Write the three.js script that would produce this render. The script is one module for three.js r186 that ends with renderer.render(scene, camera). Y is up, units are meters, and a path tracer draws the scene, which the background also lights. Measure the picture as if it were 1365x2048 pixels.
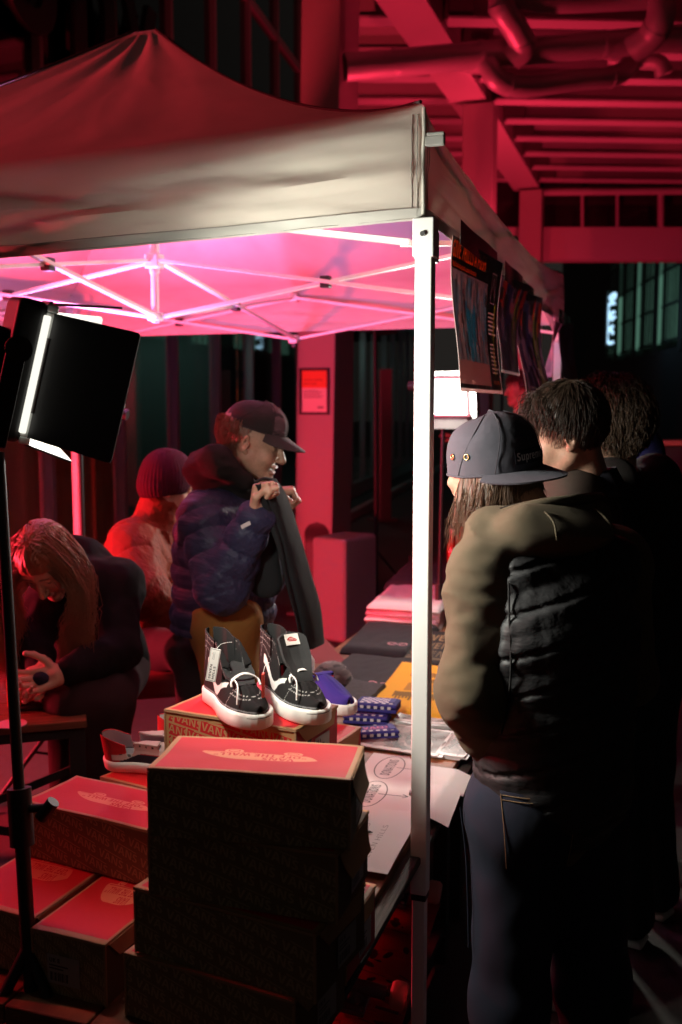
import * as THREE from 'three';
import { mergeGeometries, toCreasedNormals } from 'three/addons/utils/BufferGeometryUtils.js';
import { RoundedBoxGeometry } from 'three/addons/geometries/RoundedBoxGeometry.js';
import { RectAreaLightUniformsLib } from 'three/addons/lights/RectAreaLightUniformsLib.js';
import { FontLoader } from 'three/addons/loaders/FontLoader.js';
import { TextGeometry } from 'three/addons/geometries/TextGeometry.js';

// ---------- camera, sky, exposure ----------
const scene = new THREE.Scene();
const camera = new THREE.PerspectiveCamera(54.43, 682 / 1024, 0.05, 400);
camera.position.set(0, 1.7, 0);
camera.rotation.set(THREE.MathUtils.degToRad(-6), 0, 0);
camera.focus = 2.15; camera.userData.fStop = 3.6;
const renderer = new THREE.WebGLRenderer({ antialias: true });
renderer.toneMapping = THREE.LinearToneMapping;
renderer.toneMappingExposure = 1;
renderer.shadowMap.enabled = true;
renderer.setSize(682, 1024);
RectAreaLightUniformsLib.init();
{ // a dull night sky over the town, faintly lit from below
  const w = 32, h = 16, data = new Float32Array(w * h * 4);
  for (let j = 0; j < h; j++) for (let i = 0; i < w; i++) { const k = (j * w + i) * 4, e = 1 - Math.abs(j - 7.5) / 8; data[k] = 0.013 + 0.003 * e; data[k + 1] = 0.0115 + 0.0025 * e; data[k + 2] = 0.0105 + 0.002 * e; data[k + 3] = 1; }
  const sky = new THREE.DataTexture(data, w, h, THREE.RGBAFormat, THREE.FloatType);
  sky.mapping = THREE.EquirectangularReflectionMapping; sky.magFilter = THREE.LinearFilter; sky.needsUpdate = true;
  scene.background = sky; scene.environment = sky;
}
const RED = new THREE.Color().setRGB(1, 0.032, 0.06), MAGENTA = new THREE.Color().setRGB(1, 0.03, 0.16), PANELWHITE = new THREE.Color().setRGB(1, 0.97, 0.86);

// ---------- helpers ----------
const v3 = (x, y, z) => new THREE.Vector3(x, y, z);
const lerp = (a, b, t) => a + (b - a) * t, clamp = (x, a, b) => Math.min(b, Math.max(a, x)), sstep = (a, b, x) => { const t = clamp((x - a) / (b - a), 0, 1); return t * t * (3 - 2 * t); };
function rng(seed) { let s = seed >>> 0; return () => { s = (s + 0x6d2b79f5) >>> 0; let t = Math.imul(s ^ (s >>> 15), 1 | s); t = (t + Math.imul(t ^ (t >>> 7), 61 | t)) ^ t; return ((t ^ (t >>> 14)) >>> 0) / 4294967296; }; }
const hash3 = (x, y, z) => { let h = (Math.imul(x, 374761393) + Math.imul(y, 668265263) + Math.imul(z, 1274126177)) | 0; h = Math.imul(h ^ (h >>> 13), 1274126177); return ((h ^ (h >>> 16)) >>> 0) / 4294967296; };
function noise(x, y, z) {
  const X = Math.floor(x), Y = Math.floor(y), Z = Math.floor(z); x -= X; y -= Y; z -= Z;
  const u = x * x * (3 - 2 * x), v = y * y * (3 - 2 * y), w = z * z * (3 - 2 * z);
  const g = (a, b, c) => hash3(X + a, Y + b, Z + c);
  return lerp(lerp(lerp(g(0, 0, 0), g(1, 0, 0), u), lerp(g(0, 1, 0), g(1, 1, 0), u), v), lerp(lerp(g(0, 0, 1), g(1, 0, 1), u), lerp(g(0, 1, 1), g(1, 1, 1), u), v), w) * 2 - 1;
}
const fbm = (x, y, z, o = 3) => { let s = 0, a = 0.5; for (let i = 0; i < o; i++) { s += a * noise(x, y, z); x *= 2.03; y *= 2.03; z *= 2.03; a *= 0.5; } return s; };
// the place's surveyed directions: a picture measurement turned into metres
const TH = 6 * Math.PI / 180, CT = Math.cos(TH), ST = Math.sin(TH), FP = 1991;
function ray(px, py) { const a = (px - 682.5) / FP, b = (1024 - py) / FP; return v3(a, b * CT - ST, -(CT + b * ST)); }
const at = (px, py, d) => { const r = ray(px, py); return r.multiplyScalar(d / -r.z).add(v3(0, 1.7, 0)); };
const onY = (px, py, y) => { const r = ray(px, py); return r.multiplyScalar((y - 1.7) / r.y).add(v3(0, 1.7, 0)); };
// tent axes: U runs along the side that recedes, V along the front side to the left
const YAW = 18.3 * Math.PI / 180, U = v3(Math.sin(YAW), 0, -Math.cos(YAW)), V = v3(-Math.cos(YAW), 0, -Math.sin(YAW)), A0 = v3(0.183, 0, -2.3);
const tp = (a, b, y) => A0.clone().addScaledVector(U, a).addScaledVector(V, b).setY(y);

const used = new Map();
function numbered(n) { const k = used.get(n) ?? 0; used.set(n, k + 1); return k ? `${n}_${String(k).padStart(3, '0')}` : n; }
function tag(o, label, category, group, kind) { if (label) o.userData.label = label; if (category) o.userData.category = category; if (group) o.userData.group = group; if (kind) o.userData.kind = kind; return o; }
function shade(o) { o.traverse((m) => { if (m.isMesh) { m.castShadow = true; m.receiveShadow = true; } }); return o; }
function thing(name, label, category, base = v3(0, 0, 0), group) {
  const g = new THREE.Group(); g.name = numbered(name); g.position.copy(base); scene.add(g);
  return tag(g, label, category, group);
}
function struct(name, geo, m) { const o = new THREE.Mesh(geo, m); o.name = numbered(name); o.userData.kind = 'structure'; o.receiveShadow = o.castShadow = true; scene.add(o); return o; }
// a part whose geometry is given in world axes, relative to the base of its thing
function part(parent, name, geo, m, kind) {
  if (Array.isArray(geo)) geo = join(geo);
  let root = v3(0, 0, 0); for (let p = parent; p && p !== scene; p = p.parent) root.add(p.position);
  if (root.lengthSq()) geo.translate(-root.x, -root.y, -root.z);
  const o = new THREE.Mesh(geo, m); o.name = name; o.castShadow = o.receiveShadow = true; if (kind) o.userData.kind = kind;
  parent.add(o); return o;
}
function lpart(parent, name, geo, m, pos, rot) {   // a part in its parent's own axes
  if (Array.isArray(geo)) geo = join(geo);
  const o = new THREE.Mesh(geo, m); o.name = name; o.castShadow = o.receiveShadow = true; if (pos) o.position.set(...pos); if (rot) o.rotation.set(...rot);
  parent.add(o); return o;
}
function join(list) {
  const keep = list.some((g) => g.attributes.color);
  const out = list.map((g) => { let q = g.index ? g.toNonIndexed() : g; for (const k of Object.keys(q.attributes)) if (!['position', 'normal', 'uv', 'color'].includes(k)) q.deleteAttribute(k); if (!q.attributes.uv) q.setAttribute('uv', new THREE.BufferAttribute(new Float32Array(q.attributes.position.count * 2), 2)); if (keep && !q.attributes.color) q.setAttribute('color', new THREE.BufferAttribute(new Float32Array(q.attributes.position.count * 3).fill(1), 3)); return q; });
  return mergeGeometries(out);
}
const basis = (x, y, z, o = v3(0, 0, 0)) => new THREE.Matrix4().makeBasis(x, y, z).setPosition(o);
function dirM(from, dir, hint = v3(0, 1, 0)) { // y axis along dir
  const y = dir.clone().normalize(); let x = hint.clone().cross(y); if (x.lengthSq() < 1e-6) x = v3(1, 0, 0).cross(y); if (x.lengthSq() < 1e-6) x = v3(0, 0, 1).cross(y); x.normalize(); const z = x.clone().cross(y); return basis(x, y, z, from);
}
function rod(p, q, r, r2 = r, seg = 12) { const d = q.clone().sub(p), L = d.length(); const g = new THREE.CylinderGeometry(r2, r, L, seg, 1); g.translate(0, L / 2, 0); return g.applyMatrix4(dirM(p, d)); }
function bar(p, q, w, t, hint, bevel = 0.002) { const d = q.clone().sub(p), L = d.length(); const g = bevel ? new RoundedBoxGeometry(w, L, t, 1, Math.min(bevel, w / 3, t / 3)) : new THREE.BoxGeometry(w, L, t); g.translate(0, L / 2, 0); return g.applyMatrix4(dirM(p, d, hint)); }
function box(w, h, d, p, yaw = 0, bevel = 0.003) { const g = bevel ? new RoundedBoxGeometry(w, h, d, 2, Math.min(bevel, w / 2.5, h / 2.5, d / 2.5)) : new THREE.BoxGeometry(w, h, d); g.rotateY(yaw); return g.translate(p.x, p.y, p.z); }
function tube(pts, r, seg = 24, sides = 8, closed = false) { return new THREE.TubeGeometry(new THREE.CatmullRomCurve3(pts, closed), seg, r, sides, closed); }
// a grid of points f(u, v) as a smooth sheet; thick > 0 gives it a back and rims
function sheet(f, nu, nv, thick = 0, uvs = [1, 1]) {
  const pos = [], uv = [], idx = [];
  for (let j = 0; j <= nv; j++) for (let i = 0; i <= nu; i++) { const p = f(i / nu, j / nv); pos.push(p.x, p.y, p.z); uv.push(i / nu * uvs[0], j / nv * uvs[1]); }
  const N = nu + 1; for (let j = 0; j < nv; j++) for (let i = 0; i < nu; i++) { const a = j * N + i; idx.push(a, a + 1, a + N + 1, a, a + N + 1, a + N); }
  let g = new THREE.BufferGeometry(); g.setAttribute('position', new THREE.Float32BufferAttribute(pos, 3)); g.setAttribute('uv', new THREE.Float32BufferAttribute(uv, 2)); g.setIndex(idx); g.computeVertexNormals();
  if (!thick) return g;
  const n = g.attributes.normal.array, c = pos.length / 3, P = pos.slice(), Q = uv.slice(), I = idx.slice();
  for (let i = 0; i < c * 3; i++) P.push(pos[i] - n[i] * thick); Q.push(...uv);
  for (let i = 0; i < idx.length; i += 3) I.push(idx[i] + c, idx[i + 2] + c, idx[i + 1] + c);
  const rim = []; for (let i = 0; i <= nu; i++) rim.push(i); for (let j = 1; j <= nv; j++) rim.push(j * N + nu); for (let i = nu - 1; i >= 0; i--) rim.push(nv * N + i); for (let j = nv - 1; j >= 1; j--) rim.push(j * N);
  for (let k = 0; k < rim.length; k++) { const a = rim[k], b = rim[(k + 1) % rim.length]; I.push(a, a + c, b, b, a + c, b + c); }
  g = new THREE.BufferGeometry(); g.setAttribute('position', new THREE.Float32BufferAttribute(P, 3)); g.setAttribute('uv', new THREE.Float32BufferAttribute(Q, 2)); g.setIndex(I);
  return toCreasedNormals(g, 0.9);
}
// ---------- materials ----------
const rgb = (r, g, b) => new THREE.Color().setRGB(r, g, b);
function canvasTex(w, h, draw, srgb = true) { const c = document.createElement('canvas'); c.width = w; c.height = h; const x = c.getContext('2d'); draw(x, w, h); const t = new THREE.CanvasTexture(c); if (srgb) t.colorSpace = THREE.SRGBColorSpace; t.wrapS = t.wrapT = THREE.RepeatWrapping; return t; }
function grey(n, f) { const d = new Uint8Array(n * n * 4); for (let j = 0; j < n; j++) for (let i = 0; i < n; i++) { const k = (j * n + i) * 4, v = clamp(f(i / n, j / n, i, j), 0, 1) * 255; d[k] = d[k + 1] = d[k + 2] = v; d[k + 3] = 255; } const t = new THREE.DataTexture(d, n, n); t.wrapS = t.wrapT = THREE.RepeatWrapping; t.magFilter = THREE.LinearFilter; t.needsUpdate = true; return t; }
const per = (x, y, f, s) => { const a = x * f, b = y * f; const w = (i, j) => hash3(((i % f) + f) % f, ((j % f) + f) % f, s); const X = Math.floor(a), Y = Math.floor(b), u = a - X, v = b - Y, p = u * u * (3 - 2 * u), q = v * v * (3 - 2 * v); return lerp(lerp(w(X, Y), w(X + 1, Y), p), lerp(w(X, Y + 1), w(X + 1, Y + 1), p), q); };
const pfbm = (x, y, f, s, o = 4) => { let r = 0, a = 0.5; for (let i = 0; i < o; i++) { r += a * per(x, y, f, s + i); f *= 2; a *= 0.55; } return r; };
const rep = (t, x, y = x) => { const c = t.clone(); c.repeat.set(x, y); c.needsUpdate = true; return c; };
const T_CLOTH = grey(256, (x, y, i, j) => 0.45 + 0.2 * pfbm(x, y, 8, 3) + 0.18 * ((i % 4 < 2) !== (j % 4 < 2) ? 1 : 0));
const T_WRINKLE = grey(256, (x, y) => pfbm(x, y, 4, 21, 4));
const T_ROUGH = grey(512, (x, y) => 0.15 + 0.75 * pfbm(x, y, 6, 9, 6));
const T_GRAIN = grey(512, (x, y, i, j) => { const a = per(x, y, 4, 5) * 2; return 0.35 + 0.3 * per(0.5, y + 0.02 * a, 64, 7) + 0.25 * pfbm(x * 0.5, y, 16, 8, 3) + 0.1 * hash3(i, j, 3); });
const T_CARD = grey(256, (x, y, i, j) => 0.55 + 0.25 * pfbm(x, y, 8, 31, 4) + 0.12 * hash3(i, j, 6));
const T_STREAK = grey(256, (x, y, i, j) => 0.3 + 0.4 * per(x, 0.02 * y, 96, 61) + 0.25 * per(x + 0.015 * per(0.5, y, 6, 4), 0.5, 40, 62) + 0.1 * hash3(i, 3, 5));
function mat(c, rough = 0.8, o = {}) { return new THREE.MeshPhysicalMaterial({ color: Array.isArray(c) ? rgb(...c) : c, roughness: rough, ...o }); }
const cloth = (c, rep_ = 6, bump = 0.002, o = {}) => mat(c, 0.92, { specularIntensity: 0.3, bumpMap: rep(T_CLOTH, rep_ * 6), bumpScale: bump, sheen: 0.15, sheenRoughness: 0.6, sheenColor: rgb(0.25, 0.25, 0.25), ...o });
const M = {
  black: mat([0.012, 0.012, 0.012], 0.5), blackMatt: mat([0.015, 0.014, 0.014], 0.85), blackMetal: mat([0.02, 0.02, 0.022], 0.35, { metalness: 0.6 }),
  whiteMetal: mat([0.78, 0.8, 0.76], 0.42), steel: mat([0.55, 0.55, 0.56], 0.32, { metalness: 1 }), rubber: mat([0.02, 0.02, 0.02], 0.7), white: mat([0.75, 0.75, 0.72], 0.6),
  concrete: mat([0.36, 0.34, 0.32], 0.9, { bumpMap: rep(T_ROUGH, 1), bumpScale: 0.006 }),
  paint: mat([0.42, 0.39, 0.37], 0.55, { bumpMap: rep(T_ROUGH, 2), bumpScale: 0.0015 }),
  duct: mat([0.52, 0.5, 0.5], 0.46, { metalness: 0.35, bumpMap: rep(T_WRINKLE, 2), bumpScale: 0.004 }),
  darkMetal: mat([0.13, 0.12, 0.12], 0.45, { metalness: 0.4 }),
};

// ---------- soft bodies: signed distances joined smoothly and meshed ----------
function cap(a, b, ra, rb, o = {}) {
  const bx = b.x - a.x, by = b.y - a.y, bz = b.z - a.z, bb = Math.max(1e-9, bx * bx + by * by + bz * bz), f = o.flat, fk = f ? 1 / o.k - 1 : 0, amp = o.amp ?? 0, n = o.n ?? 0, ph = o.ph ?? 0;
  const rm = Math.max(ra, rb) * Math.max(1, o.k ?? 1) + amp;
  return { ...o, lo: [Math.min(a.x, b.x) - rm, Math.min(a.y, b.y) - rm, Math.min(a.z, b.z) - rm], hi: [Math.max(a.x, b.x) + rm, Math.max(a.y, b.y) + rm, Math.max(a.z, b.z) + rm],
    d(x, y, z) {
      x -= a.x; y -= a.y; z -= a.z; const t0 = (x * bx + y * by + z * bz) / bb, t = t0 < 0 ? 0 : t0 > 1 ? 1 : t0; x -= bx * t; y -= by * t; z -= bz * t;
      if (f) { const q = (x * f.x + y * f.y + z * f.z) * fk; x += f.x * q; y += f.y * q; z += f.z * q; }
      let r = ra + (rb - ra) * t; if (amp) r += amp * (Math.sqrt(Math.abs(Math.sin(Math.PI * (n * t0 + ph)))) - 0.7);
      return Math.sqrt(x * x + y * y + z * z) - r;
    } };
}
function ell(c, r, q, o = {}) {   // ellipsoid; q a quaternion
  const m = new THREE.Matrix4().makeRotationFromQuaternion(q ?? new THREE.Quaternion()).invert().elements, R = Math.max(...r);
  return { ...o, lo: [c.x - R, c.y - R, c.z - R], hi: [c.x + R, c.y + R, c.z + R],
    d(x, y, z) {
      x -= c.x; y -= c.y; z -= c.z; const X = m[0] * x + m[4] * y + m[8] * z, Y = m[1] * x + m[5] * y + m[9] * z, Z = m[2] * x + m[6] * y + m[10] * z;
      const a = X / r[0], b = Y / r[1], e = Z / r[2], k0 = Math.sqrt(a * a + b * b + e * e), p = a / r[0], s = b / r[1], w = e / r[2], k1 = Math.sqrt(p * p + s * s + w * w);
      return k1 < 1e-9 ? -Math.min(...r) : k0 * (k0 - 1) / k1;
    } };
}
const sub = (p, s = 0.006) => ({ ...p, op: 's', s });
const sm = (p, s) => ({ ...p, s });
function fieldOf(prims, S = 0.02, warp) {
  const n = prims.length;
  return (x, y, z) => {
    let d = 1e9;
    for (let i = 0; i < n; i++) {
      const p = prims[i], k = p.s ?? S, L = p.lo, H = p.hi, dx = x < L[0] ? L[0] - x : x > H[0] ? x - H[0] : 0, dy = y < L[1] ? L[1] - y : y > H[1] ? y - H[1] : 0, dz = z < L[2] ? L[2] - z : z > H[2] ? z - H[2] : 0, bd = Math.sqrt(dx * dx + dy * dy + dz * dz);
      if (p.op === 's') { if (bd > k - d && bd > 0) { if (bd > Math.abs(d) + k) continue; } const e = -p.d(x, y, z), h = Math.max(k - Math.abs(d - e), 0) / k; d = Math.max(d, e) + h * h * k * 0.25; continue; }
      if (bd > d + k) continue;
      const e = p.d(x, y, z), h = Math.max(k - Math.abs(d - e), 0) / k; d = Math.min(d, e) - h * h * k * 0.25;
    }
    return warp ? warp(x, y, z, d) : d;
  };
}
function polygonize(prims, h, { S = 0.02, warp, color, clip } = {}) {
  const f = fieldOf(prims, S, warp), lo = [1e9, 1e9, 1e9], hi = [-1e9, -1e9, -1e9];
  for (const p of prims) if (p.op !== 's') for (let c = 0; c < 3; c++) { lo[c] = Math.min(lo[c], p.lo[c]); hi[c] = Math.max(hi[c], p.hi[c]); }
  if (clip) for (let c = 0; c < 3; c++) { lo[c] = Math.max(lo[c], clip[0][c]); hi[c] = Math.min(hi[c], clip[1][c]); }
  const n = lo.map((l, c) => Math.ceil((hi[c] - l + h * 6) / h / 4) * 4 + 1); for (let c = 0; c < 3; c++) lo[c] -= h * 3;
  const [nx, ny, nz] = n, F = new Float32Array(nx * ny * nz), id = (i, j, k) => (k * ny + j) * nx + i;
  for (let K = 0; K < nz; K += 4) for (let J = 0; J < ny; J += 4) for (let I = 0; I < nx; I += 4) {
    const c = f(lo[0] + (I + 1.5) * h, lo[1] + (J + 1.5) * h, lo[2] + (K + 1.5) * h), skip = Math.abs(c) > h * 6.5;
    for (let k = K; k < Math.min(nz, K + 4); k++) for (let j = J; j < Math.min(ny, J + 4); j++) for (let i = I; i < Math.min(nx, I + 4); i++) F[id(i, j, k)] = skip ? c : f(lo[0] + i * h, lo[1] + j * h, lo[2] + k * h);
  }
  const pos = [], nor = [], uv = [], colr = [], idx = [], vid = new Int32Array(nx * ny * nz).fill(-1), e = h * 0.5;
  for (let k = 0; k < nz - 1; k++) for (let j = 0; j < ny - 1; j++) for (let i = 0; i < nx - 1; i++) {
    let mask = 0; const c = [];
    for (let q = 0; q < 8; q++) { const v = F[id(i + (q & 1), j + ((q >> 1) & 1), k + (q >> 2))]; c.push(v); if (v < 0) mask |= 1 << q; }
    if (mask === 0 || mask === 255) continue;
    let sx = 0, sy = 0, sz = 0, m = 0;
    for (let a = 0; a < 8; a++) for (let b = 0; b < 3; b++) { const o = a | (1 << b); if (o === a) continue; if ((c[a] < 0) === (c[o] < 0)) continue; const t = c[a] / (c[a] - c[o]); sx += (a & 1) + (b === 0 ? t : 0); sy += ((a >> 1) & 1) + (b === 1 ? t : 0); sz += (a >> 2) + (b === 2 ? t : 0); m++; }
    const x = lo[0] + (i + sx / m) * h, y = lo[1] + (j + sy / m) * h, z = lo[2] + (k + sz / m) * h;
    vid[id(i, j, k)] = pos.length / 3; pos.push(x, y, z);
    let gx = f(x + e, y, z) - f(x - e, y, z), gy = f(x, y + e, z) - f(x, y - e, z), gz = f(x, y, z + e) - f(x, y, z - e); const gl = Math.hypot(gx, gy, gz) || 1;
    nor.push(gx / gl, gy / gl, gz / gl); uv.push((x - z) * 0.8, y); if (color) colr.push(...color(x, y, z, gx / gl, gy / gl, gz / gl));
  }
  for (let k = 1; k < nz - 1; k++) for (let j = 1; j < ny - 1; j++) for (let i = 1; i < nx - 1; i++) {
    const a = F[id(i, j, k)] < 0;
    const quad = (b, p, q, r, s) => { if (a === b || p < 0 || q < 0 || r < 0 || s < 0) return; if (a) idx.push(p, q, r, p, r, s); else idx.push(p, r, q, p, s, r); };
    quad(F[id(i + 1, j, k)] < 0, vid[id(i, j - 1, k - 1)], vid[id(i, j, k - 1)], vid[id(i, j, k)], vid[id(i, j - 1, k)]);
    quad(F[id(i, j + 1, k)] < 0, vid[id(i - 1, j, k - 1)], vid[id(i - 1, j, k)], vid[id(i, j, k)], vid[id(i, j, k - 1)]);
    quad(F[id(i, j, k + 1)] < 0, vid[id(i - 1, j - 1, k)], vid[id(i, j - 1, k)], vid[id(i, j, k)], vid[id(i - 1, j, k)]);
  }
  const g = new THREE.BufferGeometry(); g.setAttribute('position', new THREE.Float32BufferAttribute(pos, 3)); g.setAttribute('normal', new THREE.Float32BufferAttribute(nor, 3)); g.setAttribute('uv', new THREE.Float32BufferAttribute(uv, 2)); if (color) g.setAttribute('color', new THREE.Float32BufferAttribute(colr, 3)); g.setIndex(idx);
  return g;
}
// thin tapering strands (hair), all in one geometry: each path is a list of points
function strands(paths, r0, r1 = 0.0003, sides = 3) {
  const pos = [], nor = [], idx = [];
  for (const p of paths) {
    const s = pos.length / 3, n = p.length;
    for (let i = 0; i < n; i++) {
      const t = p[Math.min(n - 1, i + 1)].clone().sub(p[Math.max(0, i - 1)]).normalize(), x = v3(0.31, 0.2, 0.93).cross(t).normalize(), y = t.clone().cross(x), r = lerp(r0, r1, Math.pow(i / (n - 1), 1.5));
      for (let k = 0; k < sides; k++) { const a = k / sides * 2 * Math.PI, c = Math.cos(a), q = Math.sin(a); nor.push(x.x * c + y.x * q, x.y * c + y.y * q, x.z * c + y.z * q); pos.push(p[i].x + (x.x * c + y.x * q) * r, p[i].y + (x.y * c + y.y * q) * r, p[i].z + (x.z * c + y.z * q) * r); }
    }
    for (let i = 0; i < n - 1; i++) for (let k = 0; k < sides; k++) { const a = s + i * sides + k, b = s + i * sides + (k + 1) % sides; idx.push(a, b, b + sides, a, b + sides, a + sides); }
  }
  const g = new THREE.BufferGeometry(); g.setAttribute('position', new THREE.Float32BufferAttribute(pos, 3)); g.setAttribute('normal', new THREE.Float32BufferAttribute(nor, 3)); g.setAttribute('uv', new THREE.Float32BufferAttribute(new Float32Array(pos.length / 3 * 2), 2)); g.setIndex(idx); return g;
}
// ---------- the setting ----------
M.ground = mat([0.085, 0.08, 0.077], 0.8, { bumpMap: rep(T_ROUGH, 70), bumpScale: 0.006, map: rep(canvasTex(512, 512, (x, w, h) => { const r = rng(4), im = x.createImageData(w, h); for (let j = 0; j < h; j++) for (let i = 0; i < w; i++) { const v = 150 + 80 * pfbm(i / w, j / h, 5, 41, 6) + 26 * (r() - 0.5), k = (j * w + i) * 4; im.data[k] = v; im.data[k + 1] = v * 0.98; im.data[k + 2] = v * 0.95; im.data[k + 3] = 255; } x.putImageData(im, 0, 0); }), 50) });
{ const g = new THREE.PlaneGeometry(240, 240, 1, 1).rotateX(-Math.PI / 2); struct('ground', g, M.ground); }
// pale kerb line and drain strip by the glass front
const FD = v3(0.208, 0, -1).normalize(), FN = v3(0.979, 0, 0.204).normalize(), F0 = v3(-2.47, 0, -6.2);
const fp = (s, o, y) => F0.clone().addScaledVector(FD, s).addScaledVector(FN, o).setY(y);
{ const k = []; for (let i = 0; i < 14; i++) k.push(bar(fp(i * 2, 0.75, 0.055), fp(i * 2 + 1.985, 0.75, 0.055), 0.11, 0.14, v3(0, 1, 0), 0.012)); struct('kerb', join(k), M.concrete); }

// --- glass-fronted building on the left, running away from the camera ---
const facade = thing('glass_front_building', 'dark glass-fronted building with slim metal mullions along the left side', 'building', F0);
M.mullion = mat([0.3, 0.27, 0.26], 0.42, { metalness: 0.3 });
M.pane = mat([0.9, 0.95, 0.93], 0.03, { transmission: 1, thickness: 0, ior: 1.5 });
M.tint = mat([0.07, 0.066, 0.06], 0.04, { transmission: 1, thickness: 0, ior: 1.7 });
M.plaster = mat([0.06, 0.075, 0.065], 0.9, { bumpMap: rep(T_ROUGH, 4), bumpScale: 0.003 });
M.darkWall = mat([0.05, 0.045, 0.045], 0.85, { bumpMap: rep(T_ROUGH, 4), bumpScale: 0.004 });
{
  const L = 26, n = 20, w = L / n, H1 = 3.72, H2 = 9.6;
  for (let i = 0; i <= n; i++) part(facade, 'mullion', bar(fp(i * w, 0, 0.16), fp(i * w, 0, H2), 0.11, 0.055, FD, 0.004), M.mullion);
  for (const y of [0.2, H1, 6.6, H2]) part(facade, 'transom', bar(fp(0, 0.004, y), fp(L, 0.004, y), y < 1 ? 0.1 : 0.07, 0.1, v3(0, 1, 0), 0.003), M.mullion);
  part(facade, 'base', bar(fp(-0.2, -0.02, 0.08), fp(L, -0.02, 0.08), 0.16, 0.24, v3(0, 1, 0), 0.004), M.concrete);
  for (let i = 0; i < n; i++) for (const [y0, y1] of [[0.26, H1 - 0.05], [H1 + 0.05, 6.55], [6.65, H2 - 0.05]]) part(facade, 'pane', bar(fp(i * w + w / 2, -0.01, y0), fp(i * w + w / 2, -0.01, y1), w - 0.06, 0.008, FN.clone().multiplyScalar(1), 0).applyMatrix4(new THREE.Matrix4()), y0 > 3 ? M.tint : M.pane);
  // rooms behind the glass
  part(facade, 'back_wall', bar(fp(-0.2, -3.4, 4.8), fp(L, -3.4, 4.8), 0.2, 9.6, v3(0, 1, 0), 0), M.plaster);
  part(facade, 'interior_floor', bar(fp(-0.2, -1.75, 0.05), fp(L, -1.75, 0.05), 3.2, 0.1, v3(0, 1, 0), 0), mat([0.12, 0.1, 0.09], 0.35));
  part(facade, 'interior_ceiling', bar(fp(-0.2, -1.78, H1 + 0.12), fp(L, -1.78, H1 + 0.12), 3.0, 0.14, v3(0, 1, 0), 0), M.darkWall);
  part(facade, 'roof_edge', bar(fp(-0.2, -0.6, H2 + 0.2), fp(L, -0.6, H2 + 0.2), 1.6, 0.4, v3(0, 1, 0), 0), M.darkWall);
  for (const s of [1.55, 6.3, 8.6]) part(facade, 'partition', bar(fp(s, -0.35, 1.9), fp(s, -3.3, 1.9), 0.14, 3.5, v3(0, 1, 0), 0), s > 6 && s < 7 ? M.plaster : M.darkWall);
  // brown curtain in the nearest bays: deep hanging folds
  const cur = sheet((u, v) => { const s = lerp(0.15, 3.0, u), o = -0.2 - 0.05 * Math.sin(u * 62 + 0.6 * Math.sin(u * 9)) - 0.03 * Math.sin(u * 23); return fp(s, o, lerp(0.25, 3.6, v)); }, 220, 6);
  part(facade, 'curtain', cur, cloth([0.42, 0.19, 0.08], 8, 0.002));
  // things standing behind the glass
  part(facade, 'counter', box(0.5, 1.0, 2.2, fp(6.0, -1.9, 0.55), 0.2), mat([0.3, 0.26, 0.18], 0.5));
  part(facade, 'shelf', [box(0.35, 0.04, 1.6, fp(3.6, -1.2, 1.15), 0.2), box(0.35, 0.04, 1.6, fp(3.6, -1.2, 1.6), 0.2), box(0.35, 0.04, 1.6, fp(3.6, -1.2, 0.7), 0.2), box(0.35, 1.7, 0.04, fp(2.8, -1.2, 0.95), 0.2), box(0.35, 1.7, 0.04, fp(4.4, -1.2, 0.95), 0.2)], M.darkWall);
  const gl = []; const r = rng(8); for (let i = 0; i < 22; i++) gl.push(new THREE.LatheGeometry([[0, 0], [0.03, 0], [0.032, 0.1], [0.012, 0.15], [0.012, 0.2], [0, 0.2]].map((q) => new THREE.Vector2(...q)), 10).translate(...fp(2.95 + r() * 1.35, -1.15 - r() * 0.1, [0.72, 1.17, 1.62][i % 3]).toArray()));
  part(facade, 'glassware', gl, mat([0.5, 0.42, 0.25], 0.12), 'stuff');
  part(facade, 'armchair', [box(0.8, 0.42, 0.8, fp(9.6, -1.0, 0.3), 0.4, 0.1), box(0.8, 0.6, 0.24, fp(9.9, -1.25, 0.72), 0.4, 0.1)], cloth([0.4, 0.36, 0.26]));
}
// interior lamps seen through the glass
const CYAN = rgb(0.55, 1, 0.95);
M.lampGlow = new THREE.MeshStandardMaterial({ color: 0x000000, emissive: rgb(0.5, 0.95, 0.9), emissiveIntensity: 1.6 });
for (const [s, o, y, I, lab] of [[5.1, -1.2, 2.62, 1.1, 'small cool white ceiling lamp behind the glass beside the seller\'s left'], [9.4, -1.5, 2.95, 0.8, 'cool white lamp inside the building just left of the tall steel post'], [13.5, -1.0, 3.1, 1.2, 'cool white lamp inside the far end of the glass front right of the post']]) {
  const p = fp(s, o, y), t = thing('ceiling_lamp', lab, 'lamp', p);
  part(t, 'lamp_shade', new THREE.LatheGeometry([[0.015, 0.16], [0.03, 0.155], [0.09, 0.02], [0.085, 0.02], [0.02, 0.14]].map((q) => new THREE.Vector2(...q)), 20).translate(p.x, p.y, p.z), M.darkMetal);
  part(t, 'cable', rod(p.clone().setY(y + 0.15), p.clone().setY(3.75), 0.006), M.black);
  part(t, 'bulb', new THREE.SphereGeometry(0.06, 16, 12).translate(p.x, p.y + 0.03, p.z), M.lampGlow);
  const l = new THREE.PointLight(CYAN, I); l.position.copy(p).add(v3(0, 0.02, 0)); l.castShadow = true; l.name = 'lamp_light'; scene.add(l);
}
const font = await new FontLoader().loadAsync('fonts/droid/droid_sans_bold.typeface.json');
const serif = await new FontLoader().loadAsync('fonts/droid/droid_serif_bold.typeface.json');
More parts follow.
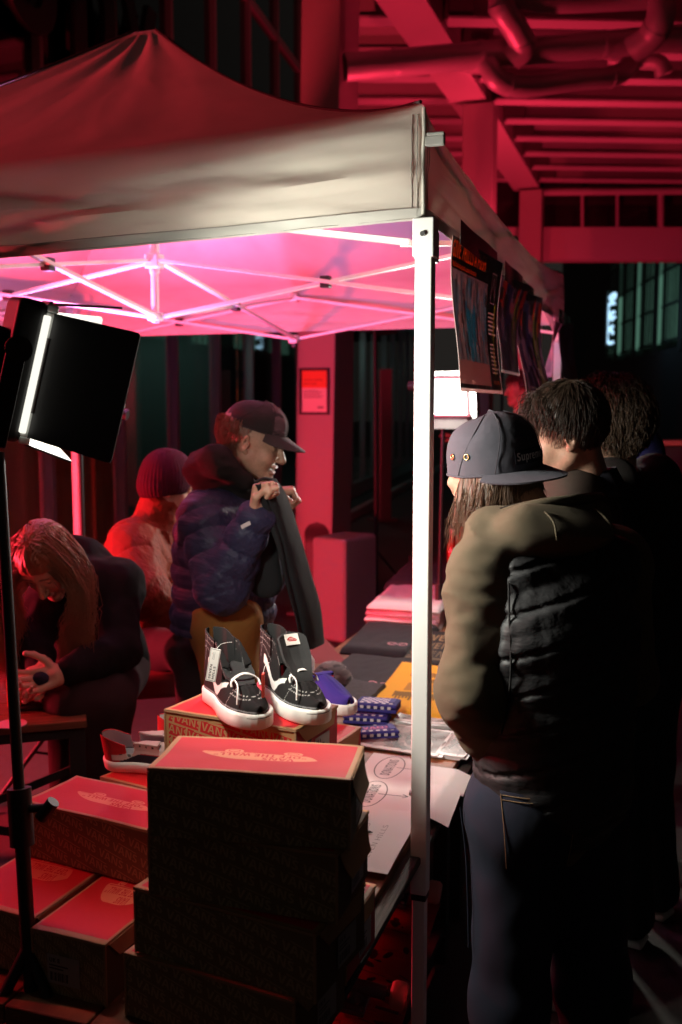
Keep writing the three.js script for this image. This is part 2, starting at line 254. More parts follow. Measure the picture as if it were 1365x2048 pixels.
{ // big dark letters high on the glass
  const t = thing('wall_letters', 'row of huge black letters fixed high on the dark glass front', 'sign', fp(0, 0.06, 4.35));
  [...'UDY'].forEach((c, i) => { const g = new TextGeometry(c, { font, size: 0.95, depth: 0.05, curveSegments: 8 }); g.rotateY(Math.atan2(-FD.z, FD.x)); const p = fp(0.62 + i * 1.0, 0.06, 4.32 + 0.0 * i); g.translate(p.x, p.y, p.z); part(t, 'letter', g, M.black); });
}
{ // upright sign with orange marks inside the glass
  const p = fp(6.55, -0.12, 2.0), t = thing('upright_sign', 'narrow black upright sign with orange marks behind the glass above the camouflage cap', 'sign', p);
  const tex = canvasTex(96, 512, (x) => { x.fillStyle = '#0b0a08'; x.fillRect(0, 0, 96, 512); x.fillStyle = '#c26a12'; x.fillRect(22, 40, 54, 18); x.font = 'bold 92px sans-serif'; x.textAlign = 'center'; x.fillText('A', 48, 150); x.strokeStyle = '#9a520e'; x.lineWidth = 12; x.beginPath(); x.ellipse(48, 215, 22, 34, 0, 0, 7); x.stroke(); x.beginPath(); x.arc(48, 285, 20, 0, Math.PI); x.stroke(); x.beginPath(); x.ellipse(48, 360, 24, 46, 0, 0, 7); x.fill(); x.fillRect(30, 440, 36, 40); });
  part(t, 'board', bar(fp(6.55, -0.12, 1.35), fp(6.55, -0.12, 2.95), 0.34, 0.03, FN, 0.003), mat([1, 1, 1], 0.6, { map: tex }));
}
// --- building overhead: beams and joists under a slab, standing on columns ---
const over = thing('overhead_building', 'raised building overhead with red-lit steel joists, beams and dark soffit', 'building', v3(4, 5, -12));
M.beam = mat([0.5, 0.45, 0.45], 0.5, { bumpMap: rep(T_ROUGH, 2), bumpScale: 0.002 });
M.joist = mat([0.46, 0.42, 0.44], 0.42, { bumpMap: rep(T_WRINKLE, 3), bumpScale: 0.003 });
{
  const b0 = onY(795, 0, 5), b1 = onY(1050, 379, 5), BD = b1.clone().sub(b0).normalize();
  const bs = b0.clone().addScaledVector(BD, -9), be = b1.clone().addScaledVector(BD, 0.25);
  part(over, 'main_beam', bar(bs.clone().setY(5.2), be.clone().setY(5.2), 0.4, 0.32, v3(0, 1, 0), 0.004), M.beam);
  part(over, 'soffit', box(30, 0.2, 30, v3(15.15, 5.95, -8), 0, 0), mat([0.05, 0.045, 0.045], 0.9, { bumpMap: rep(T_ROUGH, 6), bumpScale: 0.01 }));
  const jd = v3(Math.cos(0.05), 0, -Math.sin(0.05));
  for (let i = 0; i < 15; i++) {
    const d = 5.4 + i * 0.78, x0 = b0.x + (d - (-b0.z)) * (BD.x / -BD.z); if (d > 15.6) continue;
    for (const [p, q] of [[v3(x0 + 0.2, 0, -d), v3(x0 + 14, 0, -d).addScaledVector(v3(0, 0, -1), 13.8 * 0.05)], [v3(x0 - 0.2, 0, -d), v3(Math.max(x0 - 3, 0.12), 0, -d)]])
      part(over, 'joist', [bar(p.clone().setY(5.13), q.clone().setY(5.13), 0.2, 0.022, v3(0, 1, 0), 0), bar(p.clone().setY(5.3), q.clone().setY(5.3), 0.014, 0.32, v3(0, 1, 0), 0), bar(p.clone().setY(5.47), q.clone().setY(5.47), 0.2, 0.022, v3(0, 1, 0), 0)], M.joist);
    part(over, 'bracket', [box(0.26, 0.34, 0.018, v3(x0 + 0.32, 5.3, -d + 0.07), 0.05, 0), box(0.03, 0.36, 0.2, v3(x0 + 0.21, 5.29, -d), 0, 0)].reduce((a, b) => join([a, b])), M.darkMetal);
  }
}

{ // conduits and a sprinkler line under the joists
  const cd = (a, b, r) => part(over, 'conduit', rod(a, b, r, r, 8), M.joist); cd(v3(0.3, 5.08, -6.9), v3(9, 5.08, -7.3), 0.022); cd(v3(1.2, 5.1, -9.9), v3(11, 5.1, -10.4), 0.018); cd(v3(3.4, 5.09, -9), v3(5.4, 5.09, -15.4), 0.025);
  for (let k = 0; k < 5; k++) { const q = v3(3.6 + k * 0.42, 5.05, -9.6 - k * 1.3); part(over, 'hanger', [rod(q.clone().setY(5.04), q.clone().setY(5.2), 0.008, 0.008, 6), box(0.07, 0.02, 0.07, q.clone().setY(5.06), 0, 0)].reduce((a, b) => join([a, b])), M.darkMetal); }
}
{ // girder and the dark window strip above it at the far end
  const g0 = at(1000, 487, 16.2), gy0 = 4.02, gy1 = 4.52;
  part(over, 'girder', box(18, gy1 - gy0, 0.35, v3(g0.x + 9, (gy0 + gy1) / 2, -16.2), 0.0, 0.006), M.beam);
  part(over, 'girder', box(3.2, gy1 - gy0, 0.35, v3(g0.x - 1.9, (gy0 + gy1) / 2, -16.2), 0, 0.006), M.beam);
  part(over, 'window_band', box(20, 1.3, 0.1, v3(g0.x + 8, 5.2, -16.35), 0, 0), mat([0.03, 0.025, 0.03], 0.15));
  for (const px of [1165, 1235, 1322, 1445]) part(over, 'rod', rod(at(px, 455, 16.05), at(px, 385, 16.05), px === 1322 ? 0.05 : 0.025), M.joist);
  part(over, 'edge_pipe', rod(at(1070, 384, 16.0), at(1500, 380, 16.0), 0.06), M.joist);
}
function column(px, d, w, dep, y1, label, m = M.paint, lean = 0) {
  const c = at(px, 1024, d).setY(0), t = thing('building_column', label, 'column', c), top = c.clone().setY(y1).addScaledVector(v3(1, 0, 0), lean);
  part(t, 'shaft', bar(c, top, w, dep, U, 0.012).applyMatrix4(new THREE.Matrix4()), m);
  part(t, 'base_plate', box(w + 0.1, 0.03, dep + 0.1, c.clone().setY(0.016), -YAW + Math.PI, 0.004), M.darkMetal);
  return t;
}
// columns: the beam's hint axis puts their broad face towards the camera, turned like the tent
column(645, 8.25, 0.32, 0.5, 6.1, 'broad red-lit column with a framed notice and a skateboard leaning on it', M.paint, 0.1);
column(950, 11.4, 0.34, 0.3, 5.0, 'dark red column under the steel beam right of the tent roof');
column(1052, 15.75, 0.34, 0.3, 5.0, 'pink-lit column at the far end of the beam beside the girder');
{ // framed notice on the column
  const c = at(629, 783, 8.25), n = U.clone().multiplyScalar(-1), p = at(630, 783, 8.02), t = thing('framed_notice', 'black framed orange and pink notice on the red column', 'notice', p);
  const X = v3(-n.z, 0, n.x).multiplyScalar(-1), F = basis(X.clone(), v3(0, 1, 0), n, p);
  const put = (g) => g.applyMatrix4(F);
  const tex = canvasTex(256, 384, (x) => { x.fillStyle = '#f3ece4'; x.fillRect(0, 0, 256, 384); x.fillStyle = '#f0682c'; x.fillRect(0, 0, 256, 160); x.fillStyle = '#b33a16'; x.font = 'bold 28px sans-serif'; x.fillText('YOU\'RE BEING', 18, 96); x.fillText('WATCHED', 18, 130); x.fillStyle = '#555'; for (let k = 0; k < 5; k++) x.fillRect(18, 182 + k * 16, 150 + (k * 37) % 60, 5); x.fillStyle = '#888'; x.fillRect(160, 330, 60, 18); });
  part(t, 'frame', [put(box(0.255, 0.02, 0.025, v3(0, 0.175, 0.012))), put(box(0.255, 0.02, 0.025, v3(0, -0.175, 0.012))), put(box(0.02, 0.33, 0.025, v3(-0.1175, 0, 0.012))), put(box(0.02, 0.33, 0.025, v3(0.1175, 0, 0.012)))], M.black);
  part(t, 'print', put(new THREE.PlaneGeometry(0.215, 0.33).translate(0, 0, 0.008)), mat([1, 1, 1], 0.5, { map: tex }));
  part(t, 'backing', put(box(0.25, 0.36, 0.006, v3(0, 0, 0.002))), M.black);
}
{ // steel post by the glass
  const p = onY(765, 1041, 0), t = thing('steel_post', 'tall square steel post on a base plate before the glass front', 'post', p);
  part(t, 'shaft', box(0.2, 2.25, 0.2, p.clone().setY(1.14), 0.5, 0.012), mat([0.22, 0.2, 0.2], 0.3, { metalness: 0.6 }));
  part(t, 'base_plate', box(0.34, 0.03, 0.34, p.clone().setY(0.017), 0.5, 0.004), M.darkMetal);
}
{ // concrete block
  const p = at(690, 1240, 7.3).setY(0), t = thing('concrete_block', 'waist-high worn concrete block beside the leaning skateboard', 'block', p);
  part(t, 'block', box(0.3, 0.76, 0.42, p.clone().setY(0.38), -0.62, 0.03), M.concrete);
}
function skateboard(name, label, frame, deckCol, tex, withGrip) {   // local: x across, y along, z away from the riding side
  const o = v3().setFromMatrixPosition(frame), t = thing(name, label, 'skateboard', o), put = (g) => g.applyMatrix4(frame);
  const out = []; for (let i = 0; i <= 48; i++) { const a = i / 48 * 2 * Math.PI, c = Math.cos(a), s = Math.sin(a); out.push([0.1 * Math.sign(c) * Math.pow(Math.abs(c), 0.55), clamp(s, -1, 1) * 0.1 + Math.sign(s) * 0.3 * sstep(0, 0.05, Math.abs(s))]); }
  const lift = (y) => -0.05 * Math.pow(sstep(0.2, 0.42, Math.abs(y)), 1.3);
  const g = sheet((u, v) => { const y = lerp(-0.4, 0.4, v), e = Math.abs(y) > 0.3 ? Math.sqrt(Math.max(0, 1 - ((Math.abs(y) - 0.3) / 0.1) ** 2)) : 1, x = lerp(-0.102, 0.102, u) * Math.max(0.02, e); return v3(x, y, lift(y) - 0.006 * Math.abs(x / 0.1) ** 2); }, 16, 48, 0.011);
  part(t, 'deck', put(g), mat(deckCol, 0.45, tex ? { map: tex } : {}));
  for (const s of [-1, 1]) {
    const tr = new THREE.Group(); tr.name = 'truck'; t.add(tr);
    part(tr, 'baseplate', put(box(0.055, 0.08, 0.012, v3(0, s * 0.22, 0.007))), M.darkMetal);
    part(tr, 'hanger', put([rod(v3(-0.1, s * 0.22, 0.042), v3(0.1, s * 0.22, 0.042), 0.008), rod(v3(-0.062, s * 0.22, 0.04), v3(0.062, s * 0.22, 0.04), 0.014), rod(v3(0, s * 0.22, 0.005), v3(0, s * 0.22, 0.04), 0.02, 0.013)].reduce((a, b) => join([a, b]))), M.darkMetal);
    for (const e of [-1, 1]) part(tr, 'wheel', put(new THREE.LatheGeometry([[0.008, -0.017], [0.022, -0.017], [0.027, -0.01], [0.027, 0.01], [0.022, 0.017], [0.008, 0.017]].map((q) => new THREE.Vector2(...q)), 24).rotateZ(Math.PI / 2).translate(e * 0.088, s * 0.22, 0.042)), mat([0.6, 0.25, 0.2], 0.5));
    const bo = []; for (const bx of [-0.02, 0.02]) for (const by of [-0.03, 0.03]) bo.push(put(new THREE.CylinderGeometry(0.0045, 0.0045, 0.006, 8).rotateX(Math.PI / 2).translate(bx, s * 0.22 + by, withGrip ? -0.013 : 0.014))); part(tr, 'bolt', bo, M.steel);
  }
  return t;
}
{ // leaning on the column, grip side to the camera
  const foot = onY(628, 1248, 0.05), z = U.clone().multiplyScalar(1), y = v3(0, 1, 0).addScaledVector(U, 0.16).normalize(), x = y.clone().cross(z).normalize(), zz = x.clone().cross(y);
  skateboard('skateboard', 'black skateboard standing on its tail against the red column', basis(x, y, zz, foot.clone().addScaledVector(y, 0.38)), [0.03, 0.022, 0.022], null, true);
}
// --- ducts under the soffit ---
{
  const duct = (lab, pts, r, seams) => { const t = thing('ventilation_duct', lab, 'duct', pts[0]); part(t, 'pipe', tube(pts, r, 60, 20), M.duct); for (const s of seams) { const c = new THREE.CatmullRomCurve3(pts), p = c.getPoint(s), q = c.getTangent(s); part(t, 'seam', rod(p.clone().addScaledVector(q, -0.02), p.clone().addScaledVector(q, 0.02), r + 0.006, r + 0.006, 20), M.duct); } return t; };
  const straight = (a, b) => [a, a.clone().lerp(b, 0.33), a.clone().lerp(b, 0.66), b];
  duct('long round metal duct running across under the red-lit joists', straight(at(690, 135, 8.0), at(1420, 70, 8.6)), 0.105, [0.13, 0.36, 0.7]);
  duct('round duct branching up and back from the long duct near its middle', [at(1022, 118, 8.15), at(1046, 95, 8.1), at(1030, 55, 8.0), at(1005, 15, 7.9), at(1010, -14, 7.9), at(1080, -2, 8.0), at(1300, -8, 8.3)], 0.1, [0.2, 0.5]);
  duct('short round duct dropping below the long duct and running right', [at(940, 125, 8.3), at(975, 130, 8.2), at(992, 158, 8.2), at(1030, 172, 8.3), at(1150, 160, 8.6), at(1235, 150, 8.8), at(1262, 128, 8.9)], 0.085, [0.45, 0.8]);
  duct('upright round duct at the upper right corner', [at(1265, 100, 8.3), at(1300, 75, 8.2), at(1320, 40, 8.1), at(1325, -30, 8.1)], 0.11, [0.5]);
  duct('short capped duct stub at the right under the joists', [at(1220, 118, 9.0), at(1280, 122, 8.9), at(1320, 128, 8.8), at(1330, 150, 8.8)], 0.07, [0.9]);
}
// --- far across the street: a long shed with lit windows, and a neon sign ---
{
  const c = v3(9.5, 0, -34), t = thing('far_warehouse', 'distant dark warehouse with four tall greenish lit window bays', 'building', c);
  const p0 = at(1205, 715, 40), p1 = at(1385, 715, 27), dir = p1.clone().sub(p0).setY(0), L = dir.length(); dir.normalize(); const nrm = v3(dir.z, 0, -dir.x); if (nrm.x > 0) nrm.negate();
  const q = (s, o, y) => p0.clone().addScaledVector(dir, s).addScaledVector(nrm, o).setY(y);
  part(t, 'wall', [bar(q(-14, -0.6, 6), q(L + 14, -0.6, 6), 0.5, 12, v3(0, 1, 0), 0)], mat([0.02, 0.02, 0.022], 0.9));
  part(t, 'sill_wall', bar(q(-14, -0.1, 1.7), q(L + 14, -0.1, 1.7), 0.3, 3.4, v3(0, 1, 0), 0), mat([0.02, 0.018, 0.018], 0.9));
  const r = rng(17), bays = 5, bw = L / 4.3, yb = p0.y;
  for (let b = 0; b < bays; b++) {
    const wnd = new THREE.Group(); wnd.name = 'window'; t.add(wnd);
    const s0 = b * bw + 0.2, s1 = (b + 1) * bw - 0.5;
    part(wnd, 'frame', [bar(q(s1 + 0.35, 0.05, yb - 0.4), q(s1 + 0.35, 0.05, yb + 8), 0.06, 0.4, dir.clone().cross(v3(0, 1, 0)).cross(v3(0, 1, 0)), 0), ...[0, 1, 2, 3, 4, 5].map((k) => bar(q(s0, -0.06, yb + k * 1.05), q(s1, -0.06, yb + k * 1.05), 0.09, 0.06, v3(0, 1, 0), 0)), ...[1, 2, 3, 4, 5].map((k) => bar(q(lerp(s0, s1, k / 6), -0.05, yb), q(lerp(s0, s1, k / 6), -0.05, yb + 6), 0.06, 0.05, dir, 0))], mat([0.015, 0.02, 0.018], 0.8));
    for (let k = 0; k < 6; k++) for (let c2 = 0; c2 < 3; c2++) { const e = (k < 3 - (b < 1 ? 1 : 0) ? 0.055 : 0.008) * (0.75 + 0.5 * r()) * (k === 2 ? 0.6 : 1); part(wnd, 'pane', bar(q(lerp(s0, s1, c2 / 3), -0.2, yb + k * 1.05 + 0.52), q(lerp(s0, s1, (c2 + 1) / 3), -0.2, yb + k * 1.05 + 0.52), 0.02, 1.05, v3(0, 1, 0), 0), new THREE.MeshStandardMaterial({ color: rgb(0.02, 0.03, 0.025), roughness: 0.4, emissive: rgb(0.42, 1, 0.72), emissiveIntensity: e * 2.6 })); }
  }
}
{ // neon letters, stacked, seen nearly edge-on
  const p = at(1217, 640, 30), t = thing('neon_sign', 'upright white-blue neon sign of stacked letters shining at the right in the dark', 'sign', p);
  M.neon = new THREE.MeshStandardMaterial({ color: 0x000000, emissive: rgb(0.45, 0.75, 1), emissiveIntensity: 1.5 });
  const dx = v3(0.75, 0, 0.66), place = (x, y) => at(1217, 640, 30).addScaledVector(dx, x).add(v3(0, y, 0));
  const stroke = (a) => part(t, 'letter', tube(a.map(([x, y]) => place(x, y)), 0.045, 24, 8), M.neon);
  stroke([[0.05, 0.55], [0.17, 0.62], [0.2, 0.75], [0.1, 0.72], [0.02, 0.62]]);
  stroke([[0.2, 0.48], [0, 0.44], [0, 0.1], [-0.02, -0.22], [0.06, -0.24], [0.16, -0.18]]);
  stroke([[0.08, 0.02], [0.1, 0.2], [0.2, 0.22]]); stroke([[0.1, -0.02], [0.16, 0.06], [0.22, 0.08]]);
  stroke([[0.16, -0.42], [0.1, -0.3], [0, -0.34], [-0.02, -0.55], [0.04, -0.68], [0.18, -0.66]]);
  part(t, 'back_plate', bar(place(0.05, -0.8).add(v3(0, 0, -0.12)), place(0.05, 0.85).add(v3(0, 0, -0.12)), 0.4, 0.06, dx, 0), M.black);
  const l = new THREE.PointLight(rgb(0.45, 0.75, 1), 1.2); l.position.copy(place(0.3, 0)).add(v3(0, 0, 0.4)); l.name = 'neon_light'; l.castShadow = true; scene.add(l);
}
{ // black hoarding with the end of a word
  const p = at(1330, 1000, 5.6).setY(0), t = thing('black_hoarding', 'waist-high black board at the right edge with pale serif letters ld', 'board', p);
  part(t, 'board', box(2.4, 1.48, 0.05, p.clone().add(v3(1.0, 0.74, 0)), -0.1, 0.006), M.blackMatt);
  const tg = new TextGeometry('ld', { font: serif, size: 0.085, depth: 0.004, curveSegments: 6 }); tg.rotateY(-0.1); const q = at(1315, 953, 5.53); tg.translate(q.x - 0.05, q.y, q.z); part(t, 'lettering', tg, M.white);
  part(t, 'ledge', box(2.4, 0.03, 0.16, p.clone().add(v3(1.0, 1.5, 0)), -0.1, 0.006), mat([0.3, 0.1, 0.08], 0.5));
}
// ---------- red floods ----------
function flood(label, p, target, I, angle, c = RED, stand = true, pen = 0.5) {
  const t = thing('red_floodlight', label, 'floodlight', p), d = target.clone().sub(p).normalize(), F = dirM(p, d);
  part(t, 'housing', new RoundedBoxGeometry(0.34, 0.12, 0.26, 2, 0.02).translate(0, -0.075, 0).applyMatrix4(F), M.black);
  part(t, 'lens', new RoundedBoxGeometry(0.3, 0.012, 0.22, 1, 0.004).translate(0, -0.012, 0).applyMatrix4(F), new THREE.MeshStandardMaterial({ color: 0x000000, emissive: c, emissiveIntensity: 2.5 }));
  if (stand) part(t, 'stand', [rod(p.clone().setY(0.0), p.clone().addScaledVector(d, -0.12), 0.016), rod(p.clone().setY(0.5), p.clone().add(v3(0.4, 0, 0)).setY(0.01), 0.01), rod(p.clone().setY(0.5), p.clone().add(v3(-0.25, 0, 0.35)).setY(0.01), 0.01), rod(p.clone().setY(0.5), p.clone().add(v3(-0.25, 0, -0.35)).setY(0.01), 0.01)], M.black);
  const l = new THREE.SpotLight(c, I, 0, angle, pen, 2); l.position.copy(p).addScaledVector(d, 0.03); l.target.position.copy(target); l.castShadow = true; l.shadow.radius = 6; l.name = 'flood_light'; scene.add(l, l.target); return t;
}
const UPRED = new THREE.Color().setRGB(1, 0.03, 0.08);
flood('red floodlight on a stand far out to the left of the tent', v3(-3.1, 0.88, -3.6), v3(-0.4, 1.6, -6.0), 78, 1.4, RED, true, 0.35);
flood('red floodlight fixed high on a mast left of the tent roof', v3(-4.6, 3.05, -3.75), v3(-0.9, 1.9, -3.1), 36, 0.75, RED, true);
flood('red uplight on a tall stand behind the tent, under the long duct', v3(0.3, 2.45, -8.3), v3(0.75, 5, -8.5), 16, 1.25, UPRED, true);
flood('red uplight on a tall stand behind the posters, under the joists', v3(1.78, 2.9, -11.0), v3(2.2, 5, -11.4), 18, 1.2, UPRED, true);
flood('red uplight on the ground below the far end of the beam', v3(2.7, 0.16, -13.0), v3(3.0, 5, -13.9), 42, 1.1, UPRED, false);
// ---------- the market tent ----------
const HB = 2.12, HT = 2.375, HP = 3.19, W3 = 3;
const tent = thing('market_tent', 'white pop-up market tent with peaked fabric roof on a folding metal frame', 'tent', tp(1.5, 1.5, 0));
M.fabric = mat([0.8, 0.79, 0.73], 0.85, { map: canvasTex(512, 512, (x, w, h) => { const im = x.createImageData(w, h); for (let j = 0; j < h; j++) for (let i = 0; i < w; i++) { const k = (j * w + i) * 4, v = 246 - 40 * Math.max(0, pfbm(i / w, j / h, 4, 77, 5) - 0.5) - 20 * Math.pow(pfbm(i / w, j / h, 16, 90, 3), 3); im.data[k] = v; im.data[k + 1] = v * 0.985; im.data[k + 2] = v * 0.96; im.data[k + 3] = 255; } x.putImageData(im, 0, 0); }), transmission: 0.42, transmissionMap: grey(64, (x, y) => y < 0.6 ? 0.12 : y > 0.7 ? 0.85 : lerp(0.12, 0.85, (y - 0.6) / 0.1)), thickness: 0, bumpMap: rep(T_CLOTH, 30), bumpScale: 0.0008, side: THREE.DoubleSide });
M.valance = mat([0.7, 0.69, 0.63], 0.85, { transmission: 0.36, thickness: 0, bumpMap: rep(T_CLOTH, 30), bumpScale: 0.0008, side: THREE.DoubleSide });
M.frame = mat([0.8, 0.82, 0.78], 0.4);
M.joint = mat([0.02, 0.018, 0.018], 0.5);
const CT0 = tp(1.5, 1.5, 0), CORN = [tp(0, 0, 0), tp(3, 0, 0), tp(3, 3, 0).add(v3(0.1, 0, 0)), tp(0, 3, 0)];
const ROOFN = 1.42;
const vfold = (u, t, i) => { const w = fbm(u * 3.2 + i * 7, t * 2.2, 4.1, 2); return 0.03 * fbm(u * 4.5 + i * 7 + t * 1.5, t * 5 - u * 2.2, 4.1, 2) + 0.02 * fbm(u * 11 + 3, t * 9 + u * 5, 8.2) + 0.013 * (1 - Math.abs(Math.sin(t * 8.5 + u * 6 + w * 5 + i))) + 0.006 * fbm(u * 40, t * 16, 2.2); };
CORN.forEach((c, i) => {
  const d = CORN[(i + 1) % 4], out = c.clone().lerp(d, 0.5).sub(CT0).normalize();
  // one cloth: roof slope, a rounded eave, then the hanging valance
  const roofP = (u, s) => {
    const e = c.clone().lerp(d, u), hub = 0.035, p = CT0.clone().lerp(e, hub + (1 - hub) * s), mid = Math.sin(Math.PI * u);
    let y = HT + (HP - HT) * Math.pow(1 - s, ROOFN) - 0.05 * mid * Math.sin(Math.PI * s) * (0.6 + 0.4 * s);
    y += 0.014 * fbm(u * 5 + i * 9, s * 2.5, 1.3) * Math.sin(Math.PI * s) + 0.012 * Math.sin((u - 0.5) * 26 + s * 3) * Math.pow(1 - s, 2) * (s > 0.03 ? 1 : 0) * mid;
    y += 0.007 * (1 - Math.abs(Math.sin((u * 2.4 + s * 1.1 + 0.15 * i) * 5 + 2 * fbm(u * 3, s * 3, 2)))) * Math.sin(Math.PI * s) * mid;
    return p.setY(y - 0.03 * mid * s);
  };
  const valP = (u, t) => { const p = c.clone().lerp(d, u), mid = Math.sin(Math.PI * u), hem = HB - (i === 3 ? 0.035 : i === 0 ? 0.006 : 0) * mid, b = Math.pow(mid, 0.35);
    return p.setY(lerp(HT - 0.03 * mid, hem, t)).addScaledVector(out, 0.002 + (i === 3 ? 1 : 0.7) * b * vfold(u, t, i) * sstep(0, 0.25, t) + 0.02 * b * Math.sin(Math.PI * t)); };
  const cl = sheet((u, v) => {
    const mid = Math.pow(Math.sin(Math.PI * u), 0.5), ds = 0.015 + 0.1 * mid, dt = 0.04 + 0.42 * mid;
    if (v < 0.6) return roofP(u, (v / 0.6) * (1 - ds)); if (v > 0.76) return valP(u, lerp(dt, 1, (v - 0.76) / 0.24));
    const k = (v - 0.6) / 0.16, p0 = roofP(u, 1 - ds), p2 = valP(u, dt), p1 = roofP(u, 1).lerp(valP(u, 0), 0.5); return p0.multiplyScalar((1 - k) * (1 - k)).addScaledVector(p1, 2 * k * (1 - k)).addScaledVector(p2, k * k);
  }, 110, 80, 0.0012);
  part(tent, 'canopy_cloth', cl, M.fabric);
  // hem and corner seam
  part(tent, 'hem', sheet((u, v) => valP(u, lerp(0.9, 1.004, v)).addScaledVector(out, 0.0028), 110, 3, 0.001), M.valance);
  for (const tt of [0.895, 0.985]) part(tent, 'stitching', tube(Array.from({ length: 60 }, (_, k) => valP(lerp(0.006, 0.994, k / 59), tt).addScaledVector(out, 0.0036)), 0.0009, 160, 4), mat([0.3, 0.28, 0.25], 0.9));
  for (const uu of [0.0035, 0.0075, 0.9925, 0.9965]) part(tent, 'stitching', tube(Array.from({ length: 12 }, (_, k) => valP(uu, lerp(0.1, 0.99, k / 11)).addScaledVector(out, 0.002)), 0.0011, 30, 4), mat([0.32, 0.3, 0.27], 0.9));
  const oc = c.clone().sub(CT0).normalize();
  part(tent, 'corner_seam', tube([0, 0.25, 0.5, 0.75, 1].map((t) => c.clone().addScaledVector(oc, 0.004 + 0.003 * Math.sin(t * 9)).setY(lerp(HT - 0.012, HB + 0.004, t))), 0.0045, 20, 6), M.fabric);
  // dark ridge seam from the peak to the corner
  part(tent, 'ridge_seam', tube(Array.from({ length: 18 }, (_, k) => { const s = lerp(0.035, 0.995, k / 17); return CT0.clone().lerp(c, s).setY(HT + (HP - HT) * Math.pow(1 - (s - 0.035) / 0.965, ROOFN) + 0.004); }), 0.0045, 60, 5), mat([0.05, 0.045, 0.045], 0.8));
  // leg: wide sleeve on top, square tube, slimmer foot tube
  const leg = new THREE.Group(); leg.name = 'leg'; tent.add(leg);
  const inn = CT0.clone().sub(c).normalize(), L = i === 0 ? c.clone().addScaledVector(V, -0.008) : c.clone().addScaledVector(inn, 0.02), hint = U;
  part(leg, 'corner_bracket', [bar(L.clone().setY(2.035), L.clone().setY(i === 0 ? 2.122 : 2.3), 0.05, 0.05, hint, 0.004), bar(L.clone().setY(2.03).addScaledVector(U, i === 0 || i === 3 ? 0.03 : -0.03), L.clone().setY(2.1).addScaledVector(U, i === 0 || i === 3 ? 0.03 : -0.03), 0.04, 0.05, hint, 0.004)], M.frame);
  part(leg, 'upper_tube', bar(L.clone().setY(0.535), L.clone().setY(2.08), 0.04, 0.04, hint, 0.004), M.frame);
  part(leg, 'lower_tube', bar(L.clone().setY(0.02), L.clone().setY(0.56), 0.032, 0.032, hint, 0.003), M.frame);
  part(leg, 'foot', box(0.1, 0.012, 0.1, L.clone().setY(0.008), -YAW, 0.003), M.steel);
  part(leg, 'adjustment_hole', [0.62, 0.72, 0.86, 1.0].map((y) => rod(L.clone().setY(y).addScaledVector(U, -0.0195), L.clone().setY(y).addScaledVector(U, -0.0206), 0.004, 0.004, 10)).slice(0, 1), M.joint);
  part(leg, 'collar', bar(L.clone().setY(0.52), L.clone().setY(0.535), 0.037, 0.037, hint, 0.002), M.joint);
  part(leg, 'bolt', [rod(L.clone().setY(2.085).addScaledVector(U, -0.024), L.clone().setY(2.085).addScaledVector(U, -0.03), 0.006), rod(L.clone().setY(0.78).addScaledVector(V, 0.02), L.clone().setY(0.78).addScaledVector(V, 0.027), 0.007)], M.steel);
});
{ // folding frame: scissor bars round the edge and from the middle of each side to the centre post
  const hubU = CT0.clone().setY(2.31), hubL = CT0.clone().setY(2.07), inset = (p) => p.clone().lerp(CT0, 0.022);
  const X = (a, b) => { // crossing pair between two posts a and b
    const off = b.clone().sub(a).setY(0).normalize().cross(v3(0, 1, 0)).multiplyScalar(0.014);
    const a1 = a.clone().setY(2.3).add(off), b1 = b.clone().setY(2.075).add(off), a2 = a.clone().setY(2.075).sub(off), b2 = b.clone().setY(2.3).sub(off), h = off.clone().normalize();
    part(tent, 'truss_bar', bar(a1, b1, 0.014, 0.026, h, 0.002), M.frame); part(tent, 'truss_bar', bar(a2, b2, 0.014, 0.026, h, 0.002), M.frame);
    const m = a.clone().lerp(b, 0.5).setY(2.1875), dir = b.clone().sub(a).setY(0).normalize(); part(tent, 'pivot', bar(m.clone().addScaledVector(dir, -0.02), m.clone().addScaledVector(dir, 0.02), 0.036, 0.046, v3(0, 1, 0), 0.004), M.joint);
    for (const [p, q] of [[a1, b1], [b1, a1], [a2, b2], [b2, a2]]) { const e = p.clone().lerp(q, 0.02); part(tent, 'rivet', rod(e.clone().addScaledVector(h, -0.01), e.clone().addScaledVector(h, 0.01), 0.006, 0.006, 8), M.steel); }
  };
  CORN.forEach((c, i) => { const d = CORN[(i + 1) % 4], m = inset(c.clone().lerp(d, 0.5)), ci = inset(c), di = inset(d);
    X(ci, m); X(m, di); X(m, CT0.clone().lerp(m, 0.02));
    for (const y of [2.3, 2.075]) part(tent, 'hub', box(0.05, 0.045, 0.05, m.clone().setY(y), -YAW, 0.006), M.frame);
    part(tent, 'hub', box(0.022, 0.03, 0.022, m.clone().setY(2.045), -YAW, 0.004), M.joint);
  });
  part(tent, 'centre_pole', [rod(CT0.clone().setY(2.05), CT0.clone().setY(2.3), 0.016), rod(CT0.clone().setY(2.25), CT0.clone().setY(3.17), 0.021)], M.frame);
  for (const y of [2.3, 2.075]) part(tent, 'hub', box(y > 2.2 ? 0.065 : 0.05, y > 2.2 ? 0.06 : 0.035, 0.06, CT0.clone().setY(y), -YAW, 0.008), M.frame);
  part(tent, 'pole_cap', new THREE.SphereGeometry(0.045, 16, 8).scale(1, 0.4, 1).translate(CT0.x, 3.175, CT0.z), M.frame);
  // pull strap sewn to the front corner
  const a = tp(0, 0, 2.29); part(tent, 'corner_strap', [box(0.045, 0.022, 0.016, a.clone().addScaledVector(V, -0.028), -YAW, 0.004), box(0.04, 0.008, 0.018, a.clone().addScaledVector(V, -0.03).setY(2.304), -YAW, 0.003)], cloth([0.5, 0.49, 0.45]));
}
